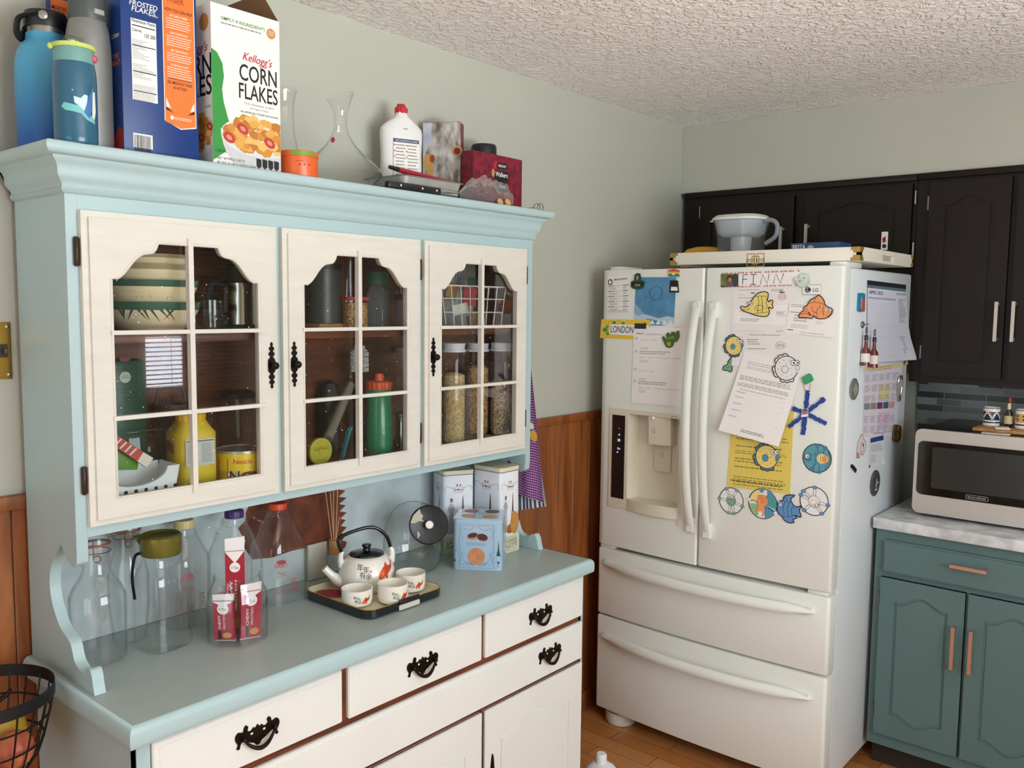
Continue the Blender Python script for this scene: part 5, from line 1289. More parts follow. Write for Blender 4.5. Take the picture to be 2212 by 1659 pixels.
# sheets below the calendar
m, S_, w, h = sheet_on([(2.242,1.443),(2.657,1.44),(2.625,1.169),(2.255,1.207)], PS, M('newsletter_paper', 'd8d3dd', 0.75), 0.0003)
m.use(M('menu_yellow', 'd8cf9a', .7)).rect(0, h * .94, w, h, S_, .0002).rect(w * .40, h * .52, w * .68, h * .72, S_, .0002).use(M('menu_pink', 'd9b9cf', .7)).rect(w * .42, h * .12, w * .74, h * .34, S_, .0002)
m.use(M('menu_red', 'b8655f', .7)).greek(w * .18, h * .985, w * .70, h * .925, 2, S_, seed=1, ragged=0)
for i, cc_ in enumerate(('7f8a96', '8f8a7c', '6b3f5e', '4c5f6c', 'c99a90')): m.use(M('menu_pic_' + cc_, cc_, .6)).rect(w * (.03 + i * .17), h * .39, w * (.18 + i * .17), h * .48, S_, .0004)
m.use(M('menu_ink', '8d8994', .7))
for r in range(6):
    for c_ in range(5):
        if r != 3: m.greek(w * (.03 + c_ * .18), h * (.88 - r * .145), w * (.19 + c_ * .18), h * (.78 - r * .145), 5, S_, seed=r * 7 + c_, ragged=.5)
m.use(M('menu_magenta', 'b5487e', .7)).greek(w * .30, h * .065, w * .62, h * .035, 1, S_, seed=3, ragged=0)
put(m, 'school_menu', 'printed lunch menu grid under the calendar on the fridge side', 'paper')
m, S_, w, h = sheet_on([(2.333,1.199),(2.489,1.19),(2.517,1.077),(2.335,1.091)], PS, M('slip_white', 'd5dadd', .75), 0.0008)
m.use(M('slip_blue', '2b3f86', .6)).poly([(w * .05, h * .80), (w * .92, h * .83), (w * .92, h * .99), (w * .05, h * .95)], S_, .0003).use(M('menu_ink', '8d8994', .7)).greek(w * .1, h * .74, w * .85, h * .5, 6, S_, seed=5).greek(w * .1, h * .42, w * .6, h * .15, 6, S_, seed=6, ragged=.6)
m.use(paper).poly([(w * .78, h * .03), (w * .82, h * .33), (w * .98, h * .06)], S_, .0004).use(ink_b).poly([(0, 0), (w * .06, h * .13), (w * .1, 0.001)], S_, .0004)
put(m, 'info_slip', 'small sheet with a dark blue band below the lunch menu', 'paper')
# magnets
m = MB(M('souvenir_blue', '2f86ae', 0.3)).prism([(2.15,1.686),(2.197,1.687),(2.214,1.683),(2.216,1.627),(2.173,1.625),(2.149,1.629)], PSo(0.0004), 0, 0.004)
m.use(M('souvenir_red', 'b8564a', 0.4)).poly([(2.176,1.664),(2.212,1.674),(2.215,1.627),(2.176,1.626)], PSo(0.0046)); c = [(2.177,1.656)][0]
m.use(paper).text('CANADA', c[0] + 0.004, c[1], 0.011, PSo(0.0052), ang=PI / 2, width=0.036, bold=0.02)
put(m, 'souvenir_magnet', 'blue and red rectangular souvenir magnet left of the calendar', 'magnet')
hk = [(2.205,1.584)][0]
m = MB(M('hook_grey', '6c716c', 0.35, 0.3)).lathe([(0, 0), (0.011, 0), (0.0115, 0.003), (0.009, 0.006), (0, 0.0065)], PS(hk[0], hk[1], 0.0004), 24, rot('X', PI / 2)).tube([PS(hk[0], hk[1], 0.006), PS(hk[0], hk[1], 0.018), PS(hk[0], hk[1] + 0.004, 0.021)], 0.0018, 8)
put(m, 'magnetic_hook', 'round grey magnetic hook holding the tiny sauce bottles', 'hook')
amber = M('amber_plastic', '6a2016', 0.12, coat=0.5); lab = M('bottle_label', 'ddd8cc', .6); blkp = M('black_plastic', '1b1a19', .4)
def mini_bottle(px, label, ofs):
    (ub, vb), (ut, vt) = px
    H_ = vt - vb; r = 0.014
    c = PS((ub + ut) / 2, vb, ofs + r); k = H_ / 0.085
    t = thing('bottle_charm', label, 'bottle', c)
    MB(amber).lathe([(0, 0), (r, 0), (r, 0.040 * k), (0.006, 0.052 * k), (0.005, 0.070 * k), (0, 0.070 * k)], c, 20).build('bottle_body', t)
    MB(lab).lathe([(r + 0.0003, 0.010 * k), (r + 0.0003, 0.034 * k)], c, 20).build('label_band', t)
    MB(blkp).lathe([(0, 0.085 * k), (0.005, 0.085 * k), (0.0066, 0.079 * k), (0.0062, 0.0702 * k), (0, 0.0702 * k)], c, 16).build('cap', t)
    MB(blkp).tube([c + Vector((0.0075 * math.sin(a), 0.0, 0.097 * k + 0.011 * math.cos(a))) for a in [i * PI / 8 for i in range(16)]], 0.0013, 6, closed=True).build('key_ring', t)
mini_bottle([(2.204,1.45),(2.209,1.551)], 'tiny amber sauce bottle with a white label, left one on the magnetic hook', 0.002)
mini_bottle([(2.285,1.441),(2.267,1.543)], 'tiny amber sauce bottle hanging in front of the calendar edge', 0.006)
def oval(c, ru, rv, label, name, mat, extra=None, th=0.006):
    P = PSo(0.0004); m = MB(mat)
    ring_ = [(c[0] + ru * math.cos(t * PI / 14), c[1] + rv * math.sin(t * PI / 14)) for t in range(28)]
    in_ = [(c[0] + ru * .8 * math.cos(t * PI / 14), c[1] + rv * .8 * math.sin(t * PI / 14)) for t in range(28)]
    vs = [P(u, v, 0) for u, v in ring_] + [P(u, v, th * .5) for u, v in ring_] + [P(u, v, th) for u, v in in_]
    fs = [[j * 28 + i, j * 28 + (i + 1) % 28, (j + 1) * 28 + (i + 1) % 28, (j + 1) * 28 + i] for j in (0, 1) for i in range(28)] + [list(range(28)), list(range(56, 84))]
    m.add(vs, fs)
    if extra: extra(m, PSo(0.0004 + th))
    put(m, name, label, 'magnet')
c0, c1 = [(2.155,1.375),(2.195,1.373)]; cy = 1.411
def ex1(m, P):
    m.use(M('cabochon_light', 'a9a9a0', .3))
    for i in range(-2, 3):
        for j in range(-3, 4):
            if (i + j) % 2 == 0: m.poly([(c0[0] + i * .0085 + a, c0[1] + j * .0085 + b) for a, b in ((0, .007), (.007, 0), (0, -.007), (-.007, 0))], P, .0003) if (i * i + j * j) < 8 else None
oval(c0, c1[0] - c0[0], cy - c0[1], 'round grey glass magnet with a diamond pattern below the sauce bottles', 'glass_magnet', M('cabochon', '77776f', 0.2, coat=.4), ex1)
c2, c3 = [(2.409,1.027),(2.459,1.02)]; cy = 1.073
def ex2(m, P):
    m.use(M('oval_green', 'a8c09a', .5)).poly([(c2[0] - .006, c2[1] - .016), (c2[0] + .006, c2[1] - .014), (c2[0] + .005, c2[1] + .012), (c2[0] - .002, c2[1] + .018)], P, .0004).use(paper).disc(c2[0] - .009, c2[1] - .022, .004, P, .0004).disc(c2[0] + .004, c2[1] - .022, .004, P, .0004).disc(c2[0] + .016, c2[1], .004, P, .0004)
oval(c2, c3[0] - c2[0], cy - c2[1], 'dark oval magnet with pale green figures, lowest on the fridge side', 'oval_magnet', M('oval_dark', '4f4c50', .3), ex2)
m = MB(M('carved_brown', '5f4a2a', .5, var=.4, vs=90)).prism(smoothline([(2.584,1.213),(2.628,1.212),(2.66,1.2),(2.661,1.181),(2.658,1.159),(2.629,1.147),(2.588,1.156),(2.575,1.177)], 4, True)[:-1], PSo(.0004), 0, .008)
c = [(2.619,1.182)][0]; m.use(M('carved_gold', 'a07c3c', .5)).disc(c[0], c[1] + .02, .009, PSo(.0086)).disc(c[0], c[1] - .012, .011, PSo(.0086))
put(m, 'carved_magnet', 'brown carved magnet right of the lunch menu bottom', 'magnet')
chrome = M('chrome', 'd8d8d6', 0.12, 1.0)
pts = smoothline([(2.609,1.301),(2.605,1.347),(2.607,1.378),(2.621,1.391),(2.64,1.385),(2.648,1.357),(2.641,1.329)], 4)
m = MB(chrome).tube([PS(u, v, .006) for u, v in pts], .0042, 8); q = [(2.6,1.326),(2.642,1.321),(2.643,1.301),(2.606,1.299)]; m.prism(q, PSo(.001), 0, .006); c = [(2.631,1.39)][0]; m.use(M('copper_bead', '8a4a34', .3, .6)).sphere(PS(c[0], c[1], .008), .0055, 12, 8)
put(m, 'bottle_opener', 'shiny chrome bottle opener right of the lunch menu', 'bottle opener')
c = [(2.674,1.434)][0]
put(MB(M('brass_bell', 'a88a55', .35, .7)).lathe([(0, .016), (.003, .015), (.006, .008), (.0085, 0.001), (.0085, 0), (0, 0)], PS(c[0], c[1], .0095), 16).tube([PS(c[0], c[1] + .016, .0095), PS(c[0], c[1] + .024, .0095)], .001, 6), 'bell_charm', 'tiny brass bell hanging below the calendar corner', 'bell')
m = MB(M('crab_white', 'd9d3d2', .7)).prism([(2.205,1.142),(2.206,1.163),(2.214,1.193),(2.24,1.213),(2.258,1.216),(2.269,1.199),(2.293,1.185),(2.297,1.175),(2.292,1.159),(2.274,1.145),(2.249,1.148),(2.242,1.139)], PSo(.0004), 0, .0014)
m.use(M('crab_red', '8c4a46', .7)).line([(2.205,1.142),(2.206,1.163),(2.214,1.193),(2.24,1.213),(2.258,1.216),(2.269,1.199),(2.293,1.185),(2.297,1.175),(2.292,1.159),(2.274,1.145),(2.249,1.148),(2.242,1.139)], .0026, PSo(.0018), .0004, True)
c, d = [(2.256,1.17),(2.22,1.15)]; m.line([(c[0] + .017 * math.cos(t * .4), c[1] + .017 * math.sin(t * .4)) for t in range(16)], .0020, PSo(.0018), .0005, True).use(M('crab_pink', 'b5746c', .7)).disc(d[0], d[1], .010, PSo(.0018), .0006).use(M('card_red', 'b8202a', .5)).disc(c[0] + .012, c[1] + .008, .006, PSo(.0018), .0007)
put(m, 'crab_cutout', 'white and red paper creature on the lower fridge side', 'magnet')
m = MB(blkp).prism([(2.158,1.125),(2.169,1.126),(2.21,1.104),(2.204,1.092),(2.157,1.117)], PSo(.0004), 0, .004)
put(m, 'bar_magnet', 'plain black bar magnet set slanting on the fridge side', 'magnet')

# ------------------------------------------------------------------ on top of the fridge
lac = M('white_lacquer', 'e9e3d6', 0.3); gold = M('gold_leaf', 'c9a457', 0.35, 0.7)
TXa, TXb, TYa, TYb, TZa, TZb = 2.060, 2.600, -0.353, -1.026, 1.7855, 1.828
t = thing('serving_tray', 'white lacquer tray with gold corners lying on the fridge', 'tray', (2.33, -0.69, TZa))
m = MB(lac); th = 0.012
m.span((TXa, TYb, TZa), (TXa + th, TYa, TZb), .002).span((TXb - th, TYb, TZa), (TXb, TYa, TZb), .002).span((TXa + th, TYa - th, TZa), (TXb - th, TYa, TZb), .002)
m.span((TXa + th, TYb + th, TZa), (TXb - th, TYa - th, TZa + .008))
# right wall with its hand slot
xm = (TXa + TXb) / 2; zs0, zs1 = TZb - .034, TZb - .016
m.span((TXa + th, TYb, TZa), (xm - .06, TYb + th, TZb)).span((xm + .06, TYb, TZa), (TXb - th, TYb + th, TZb)).span((xm - .06, TYb, TZa), (xm + .06, TYb + th, zs0)).span((xm - .06, TYb, zs1), (xm + .06, TYb + th, TZb))
m.build('tray_body', t)
PT = on_x(TXa); PTs = on_y(TYb); z1, z0 = TZb, TZa
gc = []
for u, sg in ((-TYa, 1), (-TYb, -1)):
    for v, vg in ((z1, -1), (z0, 1)):
        g = MB(gold); gc.append(g)
        for e, (a, b) in enumerate(((.030, .010), (.022, .018), (.012, .026))): g.prism([(u, v), (u + sg * a, v), (u + sg * a, v + vg * b), (u, v + vg * b)], PT, .0001, .0008 + .0003 * e)
for i, (u, sg) in enumerate(((TXa, 1), (TXb, -1))):
    for j, (v, vg) in enumerate(((z1, -1), (z0, 1))):
        g = gc[2 + j] if i == 0 else MB(gold)
        if i: gc.append(g)
        for e, (a, b) in enumerate(((.026, .010), (.018, .018), (.010, .026))): g.prism([(u, v), (u + sg * a, v), (u + sg * a, v + vg * b), (u, v + vg * b)], PTs, .0001, .0008 + .0003 * e)
for g in gc: g.build('gold_corner', t)
g = MB(gold); c = (0.68,1.795)
for dx in (-.017, .017):
    for dv in (-.009, .009): g.line([(c[0] + dx - .013, c[1] + dv - .012), (c[0] + dx + .013, c[1] + dv - .012), (c[0] + dx + .013, c[1] + dv + .012), (c[0] + dx - .013, c[1] + dv + .012)], .004, PT, .0006, True)
g.line([(c[0] - .012, c[1] - .012), (c[0] + .012, c[1] - .012), (c[0] + .012, c[1] + .012), (c[0] - .012, c[1] + .012)], .004, PT, .0009, True)
g.build('gold_emblem', t)
zf = TZa + .0083
# water filter pitcher
pc = (0.479,1.852); cx_, cy_ = 2.36, -pc[0]
t = thing('water_pitcher', 'clear water filter pitcher with a white top standing on the fridge tray', 'pitcher', (cx_, cy_, zf))
ztop = 1.9724; zmid = 1.9002; rt = 0.0949
smoke = glass('smoky_plastic', 'f2f4f5', 'b9c0c4', .6, cloud=.05)
R_ = rot('Z', .15)
MB(smoke).vessel([(rt * .72, 0), (rt * .80, .004), (rt * .86, zmid - zf), (rt * 1.0, ztop - zf - .012)], (cx_, cy_, zf), .0025, 40, sq=3.0).build('jug', t)
MB(M('frosted_white', 'dfe2e4', .35)).lathe([(0, zmid - zf), (rt * .66, zmid - zf), (rt * .82, zmid - zf + .012), (rt * .93, ztop - zf - .014), (0, ztop - zf - .014)], (cx_, cy_, zf), 40, sq=3.0).build('reservoir', t)
ld = MB(M('lid_white', 'e8e8e6', .35)).lathe([(0, ztop - zf - .013), (rt * 1.03, ztop - zf - .013), (rt * 1.05, ztop - zf - .006), (rt * .9, ztop - zf + .006), (0, ztop - zf + .012)], (cx_, cy_, zf), 40, sq=3.0)
ld.add([(cx_ - .02, cy_ + rt * .8, ztop - .013), (cx_ + .02, cy_ + rt * .8, ztop - .013), (cx_, cy_ + rt * 1.38, ztop - .010), (cx_ - .02, cy_ + rt * .8, ztop + .004), (cx_ + .02, cy_ + rt * .8, ztop + .004), (cx_, cy_ + rt * 1.38, ztop - .006)], [[0, 1, 2], [3, 4, 5], [0, 2, 5, 3], [1, 2, 5, 4]])
ld.build('lid', t)
MB(M('filter_white', 'e3e5e6', .4)).lathe([(0, .012), (rt * .36, .012), (rt * .42, zmid - zf - .001), (0, zmid - zf - .001)], (cx_, cy_, zf), 28).build('filter', t)
MB(M('handle_smoke', '8d9396', .3)).tube(smoothline([(cx_, cy_ - rt * .93, ztop - .018), (cx_, cy_ - rt * 1.25, ztop - .016), (cx_, cy_ - rt * 1.48, ztop - .035), (cx_, cy_ - rt * 1.42, ztop - .075), (cx_, cy_ - rt * 1.02, ztop - .100)], 6), .0085, 10).build('handle', t)
# yellow disc
yc = (0.263,1.83)
yh = 1.879 - zf
yr = 0.095
m = MB(M('yellow_plastic', 'e6a91f', .4)).lathe([(yr, 0), (yr * 1.0, .4 * yh), (yr * .93, .68 * yh), (yr * .75, .87 * yh), (yr * .4, .98 * yh), (0, yh), (0, yh - .004), (yr * .4, yh - .005), (yr * .9, .62 * yh), (yr * .97, .35 * yh), (yr * .97, 0)], (2.485, -yc[0], zf), 44)
solo(m, 'plastic_bowl', 'upturned yellow plastic bowl behind the tray left of the pitcher', 'bowl', (2.485, -yc[0], zf))
# blue carton
ba, bb = (0.739,1.85), (0.906,1.852); bt = 1.857
m = MB(M('carton_blue', '2c4a78', .45)).span((2.205, -bb[0], zf), (2.32, -ba[0], bt), .001)
Pb = on_x(2.205); zc_ = 1.844
m.use(paper).text('BRITA', ba[0] + .030, zc_ - .008, .016, Pb, bold=.02, width=.045).use(M('carton_pale', '9fb6d2', .5)).disc(ba[0] + .070, zc_ - .002, .011, Pb, .0004, .006)
solo(m, 'carton', 'blue filter carton lying in the fridge tray right of the pitcher', 'carton', (2.26, -(ba[0] + bb[0]) / 2, zf))

# ------------------------------------------------------------------ on top of the hutch
ZT = 1.9254
def gradient(name, c_low, c_high, z0, z1, rough=0.45):
    m = M(name, c_high, rough); nt = m.node_tree; b = nt.nodes['Principled BSDF']
    tc = nt.nodes.new('ShaderNodeTexCoord'); sp = nt.nodes.new('ShaderNodeSeparateXYZ'); mr = nt.nodes.new('ShaderNodeMapRange'); rp = nt.nodes.new('ShaderNodeValToRGB')
    mr.inputs['From Min'].default_value = z0; mr.inputs['From Max'].default_value = z1
    rp.color_ramp.elements[0].color = lin(c_low); rp.color_ramp.elements[1].color = lin(c_high)
    L = nt.links.new; L(tc.outputs['Object'], sp.inputs[0]); L(sp.outputs['Z'], mr.inputs['Value']); L(mr.outputs[0], rp.inputs['Fac']); L(rp.outputs['Color'], b.inputs['Base Color'])
    return m
steel = M('brushed_steel', 'a9a7a2', 0.38, 0.85, var=0.1, vs=40)
black_cap = M('black_cap_plastic', '1c1c1d', 0.45)
# large blue bottle
bx, by = 0.041, -0.098
rows = [(0.0579,1.9723),(0.0595,2.0497),(0.0575,2.104),(0.0528,2.1238),(0.0454,2.1382),(0.038,2.1454),(0.037,2.1597)]
t = thing('water_bottle', 'large sky-to-deep-blue water bottle with a black strap lid at the cornice corner', 'water bottle', (bx, by, ZT))
loc = [(r, z - ZT) for r, z in rows]
MB(gradient('blue_ombre', '1b5ca4', '4fa8cf', 0.03, 0.17)).lathe([(0, 0), (rows[0][0] * .96, 0), (rows[0][0], .006)] + loc + [(0, loc[-1][1])], (0, 0, 0), 44).build('bottle_body', t, world=False)
nk = rows[-1][1]; rn = 0.0334
zc0, zc1 = 2.1723, 2.2018
MB(steel).lathe([(rn, nk - .002), (rn, zc0 + .004), (0, zc0 + .004)], (bx, by, 0), 36).build('steel_neck', t)
rc = 0.0399
MB(black_cap).lathe([(0, zc0), (rc * .97, zc0), (rc, zc0 + .004), (rc, zc1 - .006), (rc * .94, zc1), (0, zc1)], (bx, by, 0), 36).build('cap', t)
a0 = facing(bx, by); da = Vector((math.cos(a0), math.sin(a0), 0)); ds = Vector((-da.y, da.x, 0))
MB(steel).lathe([(0, 0), (.0085, 0), (.0085, .003), (.007, .004), (0, .004)], Vector((bx, by, (zc0 + zc1) / 2 + .002)) + (da * .985 + ds * -.10).normalized() * (rc - .0005), 20, (da * .985 + ds * -.1).normalized().to_track_quat('Z', 'Y').to_matrix()).build('bolt', t)
sd = (ds * -1 + da * .25).normalized()
stp = smoothline([Vector((bx, by, zc1 - .010)) + da * rc * .9 + sd * rc * .35, Vector((bx, by, zc1 - .018)) + sd * rc * 1.15 + da * .012, Vector((bx, by, zc0 - .012)) + sd * rc * 1.32, Vector((bx, by, zc0 - .022)) + sd * rc * 1.12 - da * .01, Vector((bx, by, zc0 - .002)) + sd * rc * .95 - da * .02], 5)
MB(black_cap).tube(stp, .0028, 8, flat=3.2).build('strap', t)
# teal bottle in front
bx, by = 0.022, -0.264
T_ = [(0.0379,1.9369),(0.0381,2.0218),(0.0377,2.0513),(0.0363,2.064),(0.0346,2.0724)]
t = thing('water_bottle', 'small teal water bottle with a lime spout lid in front of the big blue bottle', 'water bottle', (bx, by, ZT))
MB(M('teal_bottle', '255d78', 0.3, coat=.3)).lathe([(0, ZT), (T_[0][0] * .95, ZT), (T_[0][0], ZT + .005)] + T_ + [(0, T_[-1][1])], (bx, by, 0), 40).build('bottle_body', t)
K_ = [(0.0346,2.0728),(0.035,2.0908),(0.0337,2.0984)]
MB(M('seafoam_plastic', '6f9f9c', .4)).lathe([(0, K_[0][1])] + K_ + [(0, K_[-1][1])], (bx, by, 0), 36).build('collar', t)
L_ = [(0.0363,2.0984),(0.038,2.1009),(0.0371,2.1059),(0.0259,2.1076)]
MB(M('lime_plastic', 'c9d873', .4)).lathe([(0, L_[0][1])] + L_ + [(0, L_[-1][1])], (bx, by, 0), 36).build('lid', t)
MB(glass('clear_spout', 'eef4ee', 'b8c4bc')).box((bx, by, L_[-1][1] + .008), (.034, .022, .016), .006).build('spout_cover', t)
MB(M('lime_plastic', 'c9d873', .4)).lathe([(0, 0), (.006, 0), (.004, .010), (0, .010)], (bx, by, L_[-1][1]), 14).build('spout', t)
a0 = facing(bx, by); rc = K_[0][0]; v_ = lambda a: Vector((math.cos(a), math.sin(a), 0))
MB(M('pink_button', 'c4586a', .4)).sphere(Vector((bx, by, K_[1][1] - .006)) + v_(a0 + 1.30) * rc, .0075, 14, 8).build('button', t)
MB(M('lime_plastic', 'c9d873', .4)).sphere(Vector((bx, by, L_[1][1])) + v_(a0 - 1.45) * L_[1][0], .006, 12, 8).build('hinge_pin', t)
Pc = on_cyl(bx, by, T_[1][0], a0)
gz = T_[1][1]; u0 = 0.0009
def gp(pts): return [((x / 3.456 - 163.5) * u0 * 1.0, gz - (y / 3.456 - 200) * u0) for x, y in pts]
g = MB(M('splash_turq', '72c0bd', .5)).poly(gp([(470, 820), (490, 790), (540, 800), (600, 810), (650, 850), (700, 880), (710, 920), (640, 900), (600, 860), (540, 850), (500, 845)]), Pc, .0004, .004)
g.use(M('splash_pale', 'c5dfe4', .5)).poly(gp([(555, 745), (600, 755), (625, 725), (650, 730), (640, 800), (620, 840), (590, 810), (560, 790)]), Pc, .0006, .004).poly(gp([(545, 700), (555, 700), (548, 712)]), Pc, .0004, .004)
g.use(M('fin_blue', '3f73b0', .5)).poly(gp([(620, 850), (655, 740), (690, 655), (705, 690), (690, 800), (660, 890)]), Pc, .0008, .004)
g.use(M('splash_white', 'dfe6df', .5)).poly(gp([(690, 700), (712, 690), (718, 830), (700, 890), (680, 870)]), Pc, .0010, .004)
g.build('printed_wave', t)
# grey steel bottle
bx, by = 0.078, -0.2
G_ = [(0.0416,1.9525),(0.0418,2.086),(0.0408,2.1301),(0.0389,2.152),(0.0362,2.1669),(0.0335,2.1757)]
t = thing('water_bottle', 'tall grey steel bottle with a dark flip lid behind the teal bottle', 'water bottle', (bx, by, ZT))
MB(M('grey_steel', '8f908e', .42, .5, var=.06, vs=60)).lathe([(0, ZT), (G_[0][0], ZT)] + G_ + [(0, G_[-1][1])], (bx, by, 0), 40).build('bottle_body', t)
C_ = [(0.0326,2.1753),(0.0344,2.1792),(0.0334,2.2141),(0.0316,2.2246)]
lidg = M('lid_dark_grey', '4a504e', .45)
MB(lidg).lathe([(0, C_[0][1])] + C_ + [(0, C_[-1][1])], (bx, by, 0), 32).build('lid', t)
a0 = facing(bx, by)
MB(M('lid_latch', '9c9f9d', .4)).box(Vector((bx, by, C_[1][1] + .009)) + v_(a0 + .55) * (C_[1][0] + .002), (.012, .020, .010), .002, rotz(a0 + .55)).build('latch', t)
MB(lidg).tube(smoothline([Vector((bx, by, C_[2][1])) + v_(a0 - 1.2) * C_[2][0], Vector((bx, by, C_[2][1] + .03)) + v_(a0 - .6) * C_[2][0] * .9, Vector((bx, by, C_[2][1] + .012)) + v_(a0 + .9) * C_[2][0]], 6), .004, 8, flat=2).build('carry_loop', t)
# cereal boxes
dblue = M('carton_royal_blue', '103678', .4); dorange = M('carton_orange', 'e8762a', .45); cblack = M('print_black', '161618', .5); cwhite = M('print_white', 'efece6', .5)
FX0, FX1, FY0 = 0.119, 0.28, -0.251
FZ1 = 2.262
t = thing('cereal_box', 'royal blue frosted flakes box with an orange side panel', 'box', ((FX0 + FX1) / 2, -.14, ZT))
MB(dblue).span((FX0, FY0, ZT), (FX1, -.018, FZ1), .0012).build('carton', t)
Pf = on_y(FY0); g = MB(cwhite)
W_, H_ = FX1 - FX0, FZ1 - ZT
a, b = (0.139,2.196), (0.191,2.033)
g.rect(a[0], b[1], b[0], a[1] - .006, Pf, .0004)
g.text('FROSTED', 0.166, 2.215, .0105, Pf, shear=.2, bold=.03, width=.058).text('FLAKES', 0.166, 2.204, .0105, Pf, shear=.2, bold=.03, width=.050).text('OF CORN', 0.186, 2.202, .0036, Pf, width=.019)
g.use(cblack); mid = (a[0] + b[0]) / 2; fw = b[0] - a[0]
g.text('Nutrition Facts', mid, 2.183, .0068, Pf, .0008, bold=.02, width=fw * .92)
g.rect(a[0] + .002, 2.176, b[0] - .002, 2.178, Pf, .0007)
g.text('Calories', a[0] + .002, 2.166, .0055, Pf, .0008, align='LEFT', bold=.02, width=fw * .38).text('130 200', b[0] - .002, 2.158, .0075, Pf, .0008, align='RIGHT', width=fw * .44, bold=.01)
for px in (84, 132, 168): g.rect(a[0] + .002, 2.05 + (168 - px) * .00105, b[0] - .002, 2.05 + (168 - px) * .00105 + .0018, Pf, .0007)
g.use(M('print_dim', '7d7c78', .6)).greek(a[0] + .002, 2.151, b[0] - .012, 2.113, 12, Pf, .0007, 3, .5, .7).greek(a[0] + .002, 2.104, b[0] - .002, 2.075, 10, Pf, .0007, 5, .5, .6).greek(a[0] + .002, 2.064, b[0] - .002, 2.032, 11, Pf, .0007, 7, .55, .2)
oa, ob = (0.205,2.235), (0.275,2.012); oc = (oa[0] + ob[0]) / 2; ow = ob[0] - oa[0]; ov = lambda px: ob[1] + (262 - px) * .00108
shield = [(oa[0], ov(0)), (ob[0], ov(0)), (ob[0], ov(276)), (oc, ov(283)), (oa[0], ov(270))]
g.use(cwhite).poly(shield, Pf, .0003); g.use(dorange).poly([(oc + (u - oc) * .955, v + (.002 if v < 2.0 else -.002)) for u, v in shield], Pf, .0006)
g.use(cblack).text('MISSION', oc - ow * .10, ov(37), .0125, Pf, .0009, bold=.04, width=ow * .58).text('HOW YOU CAN HELP', oc, ov(67), .0068, Pf, .0009, bold=.02, width=ow * .86).text('SEE MISSION TIGER', oc, ov(200), .0060, Pf, .0009, bold=.02, width=ow * .78).text('IN ACTION', oc, ov(209), .0060, Pf, .0009, bold=.02, width=ow * .4).rect(oa[0] + .009, ov(191), ob[0] - .009, ov(190), Pf, .0009)
g.use(M('print_rust', '9c3a1a', .5)).text('TIGER', oc - ow * .10, ov(50), .0135, Pf, .0010, bold=.05, width=ow * .55)
g.use(cwhite)
for i, (v0, n_) in enumerate(((76, 5), (108, 5), (140, 4), (166, 5))): g.text(('EAT LIKE A TIGER', 'HELP STUDENTS PLAY', 'SEE THE IMPACT', 'Can help help your school!')[i], oc, ov(v0), .0046, Pf, .0009, bold=.015, width=ow * .55).greek(oa[0] + .008, ov(v0 + 2), ob[0] - .008, ov(v0 + 2 + n_ * 4.2), n_, Pf, .0009, 30 + i, .5, .12)
g.poly([(oa[0] + .004, ov(228)), (oa[0] + .014, ov(246)), (oa[0] + .004, ov(244))], Pf, .0009).poly([(ob[0] - .004, ov(228)), (ob[0] - .014, ov(246)), (ob[0] - .004, ov(244))], Pf, .0009).disc(oa[0] + .016, ov(263), .004, Pf, .0009).greek(oa[0] + .022, ov(260), ob[0] - .010, ov(266), 2, Pf, .0009, 51, .6, .1)
g.use(cblack).poly([(oa[0] + .004, ov(244)), (oa[0] + .020, ov(254)), (oa[0] + .004, ov(250))], Pf, .0009).poly([(ob[0] - .004, ov(244)), (ob[0] - .020, ov(254)), (ob[0] - .004, ov(250))], Pf, .0009)
ba = (0.138,1.968), (0.178,1.94)
g.use(cwhite).rect(ba[0][0], max(ba[1][1], ZT + .001), ba[1][0], ba[0][1], Pf, .0004).use(cblack); rnd = random.Random(9); u = ba[0][0] + .002
while u < ba[1][0] - .003: w_ = .0005 + rnd.random() * .0012; g.rect(u, ZT + .003, u + w_, ba[0][1] - .003, Pf, .0007); u += w_ + .0006 + rnd.random() * .0008
Pl = on_x(FX0)
g.use(cwhite).text('CORN', .228, ZT + .225, .008, Pl, .0004, shear=.2, bold=.02)
g.use(dorange).text("THEY'RE", .216, ZT + .185, .010, Pl, .0004, bold=.04, shear=.15).text('GRRREAT!', .216, ZT + .172, .010, Pl, .0004, bold=.04, shear=.15)
g.use(M('carton_red', 'b8322a', .45)).poly([(.19, ZT + .001), (.2505, ZT + .001), (.2505, ZT + .045), (.23, ZT + .055)], Pl, .0004)
g.build('printed_panel', t, recalc=False)
# second cereal box, mostly hidden
ox0, ox1 = .076, .116
t = thing('cereal_box', 'second cereal box showing an orange edge behind the grey and blue bottles', 'box', ((ox0 + ox1) / 2, -.024, ZT))
MB(dblue).span((ox0, -.033, ZT), (ox1, -.014, FZ1), .001).build('carton', t)
Po = on_y(-.033); g = MB(dorange).rect(ox0 + .002, ZT + .03, ox1 - .002, FZ1 - .003, Po, .0003)
oz_ = 2.237; g.use(cblack).text('MISSION', (ox0 + ox1) / 2 - .002, oz_, .008, Po, .0006, bold=.03, width=.028).use(M('print_rust', '9c3a1a', .5)).text('TIGER', (ox0 + ox1) / 2 - .002, oz_ - .010, .008, Po, .0006, bold=.03, width=.026); g.build('printed_panel', t)
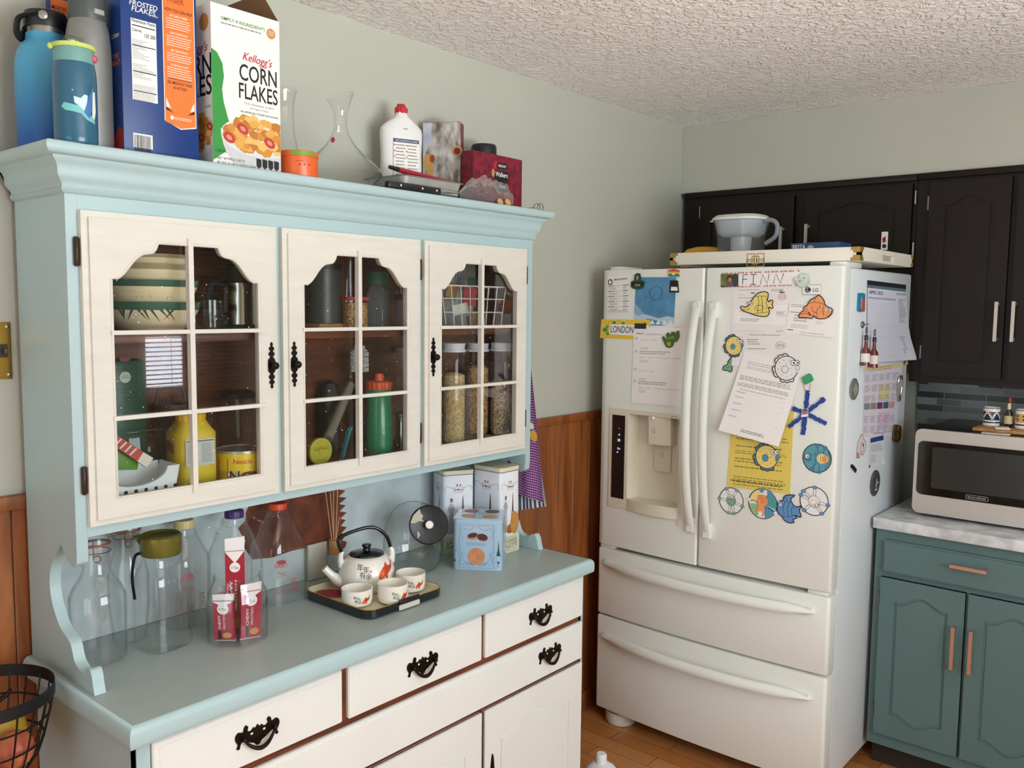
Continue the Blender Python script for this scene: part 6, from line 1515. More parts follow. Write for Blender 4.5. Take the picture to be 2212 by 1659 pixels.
# white corn flakes box with its flaps open
CX0, CX1, CY0 = 0.304, 0.473, -0.266
CZ1 = 2.261
t = thing('cereal_box', 'white corn flakes box with open brown flaps and a bowl of flakes', 'box', ((CX0 + CX1) / 2, -.15, ZT))
cw = M('carton_white', 'ece9e3', .42); kraft = M('kraft_inside', '8a6446', .7)
m = MB(cw); th = .0012
m.span((CX0, CY0, ZT), (CX1, CY0 + th, CZ1)).span((CX0, -.022 - th, ZT), (CX1, -.022, CZ1)).span((CX0, CY0 + th, ZT), (CX0 + th, -.022 - th, CZ1)).span((CX1 - th, CY0 + th, ZT), (CX1, -.022 - th, CZ1)).span((CX0 + th, CY0 + th, ZT), (CX1 - th, -.022 - th, ZT + th))
m.build('carton', t)
fl = MB(kraft)
fl.add([(CX0, -.0225, CZ1), (CX1, -.0225, CZ1), (CX1 - .006, -.004, CZ1 + .07), (CX0 + .006, -.004, CZ1 + .07), (CX0, -.0215, CZ1), (CX1, -.0215, CZ1), (CX1 - .006, -.003, CZ1 + .07), (CX0 + .006, -.003, CZ1 + .07)], [[0, 1, 2, 3], [7, 6, 5, 4], [0, 4, 5, 1], [1, 5, 6, 2], [2, 6, 7, 3], [3, 7, 4, 0]])
fl.add([(CX1 - .0006, CY0 + .002, CZ1), (CX1 - .0006, -.024, CZ1), (CX1 - .03, -.034, CZ1 + .06), (CX1 - .03, CY0 + .022, CZ1 + .06), (CX1, CY0 + .002, CZ1), (CX1, -.024, CZ1), (CX1 - .0294, -.034, CZ1 + .06), (CX1 - .0294, CY0 + .022, CZ1 + .06)], [[0, 1, 2, 3], [7, 6, 5, 4], [0, 4, 5, 1], [1, 5, 6, 2], [2, 6, 7, 3], [3, 7, 4, 0]])
fl.build('flap', t, label='brown inside of the opened top flaps')
Pf = on_y(CY0); g = MB(M('print_green', '2f8f3c', .45))
def cq(pts):
    """panel coordinates: x 0..100 across, y 0..100 down the carton front"""
    return [(CX0 + (CX1 - CX0) * x / 100, CZ1 + (ZT - CZ1) * y / 100) for x, y in pts]
cx1 = lambda x: CX0 + (CX1 - CX0) * x / 100
cy1 = lambda y: CZ1 + (ZT - CZ1) * y / 100
g.poly(cq([(0, 28), (8, 30), (15, 36), (17, 44), (14, 52), (16, 60), (22, 70), (30, 78), (24, 88), (14, 92), (0, 97)]), Pf, .0003)
g.text('SIMPLY 4 INGREDIENTS', cx1(46), cy1(9), .0072, Pf, width=(CX1 - CX0) * .64, bold=.01).use(M('print_dim', '7d7c78', .6)).greek(cx1(14), cy1(10), cx1(72), cy1(12), 1, Pf, .0004, 3, .6, 0)
g.use(M('badge_tan', 'c88a4e', .5)).disc(cx1(87), cy1(9.5), .0115, Pf, .0004).use(cwhite).text('2 BAGS', cx1(87), cy1(8.8), .0034, Pf, .0006, width=.014).text('43 OZ', cx1(87), cy1(10.6), .0042, Pf, .0006, width=.013)
g.use(M('print_crimson', 'b3203a', .45)).text("Kellogg's", cx1(66), cy1(31), .018, Pf, .0012, shear=.35, width=(CX1 - CX0) * .44, ang=-.04)
g.use(cblack).text('CORN', cx1(67), cy1(43.5), .036, Pf, bold=.035, width=(CX1 - CX0) * .56).text('FLAKES', cx1(67), cy1(55), .034, Pf, bold=.035, width=(CX1 - CX0) * .58)
g.use(M('print_dim', '7d7c78', .6)).text('THE ORIGINAL & BEST', cx1(68), cy1(58.5), .0040, Pf, width=(CX1 - CX0) * .45).text('El Original y Mejor', cx1(68), cy1(61), .0040, Pf, width=(CX1 - CX0) * .28).use(cblack).text('NO ARTIFICIAL COLORS OR FLAVORS', cx1(68), cy1(64), .0042, Pf, width=(CX1 - CX0) * .56, bold=.01).text('CEREAL', cx1(11), cy1(91.5), .0062, Pf, width=(CX1 - CX0) * .16)
g.text('NET WT/PESO NETO', cx1(5), cy1(96), .0058, Pf, .0006, align='LEFT', width=(CX1 - CX0) * .40).text('43 OZ (2 LB 11 OZ)(1.22kg)', cx1(5), cy1(98.6), .0058, Pf, .0006, align='LEFT', width=(CX1 - CX0) * .56)
rnd = random.Random(21)
def bowl_print(g, bxc, byc, rx, ry, P, clip):
    """printed bowl of flakes: rim ellipse, bowl body, flakes and berries"""
    g.use(M('bowl_print_white', 'c9c8c8', .5)); pts = []
    for i in range(19):
        a = PI + PI * i / 18; pts.append((clip(bxc + rx * math.cos(a)), byc + ry * .2 + ry * 2.3 * math.sin(a)))
    pts = [(u, max(v, ZT + .001)) for u, v in pts]
    g.poly(pts, P, .0004); g.use(M('bowl_print_rim', 'd9d8d6', .5)).poly([(clip(bxc + rx * math.cos(t * PI / 16)), byc + ry * math.sin(t * PI / 16)) for t in range(32)], P, .0006)
    cols = ['d9a24a', 'c98a34', 'e6b868', 'b9742a']
    for k in range(110):
        a, r = rnd.random() * 2 * PI, math.sqrt(rnd.random()) * .86
        u, v = bxc + rx * r * math.cos(a), byc + ry * r * math.sin(a) + ry * .12
        if clip(u) != u: continue
        cc_ = cols[k % 4]; n = 6; rr = rx * (.11 + .08 * rnd.random()); q = rnd.random() * 6
        g.use(M('flake_' + cc_, cc_, .5)).poly([(clip(u + rr * (.7 + .3 * rnd.random()) * math.cos(q + i * 2 * PI / n)), v + rr * .75 * (.7 + .3 * rnd.random()) * math.sin(q + i * 2 * PI / n)) for i in range(n)], P, .0008 + k * .000008)
    for u_, v_ in ((-.45, .35), (.25, -.15), (.7, .3), (-.8, -.2)):
        u, v = bxc + rx * u_, byc + ry * v_
        if clip(u) == u: g.use(M('berry_red', 'b5392f', .5)).disc(u, v, rx * .16, P, .0017, rx * .11, 12, -.5).use(M('berry_pink', 'd98a76', .5)).disc(u, v, rx * .08, P, .0019, rx * .05, 10, -.5)
clipc = lambda u: min(max(u, CX0 + .001), CX1 - .001)
bowl_print(g, cx1(68), cy1(79), (CX1 - CX0) * .57, (CZ1 - ZT) * .125, Pf, clipc)
g.use(cblack)
for k in range(4): g.poly(cq([(62 + k * 9, 92), (69 + k * 9, 92.5), (69 + k * 9, 97), (65.5 + k * 9, 98.5), (62 + k * 9, 97)]), Pf, .0022)
# the left face repeats the front design
Pl = on_x(CX0); lv = lambda y: CZ1 + (ZT - CZ1) * y / 100; LU = .2655
g.use(cblack).text('CORN', LU - .0, lv(43.5), .045, Pl, .0004, align='RIGHT', bold=.035, width=.15).text('FLAKES', LU - .0, lv(56), .043, Pl, .0004, align='RIGHT', bold=.035, width=.17)
g.use(M('print_crimson', 'b3203a', .45)).text("Kellogg's", LU - .012, lv(29), .020, Pl, .0008, align='RIGHT', shear=.35, width=.11)
g.use(M('badge_tan', 'c88a4e', .5)).disc(LU - .026, lv(11), .018, Pl, .0004)
g.use(cblack).text('FLAVORS', LU - .004, lv(64), .0045, Pl, .0004, align='RIGHT')
bowl_print(g, .205, lv(80), .075, (CZ1 - ZT) * .13, Pl, lambda u: min(u, LU - .001))
g.build('printed_panel', t, recalc=False)

clear = glass('clear_glass', 'ffffff', 'd9dfdb', .9)
# glass carafe behind the carton
bx, by = 0.625, -0.055
V_ = [(0.0497,1.9928),(0.0461,2.0102),(0.039,2.0299),(0.0319,2.0623),(0.0294,2.1026),(0.0306,2.1371),(0.0341,2.1601),(0.0388,2.1738)]
solo(MB(clear).vessel([(V_[0][0] * .9, ZT)] + [(r, max(z, ZT + .003)) for r, z in V_], (bx, by, 0), .0022, 40), 'carafe', 'flared glass carafe standing half behind the white cereal box', 'carafe', (bx, by, ZT))
# orange tub
bx, by = 0.537, -0.245
rt = 0.0454; zt_ = 1.9842
t = thing('plastic_tub', 'small round orange tub with an orange and green lid at the cornice edge', 'tub', (bx, by, ZT))
tub_o = M('tub_orange', 'e2642a', .4, coat=.2)
MB(tub_o).lathe([(0, ZT), (rt * .95, ZT), (rt * .98, ZT + .004), (rt * .97, zt_ - .013), (0, zt_ - .013)], (bx, by, 0), 36).build('tub_body', t)
MB(tub_o).lathe([(0, zt_ - .0128), (rt, zt_ - .0128), (rt * 1.01, zt_ - .003), (rt * .97, zt_), (0, zt_)], (bx, by, 0), 36).build('lid', t)
Pc = on_cyl(bx, by, rt * 1.01, facing(bx, by)); g = MB(M('tub_green', '6f9a34', .4)).sheet(lambda a, b: Pc(-.018 + a * .058, zt_ - .012 + b * .0100, .0006), 12, 1)
Pc2 = on_cyl(bx, by, rt * .975, facing(bx, by)); g.use(M('tub_ink', '7a3a1c', .5))
for k in range(3): g.disc(.002 + k * .011, ZT + .026, .0022, Pc2, .0004, None, 6)
g.greek(-.006, ZT + .036, .012, ZT + .032, 1, Pc2, .0004, 3); g.build('printed_label', t)
# decanter
bx, by = 0.704, -0.19
Q_ = [(0.0878,1.9428),(0.1007,1.9509),(0.1053,1.9601),(0.1017,1.9716),(0.083,1.9888),(0.0607,2.0083),(0.042,2.0266),(0.0309,2.0415),(0.021,2.0586),(0.0169,2.0814),(0.0157,2.1019),(0.0192,2.1155),(0.0256,2.1325),(0.0308,2.145),(0.0337,2.1529)]
m = MB(clear).vessel([(Q_[0][0] * .85, ZT)] + [(r, max(z, ZT + .002)) for r, z in Q_], (bx, by, 0), .0025, 48)
zt_ = Q_[-1][1]
ds = v_(facing(bx, by) + PI / 2)      # to the right as seen
for p in m.v:
    k = max(0, (p.z - (zt_ - .03)) / .03); p.z += k * ((p - Vector((bx, by, p.z))).dot(ds)) * .28
a0 = facing(bx, by); Pd = on_cyl(bx, by, prof_r([(r, z) for r, z in Q_]), a0)
sz_ = 2.0391
m.use(M('sticker_red', 'b02f38', .45)).sheet(lambda a, b: Pd((-.020 + .010 * (a - .5) * 2 * math.sqrt(max(0, 1 - (2 * b - 1) ** 2)) * .62), sz_ - .008 + .016 * b, .0008), 6, 8)
solo(m, 'wine_decanter', 'wide-based glass wine decanter with a slanted rim and a small red sticker', 'decanter', (bx, by, ZT), recalc=True)
# white bottle with red cap
bx, by = 1.004, -0.085
B_ = [(0.0609,2.0365),(0.0602,2.0586),(0.0627,2.1039),(0.0627,2.1194),(0.0607,2.1311),(0.0501,2.1427),(0.0356,2.153),(0.0237,2.162),(0.0178,2.1684),(0.0171,2.1749)]
kk = .44
sq_ = Matrix.Diagonal((1, kk, 1)); rz_ = rotz(-.35)
t = thing('detergent_bottle', 'white plastic bottle with a red cap and printed directions', 'bottle', (bx, by, ZT))
mb2 = MB(M('white_hdpe', 'e9e8e6', .3, coat=.2)).lathe([(0, ZT), (B_[0][0] * .96, ZT), (B_[0][0], ZT + .006)] + B_ + [(0, B_[-1][1])], (0, 0, 0), 48, sq=2.6)
for p in mb2.v:
    k = 1 if p.z > B_[-2][1] - .001 else kk + (1 - kk) * max(0, (p.z - B_[5][1]) / (B_[-2][1] - B_[5][1])); q = rz_ @ Vector((p.x, p.y * k, 0)); p.x, p.y = bx + q.x, by + q.y
mb2.build('bottle_body', t)
rcap = 0.0181; zc0, zc1 = B_[-1][1], 2.1993
MB(M('red_cap', 'c41f33', .4)).lathe([(0, zc0 - .002), (rcap, zc0 - .002), (rcap, zc0 + (zc1 - zc0) * .55), (rcap * .72, zc0 + (zc1 - zc0) * .72), (rcap * .62, zc1), (0, zc1)], (bx, by, 0), 72, flute=.05, nf=9).build('cap', t)
Px = rz_ @ Vector((1, 0, 0)); Pl = on_plane(Vector((bx, by, 0)) + (rz_ @ Vector((0, -1, 0))) * (B_[2][0] * kk * 1.005), Px, (0, 0, 1))
lw = B_[2][0] * .72; z1, z0 = 2.0988, ZT + .012
g = MB(cwhite).rect(-lw * .75, z0, lw * .95, z1 - .010, Pl, .0004).use(M('label_navy', '27365f', .5)).rect(-lw * .75, z1 - .010, lw * .95, z1, Pl, .0005).use(cwhite).text('DIRECTIONS/INSTRUCCIONES', lw * .1, z1 - .0075, .0048, Pl, .0008, width=lw * 1.5)
g.use(M('print_dim', '7d7c78', .6)).greek(-lw * .62, z1 - .013, lw * .05, z0 + .004, 16, Pl, .0008, 4, .5, .2).greek(lw * .18, z1 - .013, lw * .9, z0 + .004, 16, Pl, .0008, 5, .5, .2).use(MATS['red_cap'])
for k in range(3):
    for u in (-lw * .69, lw * .12): g.disc(u, z1 - .018 - k * .016, .0022, Pl, .0009, None, 8)
g.use(cblack).greek(-lw * .1, z1 + .030, lw * .22, z1 + .027, 1, Pl, .0006, 2, .8, 0); g.build('printed_label', t)
# baking pan on a black griddle, knife-handled pan, red utensil
t = thing('griddle_pan', 'black griddle pan with a riveted handle and steel end, under the steel baking pan', 'pan', (.95, -.2, ZT + .001))
MB(M('griddle_black', '1e1d1c', .35)).span((.842, -.268, ZT + .001), (1.060, -.128, ZT + .020), .006).build('pan_body', t)
grid_t = t
px0, px1, pzb, pzt = .838, 1.066, ZT + .0205, ZT + .043
m = MB(M('pan_steel', 'b7b5ae', .45, .35, var=.12, vs=25))
def ringr(x0, x1, y0, y1, r, z): return [(a, b, z) for a, b in rrect(x0, y0, x1, y1, r, 5)]
R1 = ringr(px0 + .008, px1 - .008, -.268, -.122, .018, pzb); R2 = ringr(px0 + .002, px1 - .002, -.274, -.116, .02, pzt - .002); R3 = ringr(px0 - .006, px1 + .006, -.282, -.108, .026, pzt); R4 = ringr(px0 + .004, px1 - .004, -.272, -.118, .02, pzt - .001); R5 = ringr(px0 + .010, px1 - .010, -.266, -.124, .018, pzb + .002)
n = len(R1); m.add(R1 + R2 + R3 + R4 + R5, [[j * n + i, j * n + (i + 1) % n, (j + 1) * n + (i + 1) % n, (j + 1) * n + i] for j in range(4) for i in range(n)] + [list(range(n)), list(range(4 * n, 5 * n))])
solo(m, 'baking_pan', 'shallow steel baking pan with rounded corners on the hutch top', 'pan', ((px0 + px1) / 2, -.195, pzb))
hx0, hx1, hx2 = 0.771, 0.959, 1.027
t = grid_t
zh0, zh1 = ZT + .0012, ZT + .0195
MB(M('handle_black', '1a1918', .35, coat=.3)).span((hx0, -.296, zh0), (hx1, -.276, zh1), .006).build('handle', t)
MB(chrome).lathe([(0, hx2 - .004), (.0085, hx2 - .004), (.0095, hx2 - .008), (.0095, hx1 - .004), (0, hx1 - .004)], (0, -.286, (zh0 + zh1) / 2), 20, Matrix(((0, 0, 1), (0, 1, 0), (-1, 0, 0)))).build('steel_end', t)
for k in (.22, .62, .90):
    MB(M('rivet_white', 'd9d7d0', .25, .6)).lathe([(0, 0), (.0032, 0), (.002, .0012), (0, .0014)], (hx0 + (hx1 - hx0) * k, -.2961, (zh0 + zh1) / 2), 14, rot('X', PI / 2)).build('rivet', t)
ra, rb = (0.868,2.001), (1.071,2.01)
t = thing('spatula', 'red-handled spatula lying across the steel baking pan', 'spatula', (ra[0], -.215, pzt))
zr = pzt + .010
MB(M('red_handle', 'a82233', .35, coat=.2)).tube([(ra[0] + .005, -.215, zr + .012), (ra[0] + .05, -.215, zr + .008), (rb[0], -.225, zr - .002)], [.007, .0085, .005], 10, flat=1.3).build('handle', t)
MB(black_cap).tube([(ra[0] - .022, -.214, zr + .015), (ra[0] + .004, -.215, zr + .0125)], [.005, .0065], 10, flat=1.3).build('tip', t)
# cookie tins
A = Vector((1.205, -.128, 0)); Bq = Vector((1.150, -.022, 0)); Lf = (Bq - A).length
e1 = (Bq - A).normalized(); e2 = Vector((-e1.y, e1.x, 0)); e2 = e2 if e2.x > 0 else -e2
za = 2.1805; dpt = .030
t = thing('cookie_box', 'tall cookie box with a snowy picture and a dark red edge', 'box', A * .5 + Bq * .5 + Vector((0, 0, ZT)))
P0 = lambda u, v, h: A + e1 * u + Vector((0, 0, ZT + v)) - e2 * h
hA = za - ZT
MB(M('tin_red', '7d1c2c', .35, var=.35, vs=60)).prism(rrect(0, 0, Lf, hA, .008, 4), P0, -dpt, 0).build('carton', t)
Pm = lambda u, v, h: P0(Lf - u, v, h)
g = MB(M('snow_photo', 'c9c6c4', .4, col2='6d5d4c', vs=42, stretch=(1, 1, .5)))
g.poly([(0, .001), (Lf - .001, .001), (Lf - .001, hA - .001), (0, hA - .001)], Pm, .0003)
g.use(M('sky_print', '8d9dc4', .5, col2='d5d6de', vs=10)).poly([(0, hA * .55), (Lf * .2, hA * .8), (Lf * .24, hA - .001), (0, hA - .001)], Pm, .0005)
g.use(M('biscuit_print', 'd0a05a', .5)).disc(Lf * .12, hA * .55, .014, Pm, .0006, .022).disc(Lf * .2, hA * .45, .012, Pm, .0007, .020).use(M('jam_print', '9c4a2a', .5)).disc(Lf * .25, hA * .58, .008, Pm, .0008, .012)
g.use(M('cookie_print', 'b98a5e', .5)).disc(Lf * .90, hA * .66, .017, Pm, .0008).use(M('jam_dark', '6d241c', .5)).disc(Lf * .90, hA * .66, .010, Pm, .0010).use(cblack).rect(0, .001, Lf * .16, hA * .28, Pm, .0006); g.build('printed_picture', t)
bx0, bx1 = 1.191, 1.417; zb1, zb0 = 2.089, 2.088
t = thing('cookie_box', 'dark red tartan shortbread box with a black label at the right end', 'box', ((bx0 + bx1) / 2, -.165, ZT))
P0 = on_y(-.19)
MB(M('tartan_red', '8a1c34', .4, var=.55, vs=55)).prism([(bx0, ZT), (bx1, ZT), (bx1, zb0), (bx0, zb1)], P0, -.045, 0).build('carton', t)
lc_ = (1.317,2.039)
g = MB(cblack).rect(lc_[0] - .030, lc_[1] - .030, lc_[0] + .034, lc_[1] + .004, P0, .0004).rect(lc_[0] - .016, lc_[1] + .010, lc_[0] + .026, lc_[1] + .028, P0, .0004)
g.rect(lc_[0] - .02, lc_[1] - .058, lc_[0] + .036, lc_[1] - .034, P0, .0004)
g.use(cwhite).text('KIRKLAND', lc_[0] + .005, lc_[1] + .015, .008, P0, .0007, bold=.03, width=.034).text('Walkers', lc_[0] + .003, lc_[1] - .014, .015, P0, .0007, bold=.03, width=.056).greek(lc_[0] - .008, lc_[1] - .038, lc_[0] + .026, lc_[1] - .048, 2, P0, .0007, 3).use(M('cookie_print', 'b98a5e', .5)).disc(lc_[0] - .036, lc_[1] - .006, .007, P0, .0008, .012).use(MATS['red_cap']).poly([(lc_[0] - .036, lc_[1] + .012), (lc_[0] - .026, lc_[1] + .032), (lc_[0] - .018, lc_[1] + .030), (lc_[0] - .026, lc_[1] + .006)], P0, .0006); g.build('printed_label', t)
jx = 1.365; jz = 2.1403; jr = 0.0404
t = thing('storage_jar', 'jar with a rounded black lid behind the tartan shortbread box', 'jar', (jx, -.075, ZT))
MB(M('jar_grey', '6b6a66', .3)).lathe([(0, ZT), (jr * .9, ZT), (jr * .9, jz - .03), (0, jz - .03)], (jx, -.075, 0), 28).build('jar_body', t)
MB(black_cap).lathe([(0, jz - .0298), (jr, jz - .0298), (jr, jz - .008), (jr * .92, jz - .001), (0, jz)], (jx, -.075, 0), 28).build('lid', t)
# plastic bag with a few biscuits
film = glass('plastic_film', 'f4f4f2', 'c9c9c6', .9, .08, cloud=.10)
rnd = random.Random(11); ph = [rnd.random() * 6 for _ in range(8)]
bc = Vector((1.1835, -.243, ZT)); L_ = 0.119
def bagf(a, b):
    th_ = 2 * PI * a; u = b * 2 - 1; r = max(0.02, (1 - abs(u) ** 2.4)) ** .5
    hgt = .052 * (1 - .55 * b) * r; w_ = .043 * r
    z = abs(math.sin(th_ / 2)) ** .8
    k = 1 + .13 * math.sin(5 * th_ + ph[0] + 6 * u) + .10 * math.sin(9 * th_ + ph[1] - 9 * u) + .07 * math.sin(17 * u + ph[2] + 3 * th_)
    return Vector((bc.x + L_ * u, bc.y + w_ * math.cos(th_) * k, ZT + .001 + max(0, hgt * (.5 - .5 * math.cos(th_)) * k * 1.5)))
m = MB(film).sheet(bagf, 40, 26)
solo(m, 'plastic_bag', 'crumpled clear plastic bag lying before the tartan box', 'bag', (bc.x, bc.y, ZT))
for k, px in enumerate(((1086, 428), (1097, 424))):
    q = [(1.244,1.949),(1.267,1.958)][k]
    c = (q[0], -.252 - .010 * k, ZT + .010)
    solo(MB(M('biscuit', 'd9b278', .6, var=.15, vs=80)).lathe([(0, -.003), (.010, -.003), (.0115, 0), (.010, .003), (0, .003)], (c[0], c[1], ZT + .013), 20, rot('X', 1.2)), 'biscuit', ('pale round biscuit in the plastic bag, left of the two', 'pale round biscuit in the plastic bag, right of the two')[k], 'biscuit', (c[0], c[1], ZT + .001))
# wire hooks over the right end
c = (1.569,1.959)
m = MB(wire)
for dx in (0, .008): m.tube([(c[0] + dx + .016 * math.cos(a), -.13 - dx, c[1] + .014 * math.sin(a)) for a in [i * PI / 8 for i in range(16)]], .0013, 6, closed=True)
e = (1.566,1.841)
for dx in (0, .005): m.tube(smoothline([(HW + .0015, -.13 - dx, c[1] - .030), (HW + .0015, -.13 - dx, e[1] + .004), (HW + .004 + dx, -.13 - dx, e[1] - .010), (HW + .018 + dx, -.13 - dx, e[1] + .012), (HW + .010 + dx, -.13 - dx, e[1] + .016)], 5), .0012, 6)
m.tube([(HW + .0015, -.13, c[1] - .030), (c[0] - .014, -.13, c[1])], .0012, 6)
solo(m, 'wire_hook', 'bent wire hook clipped over the right end of the hutch cornice', 'hook', (HW + .0015, -.13, e[1] - .010))

# ------------------------------------------------------------------ inside the hutch
ZU, ZL = SH + .0004, 1.2284          # shelf top, cabinet floor
yH = -.13
def jar(name, label, cat, x, y, z, body, mats, group=None, seg=36):
    """lathed thing: mats = [(part, material, profile in absolute z)]"""
    t = thing(name, label, cat, (x, y, z), 0, group)
    for part, mat, pr_ in mats: MB(mat).lathe(pr_, (x, y, 0), seg).build(part, t)
    return t
# nested bowls
crm = M('bowl_cream', 'f2dfba', .25, var=.05, vs=12); grn_b = M('bowl_green_band', '3c6656', .25); lf = M('bowl_leaf', '335247', .4)
bxw = 0.227
rims = [1.6332,1.6795,1.7127,1.7347]
rr = [.1045, .101, .092, .084]
names_ = ['lowest and widest cream bowl of the nested stack behind the left door', 'second cream bowl from the bottom of the stack, with dark leaf strokes', 'third cream bowl from the bottom of the nested stack', 'topmost and smallest cream bowl of the stack behind the left door']
zprev = ZU
for k, (zr, R_) in enumerate(zip(rims, rr)):
    hgt = .075 - .006 * k; z0 = max(ZU, zr - hgt); c = (bxw, yH, 0)
    if k: z0 = max(z0, zprev + .0045)
    zprev = z0
    t = thing('mixing_bowl', names_[k], 'bowl', (bxw, yH, z0), 0, 'nested cream bowls')
    H_ = zr - z0
    prf_ = [(R_ * .50, z0), (R_ * .62, z0 + .004), (R_ * .82, z0 + H_ * .35), (R_ * .95, z0 + H_ * .75), (R_, zr)]
    MB(crm).vessel(prf_, c, .0032, 44).build('bowl_body', t)
    f_ = prof_r(prf_)
    MB(grn_b if k < 2 else M('bowl_tan_band', 'a39673', .3)).lathe([(f_(zr - .017 + .003 * k) + .0004, zr - .017 + .003 * k), (f_(zr - .003) + .0006, zr - .003), (R_ + .0006, zr)], c, 44).build('rim_band', t)
    if k < 2:
        Pb_ = on_cyl(bxw, yH, f_, facing(bxw, yH)); g = MB(lf); rnd = random.Random(k)
        for i in range(9):
            u = -.07 + i * .014 + rnd.uniform(-.004, .004); v = zr - .017; sg = -1 if k == 0 else 1; w_ = rnd.uniform(-.012, .012)
            if k == 0: g.poly([(u, v), (u + .006, v), (u + w_ * 2 + .002, v - .028 * (.6 + .4 * rnd.random()))], Pb_, .0006, .006)
            else: g.poly([(u, zr - .048), (u + .003, zr - .048), (u + w_ * .6, zr - .048 + .020 * (.6 + .4 * rnd.random()))], Pb_, .0006)
        g.build('painted_leaf', t)
# chrome kettle, glass mug
x, y = 0.46, -.12
r_ = 0.0434; zt_, zl_ = 1.6798, 1.7304
t = jar('kettle', 'chrome electric kettle with a black lid behind the left door', 'kettle', x, y, ZU, None, [('base', black_cap, [(0, ZU), (r_ * 1.02, ZU), (r_ * 1.02, ZU + .016), (0, ZU + .016)]), ('kettle_body', chrome, [(0, ZU + .0162), (r_, ZU + .0162), (r_ * .96, zt_), (0, zt_)]), ('lid', black_cap, [(0, zt_ + .0004), (r_ * .98, zt_ + .0004), (r_ * .9, zl_ - .012), (r_ * .5, zl_), (0, zl_)])])
dv = v_(facing(x, y) - PI / 2 + .25)
MB(black_cap).tube(smoothline([Vector((x, y, zt_ - .004)) + dv * r_ * .9, Vector((x, y, zt_ - .004)) + dv * (r_ + .028), Vector((x, y, zt_ - .06)) + dv * (r_ + .030), Vector((x, y, ZU + .03)) + dv * r_ * .95], 6), .008, 8).build('handle', t)
x, y = 0.337, -.195
r_ = 0.0207; zt_ = 1.6388
t = thing('glass_mug', 'small clear glass mug beside the chrome kettle', 'mug', (x, y, ZU))
MB(clear).vessel([(r_ * .92, ZU), (r_, ZU + .004), (r_, zt_)], (x, y, 0), .003, 30).build('mug_body', t)
MB(clear).tube(smoothline([Vector((x, y, zt_ - .008)) - ds * r_, Vector((x, y, zt_ - .012)) - ds * (r_ + .018), Vector((x, y, ZU + .018)) - ds * (r_ + .016), Vector((x, y, ZU + .012)) - ds * r_], 5), .0035, 8).build('handle', t)
# lower left: green coffee bag, wicker basket, press, bottles
gx0, gx1 = 0.159, 0.243; gz = 1.505
t = thing('coffee_bag', 'dark green coffee bag with a round white seal at the left back', 'bag', ((gx0 + gx1) / 2, -.055, ZL))
gbag = M('bag_green', '0f4a36', .4, var=.15, vs=20)
MB(gbag).span((gx0, -.075, ZL), (gx1, -.028, gz), .012).build('bag_body', t)
c = (0.192,1.466); Pg = on_y(-.075)
MB(M('seal_cream', 'c9cfc0', .5)).disc(c[0], c[1], .0125, Pg, .0005).use(M('bag_ink', '4d6a58', .5)).text('USDA', c[0], c[1] + .001, .0042, Pg, .0008, width=.015).rect(c[0] - .010, c[1] - .002, c[0] + .010, c[1] - .0008, Pg, .0008).use(M('bag_red', '8a2f3c', .5)).disc(c[0], c[1] + .040, .012, Pg, .0006, .006).build('printed_seal', t)
x, y = 0.302, -.068
r_ = 0.0378; zt_, zb_ = 1.4519, 1.3979
wick = M('wicker', '4a3324', .6, var=.4, vs=70)
t = thing('wicker_basket', 'brown wicker basket with a hooped handle behind the left door', 'basket', (x, y, ZL))
MB(wick).vessel([(r_ * .8, ZL), (r_ * .9, ZL + .01), (r_, zb_)], (x, y, 0), .004, 30).build('basket_body', t)
MB(wick).tube([(x + r_ * .95 * math.cos(a), y, zb_ + (zt_ - zb_) * math.sin(a)) for a in [PI * i / 18 for i in range(19)]], .0045, 8).build('handle', t)
x, y = 0.472, -.070
r_ = .040; zt_ = 1.4193
t = jar('french_press', 'glass coffee press with a black lid behind the yellow cocoa can', 'coffee press', x, y, ZL, None, [('beaker', clear, [(0, ZL + .004), (r_, ZL + .004), (r_, zt_ - .02)]), ('lid', black_cap, [(0, zt_ - .0198), (r_ * 1.06, zt_ - .0198), (r_ * 1.06, zt_ - .006), (r_ * .6, zt_), (0, zt_)]), ('base_ring', black_cap, [(r_ * .98, ZL), (r_ * 1.05, ZL), (r_ * 1.05, ZL + .03), (r_ * 1.01, ZL + .03)]), ('plunger_rod', steel, [(0, zt_ - .12), (.0075, zt_ - .12), (.0075, zt_ - .02), (0, zt_ - .02)])])
MB(black_cap).tube([Vector((x, y, zt_ - .014)) + ds * r_, Vector((x, y, zt_ - .018)) + ds * (r_ + .02), Vector((x, y, ZL + .03)) + ds * (r_ + .02), Vector((x, y, ZL + .02)) + ds * r_], .006, 8).build('handle', t)
x, y = 0.295, -.165
ylw = M('label_yellow', 'd9b92a', .4); r_ = 0.0481
zs, zc0, zc1 = 1.3549, 1.3717, 1.3864
t = thing('syrup_bottle', 'tall yellow drink bottle with a yellow cap and a grey nutrition panel', 'bottle', (x, y, ZL))
ang_ = facing(x, y)
MB(ylw).lathe([(0, ZL), (r_ * .95, ZL), (r_, ZL + .005), (r_, zs - .012), (r_ * .82, zs - .001), (r_ * .62, zc0 - .002), (0, zc0 - .002)], (x, y, 0), 44, sq=3.5, ang=ang_ + .35).build('bottle_body', t)
MB(M('cap_yellow', 'e0ad1c', .4)).lathe([(0, zc0 - .0018), (r_ * .66, zc0 - .0018), (r_ * .68, zc1 - .003), (r_ * .62, zc1), (0, zc1)], (x, y, 0), 90, flute=.02, nf=15).build('cap', t)
U_ = v_(ang_ + .35 + PI / 2); Pn = on_plane(Vector((x, y, 0)) + v_(ang_ + .35) * (r_ + .0005), U_, (0, 0, 1))
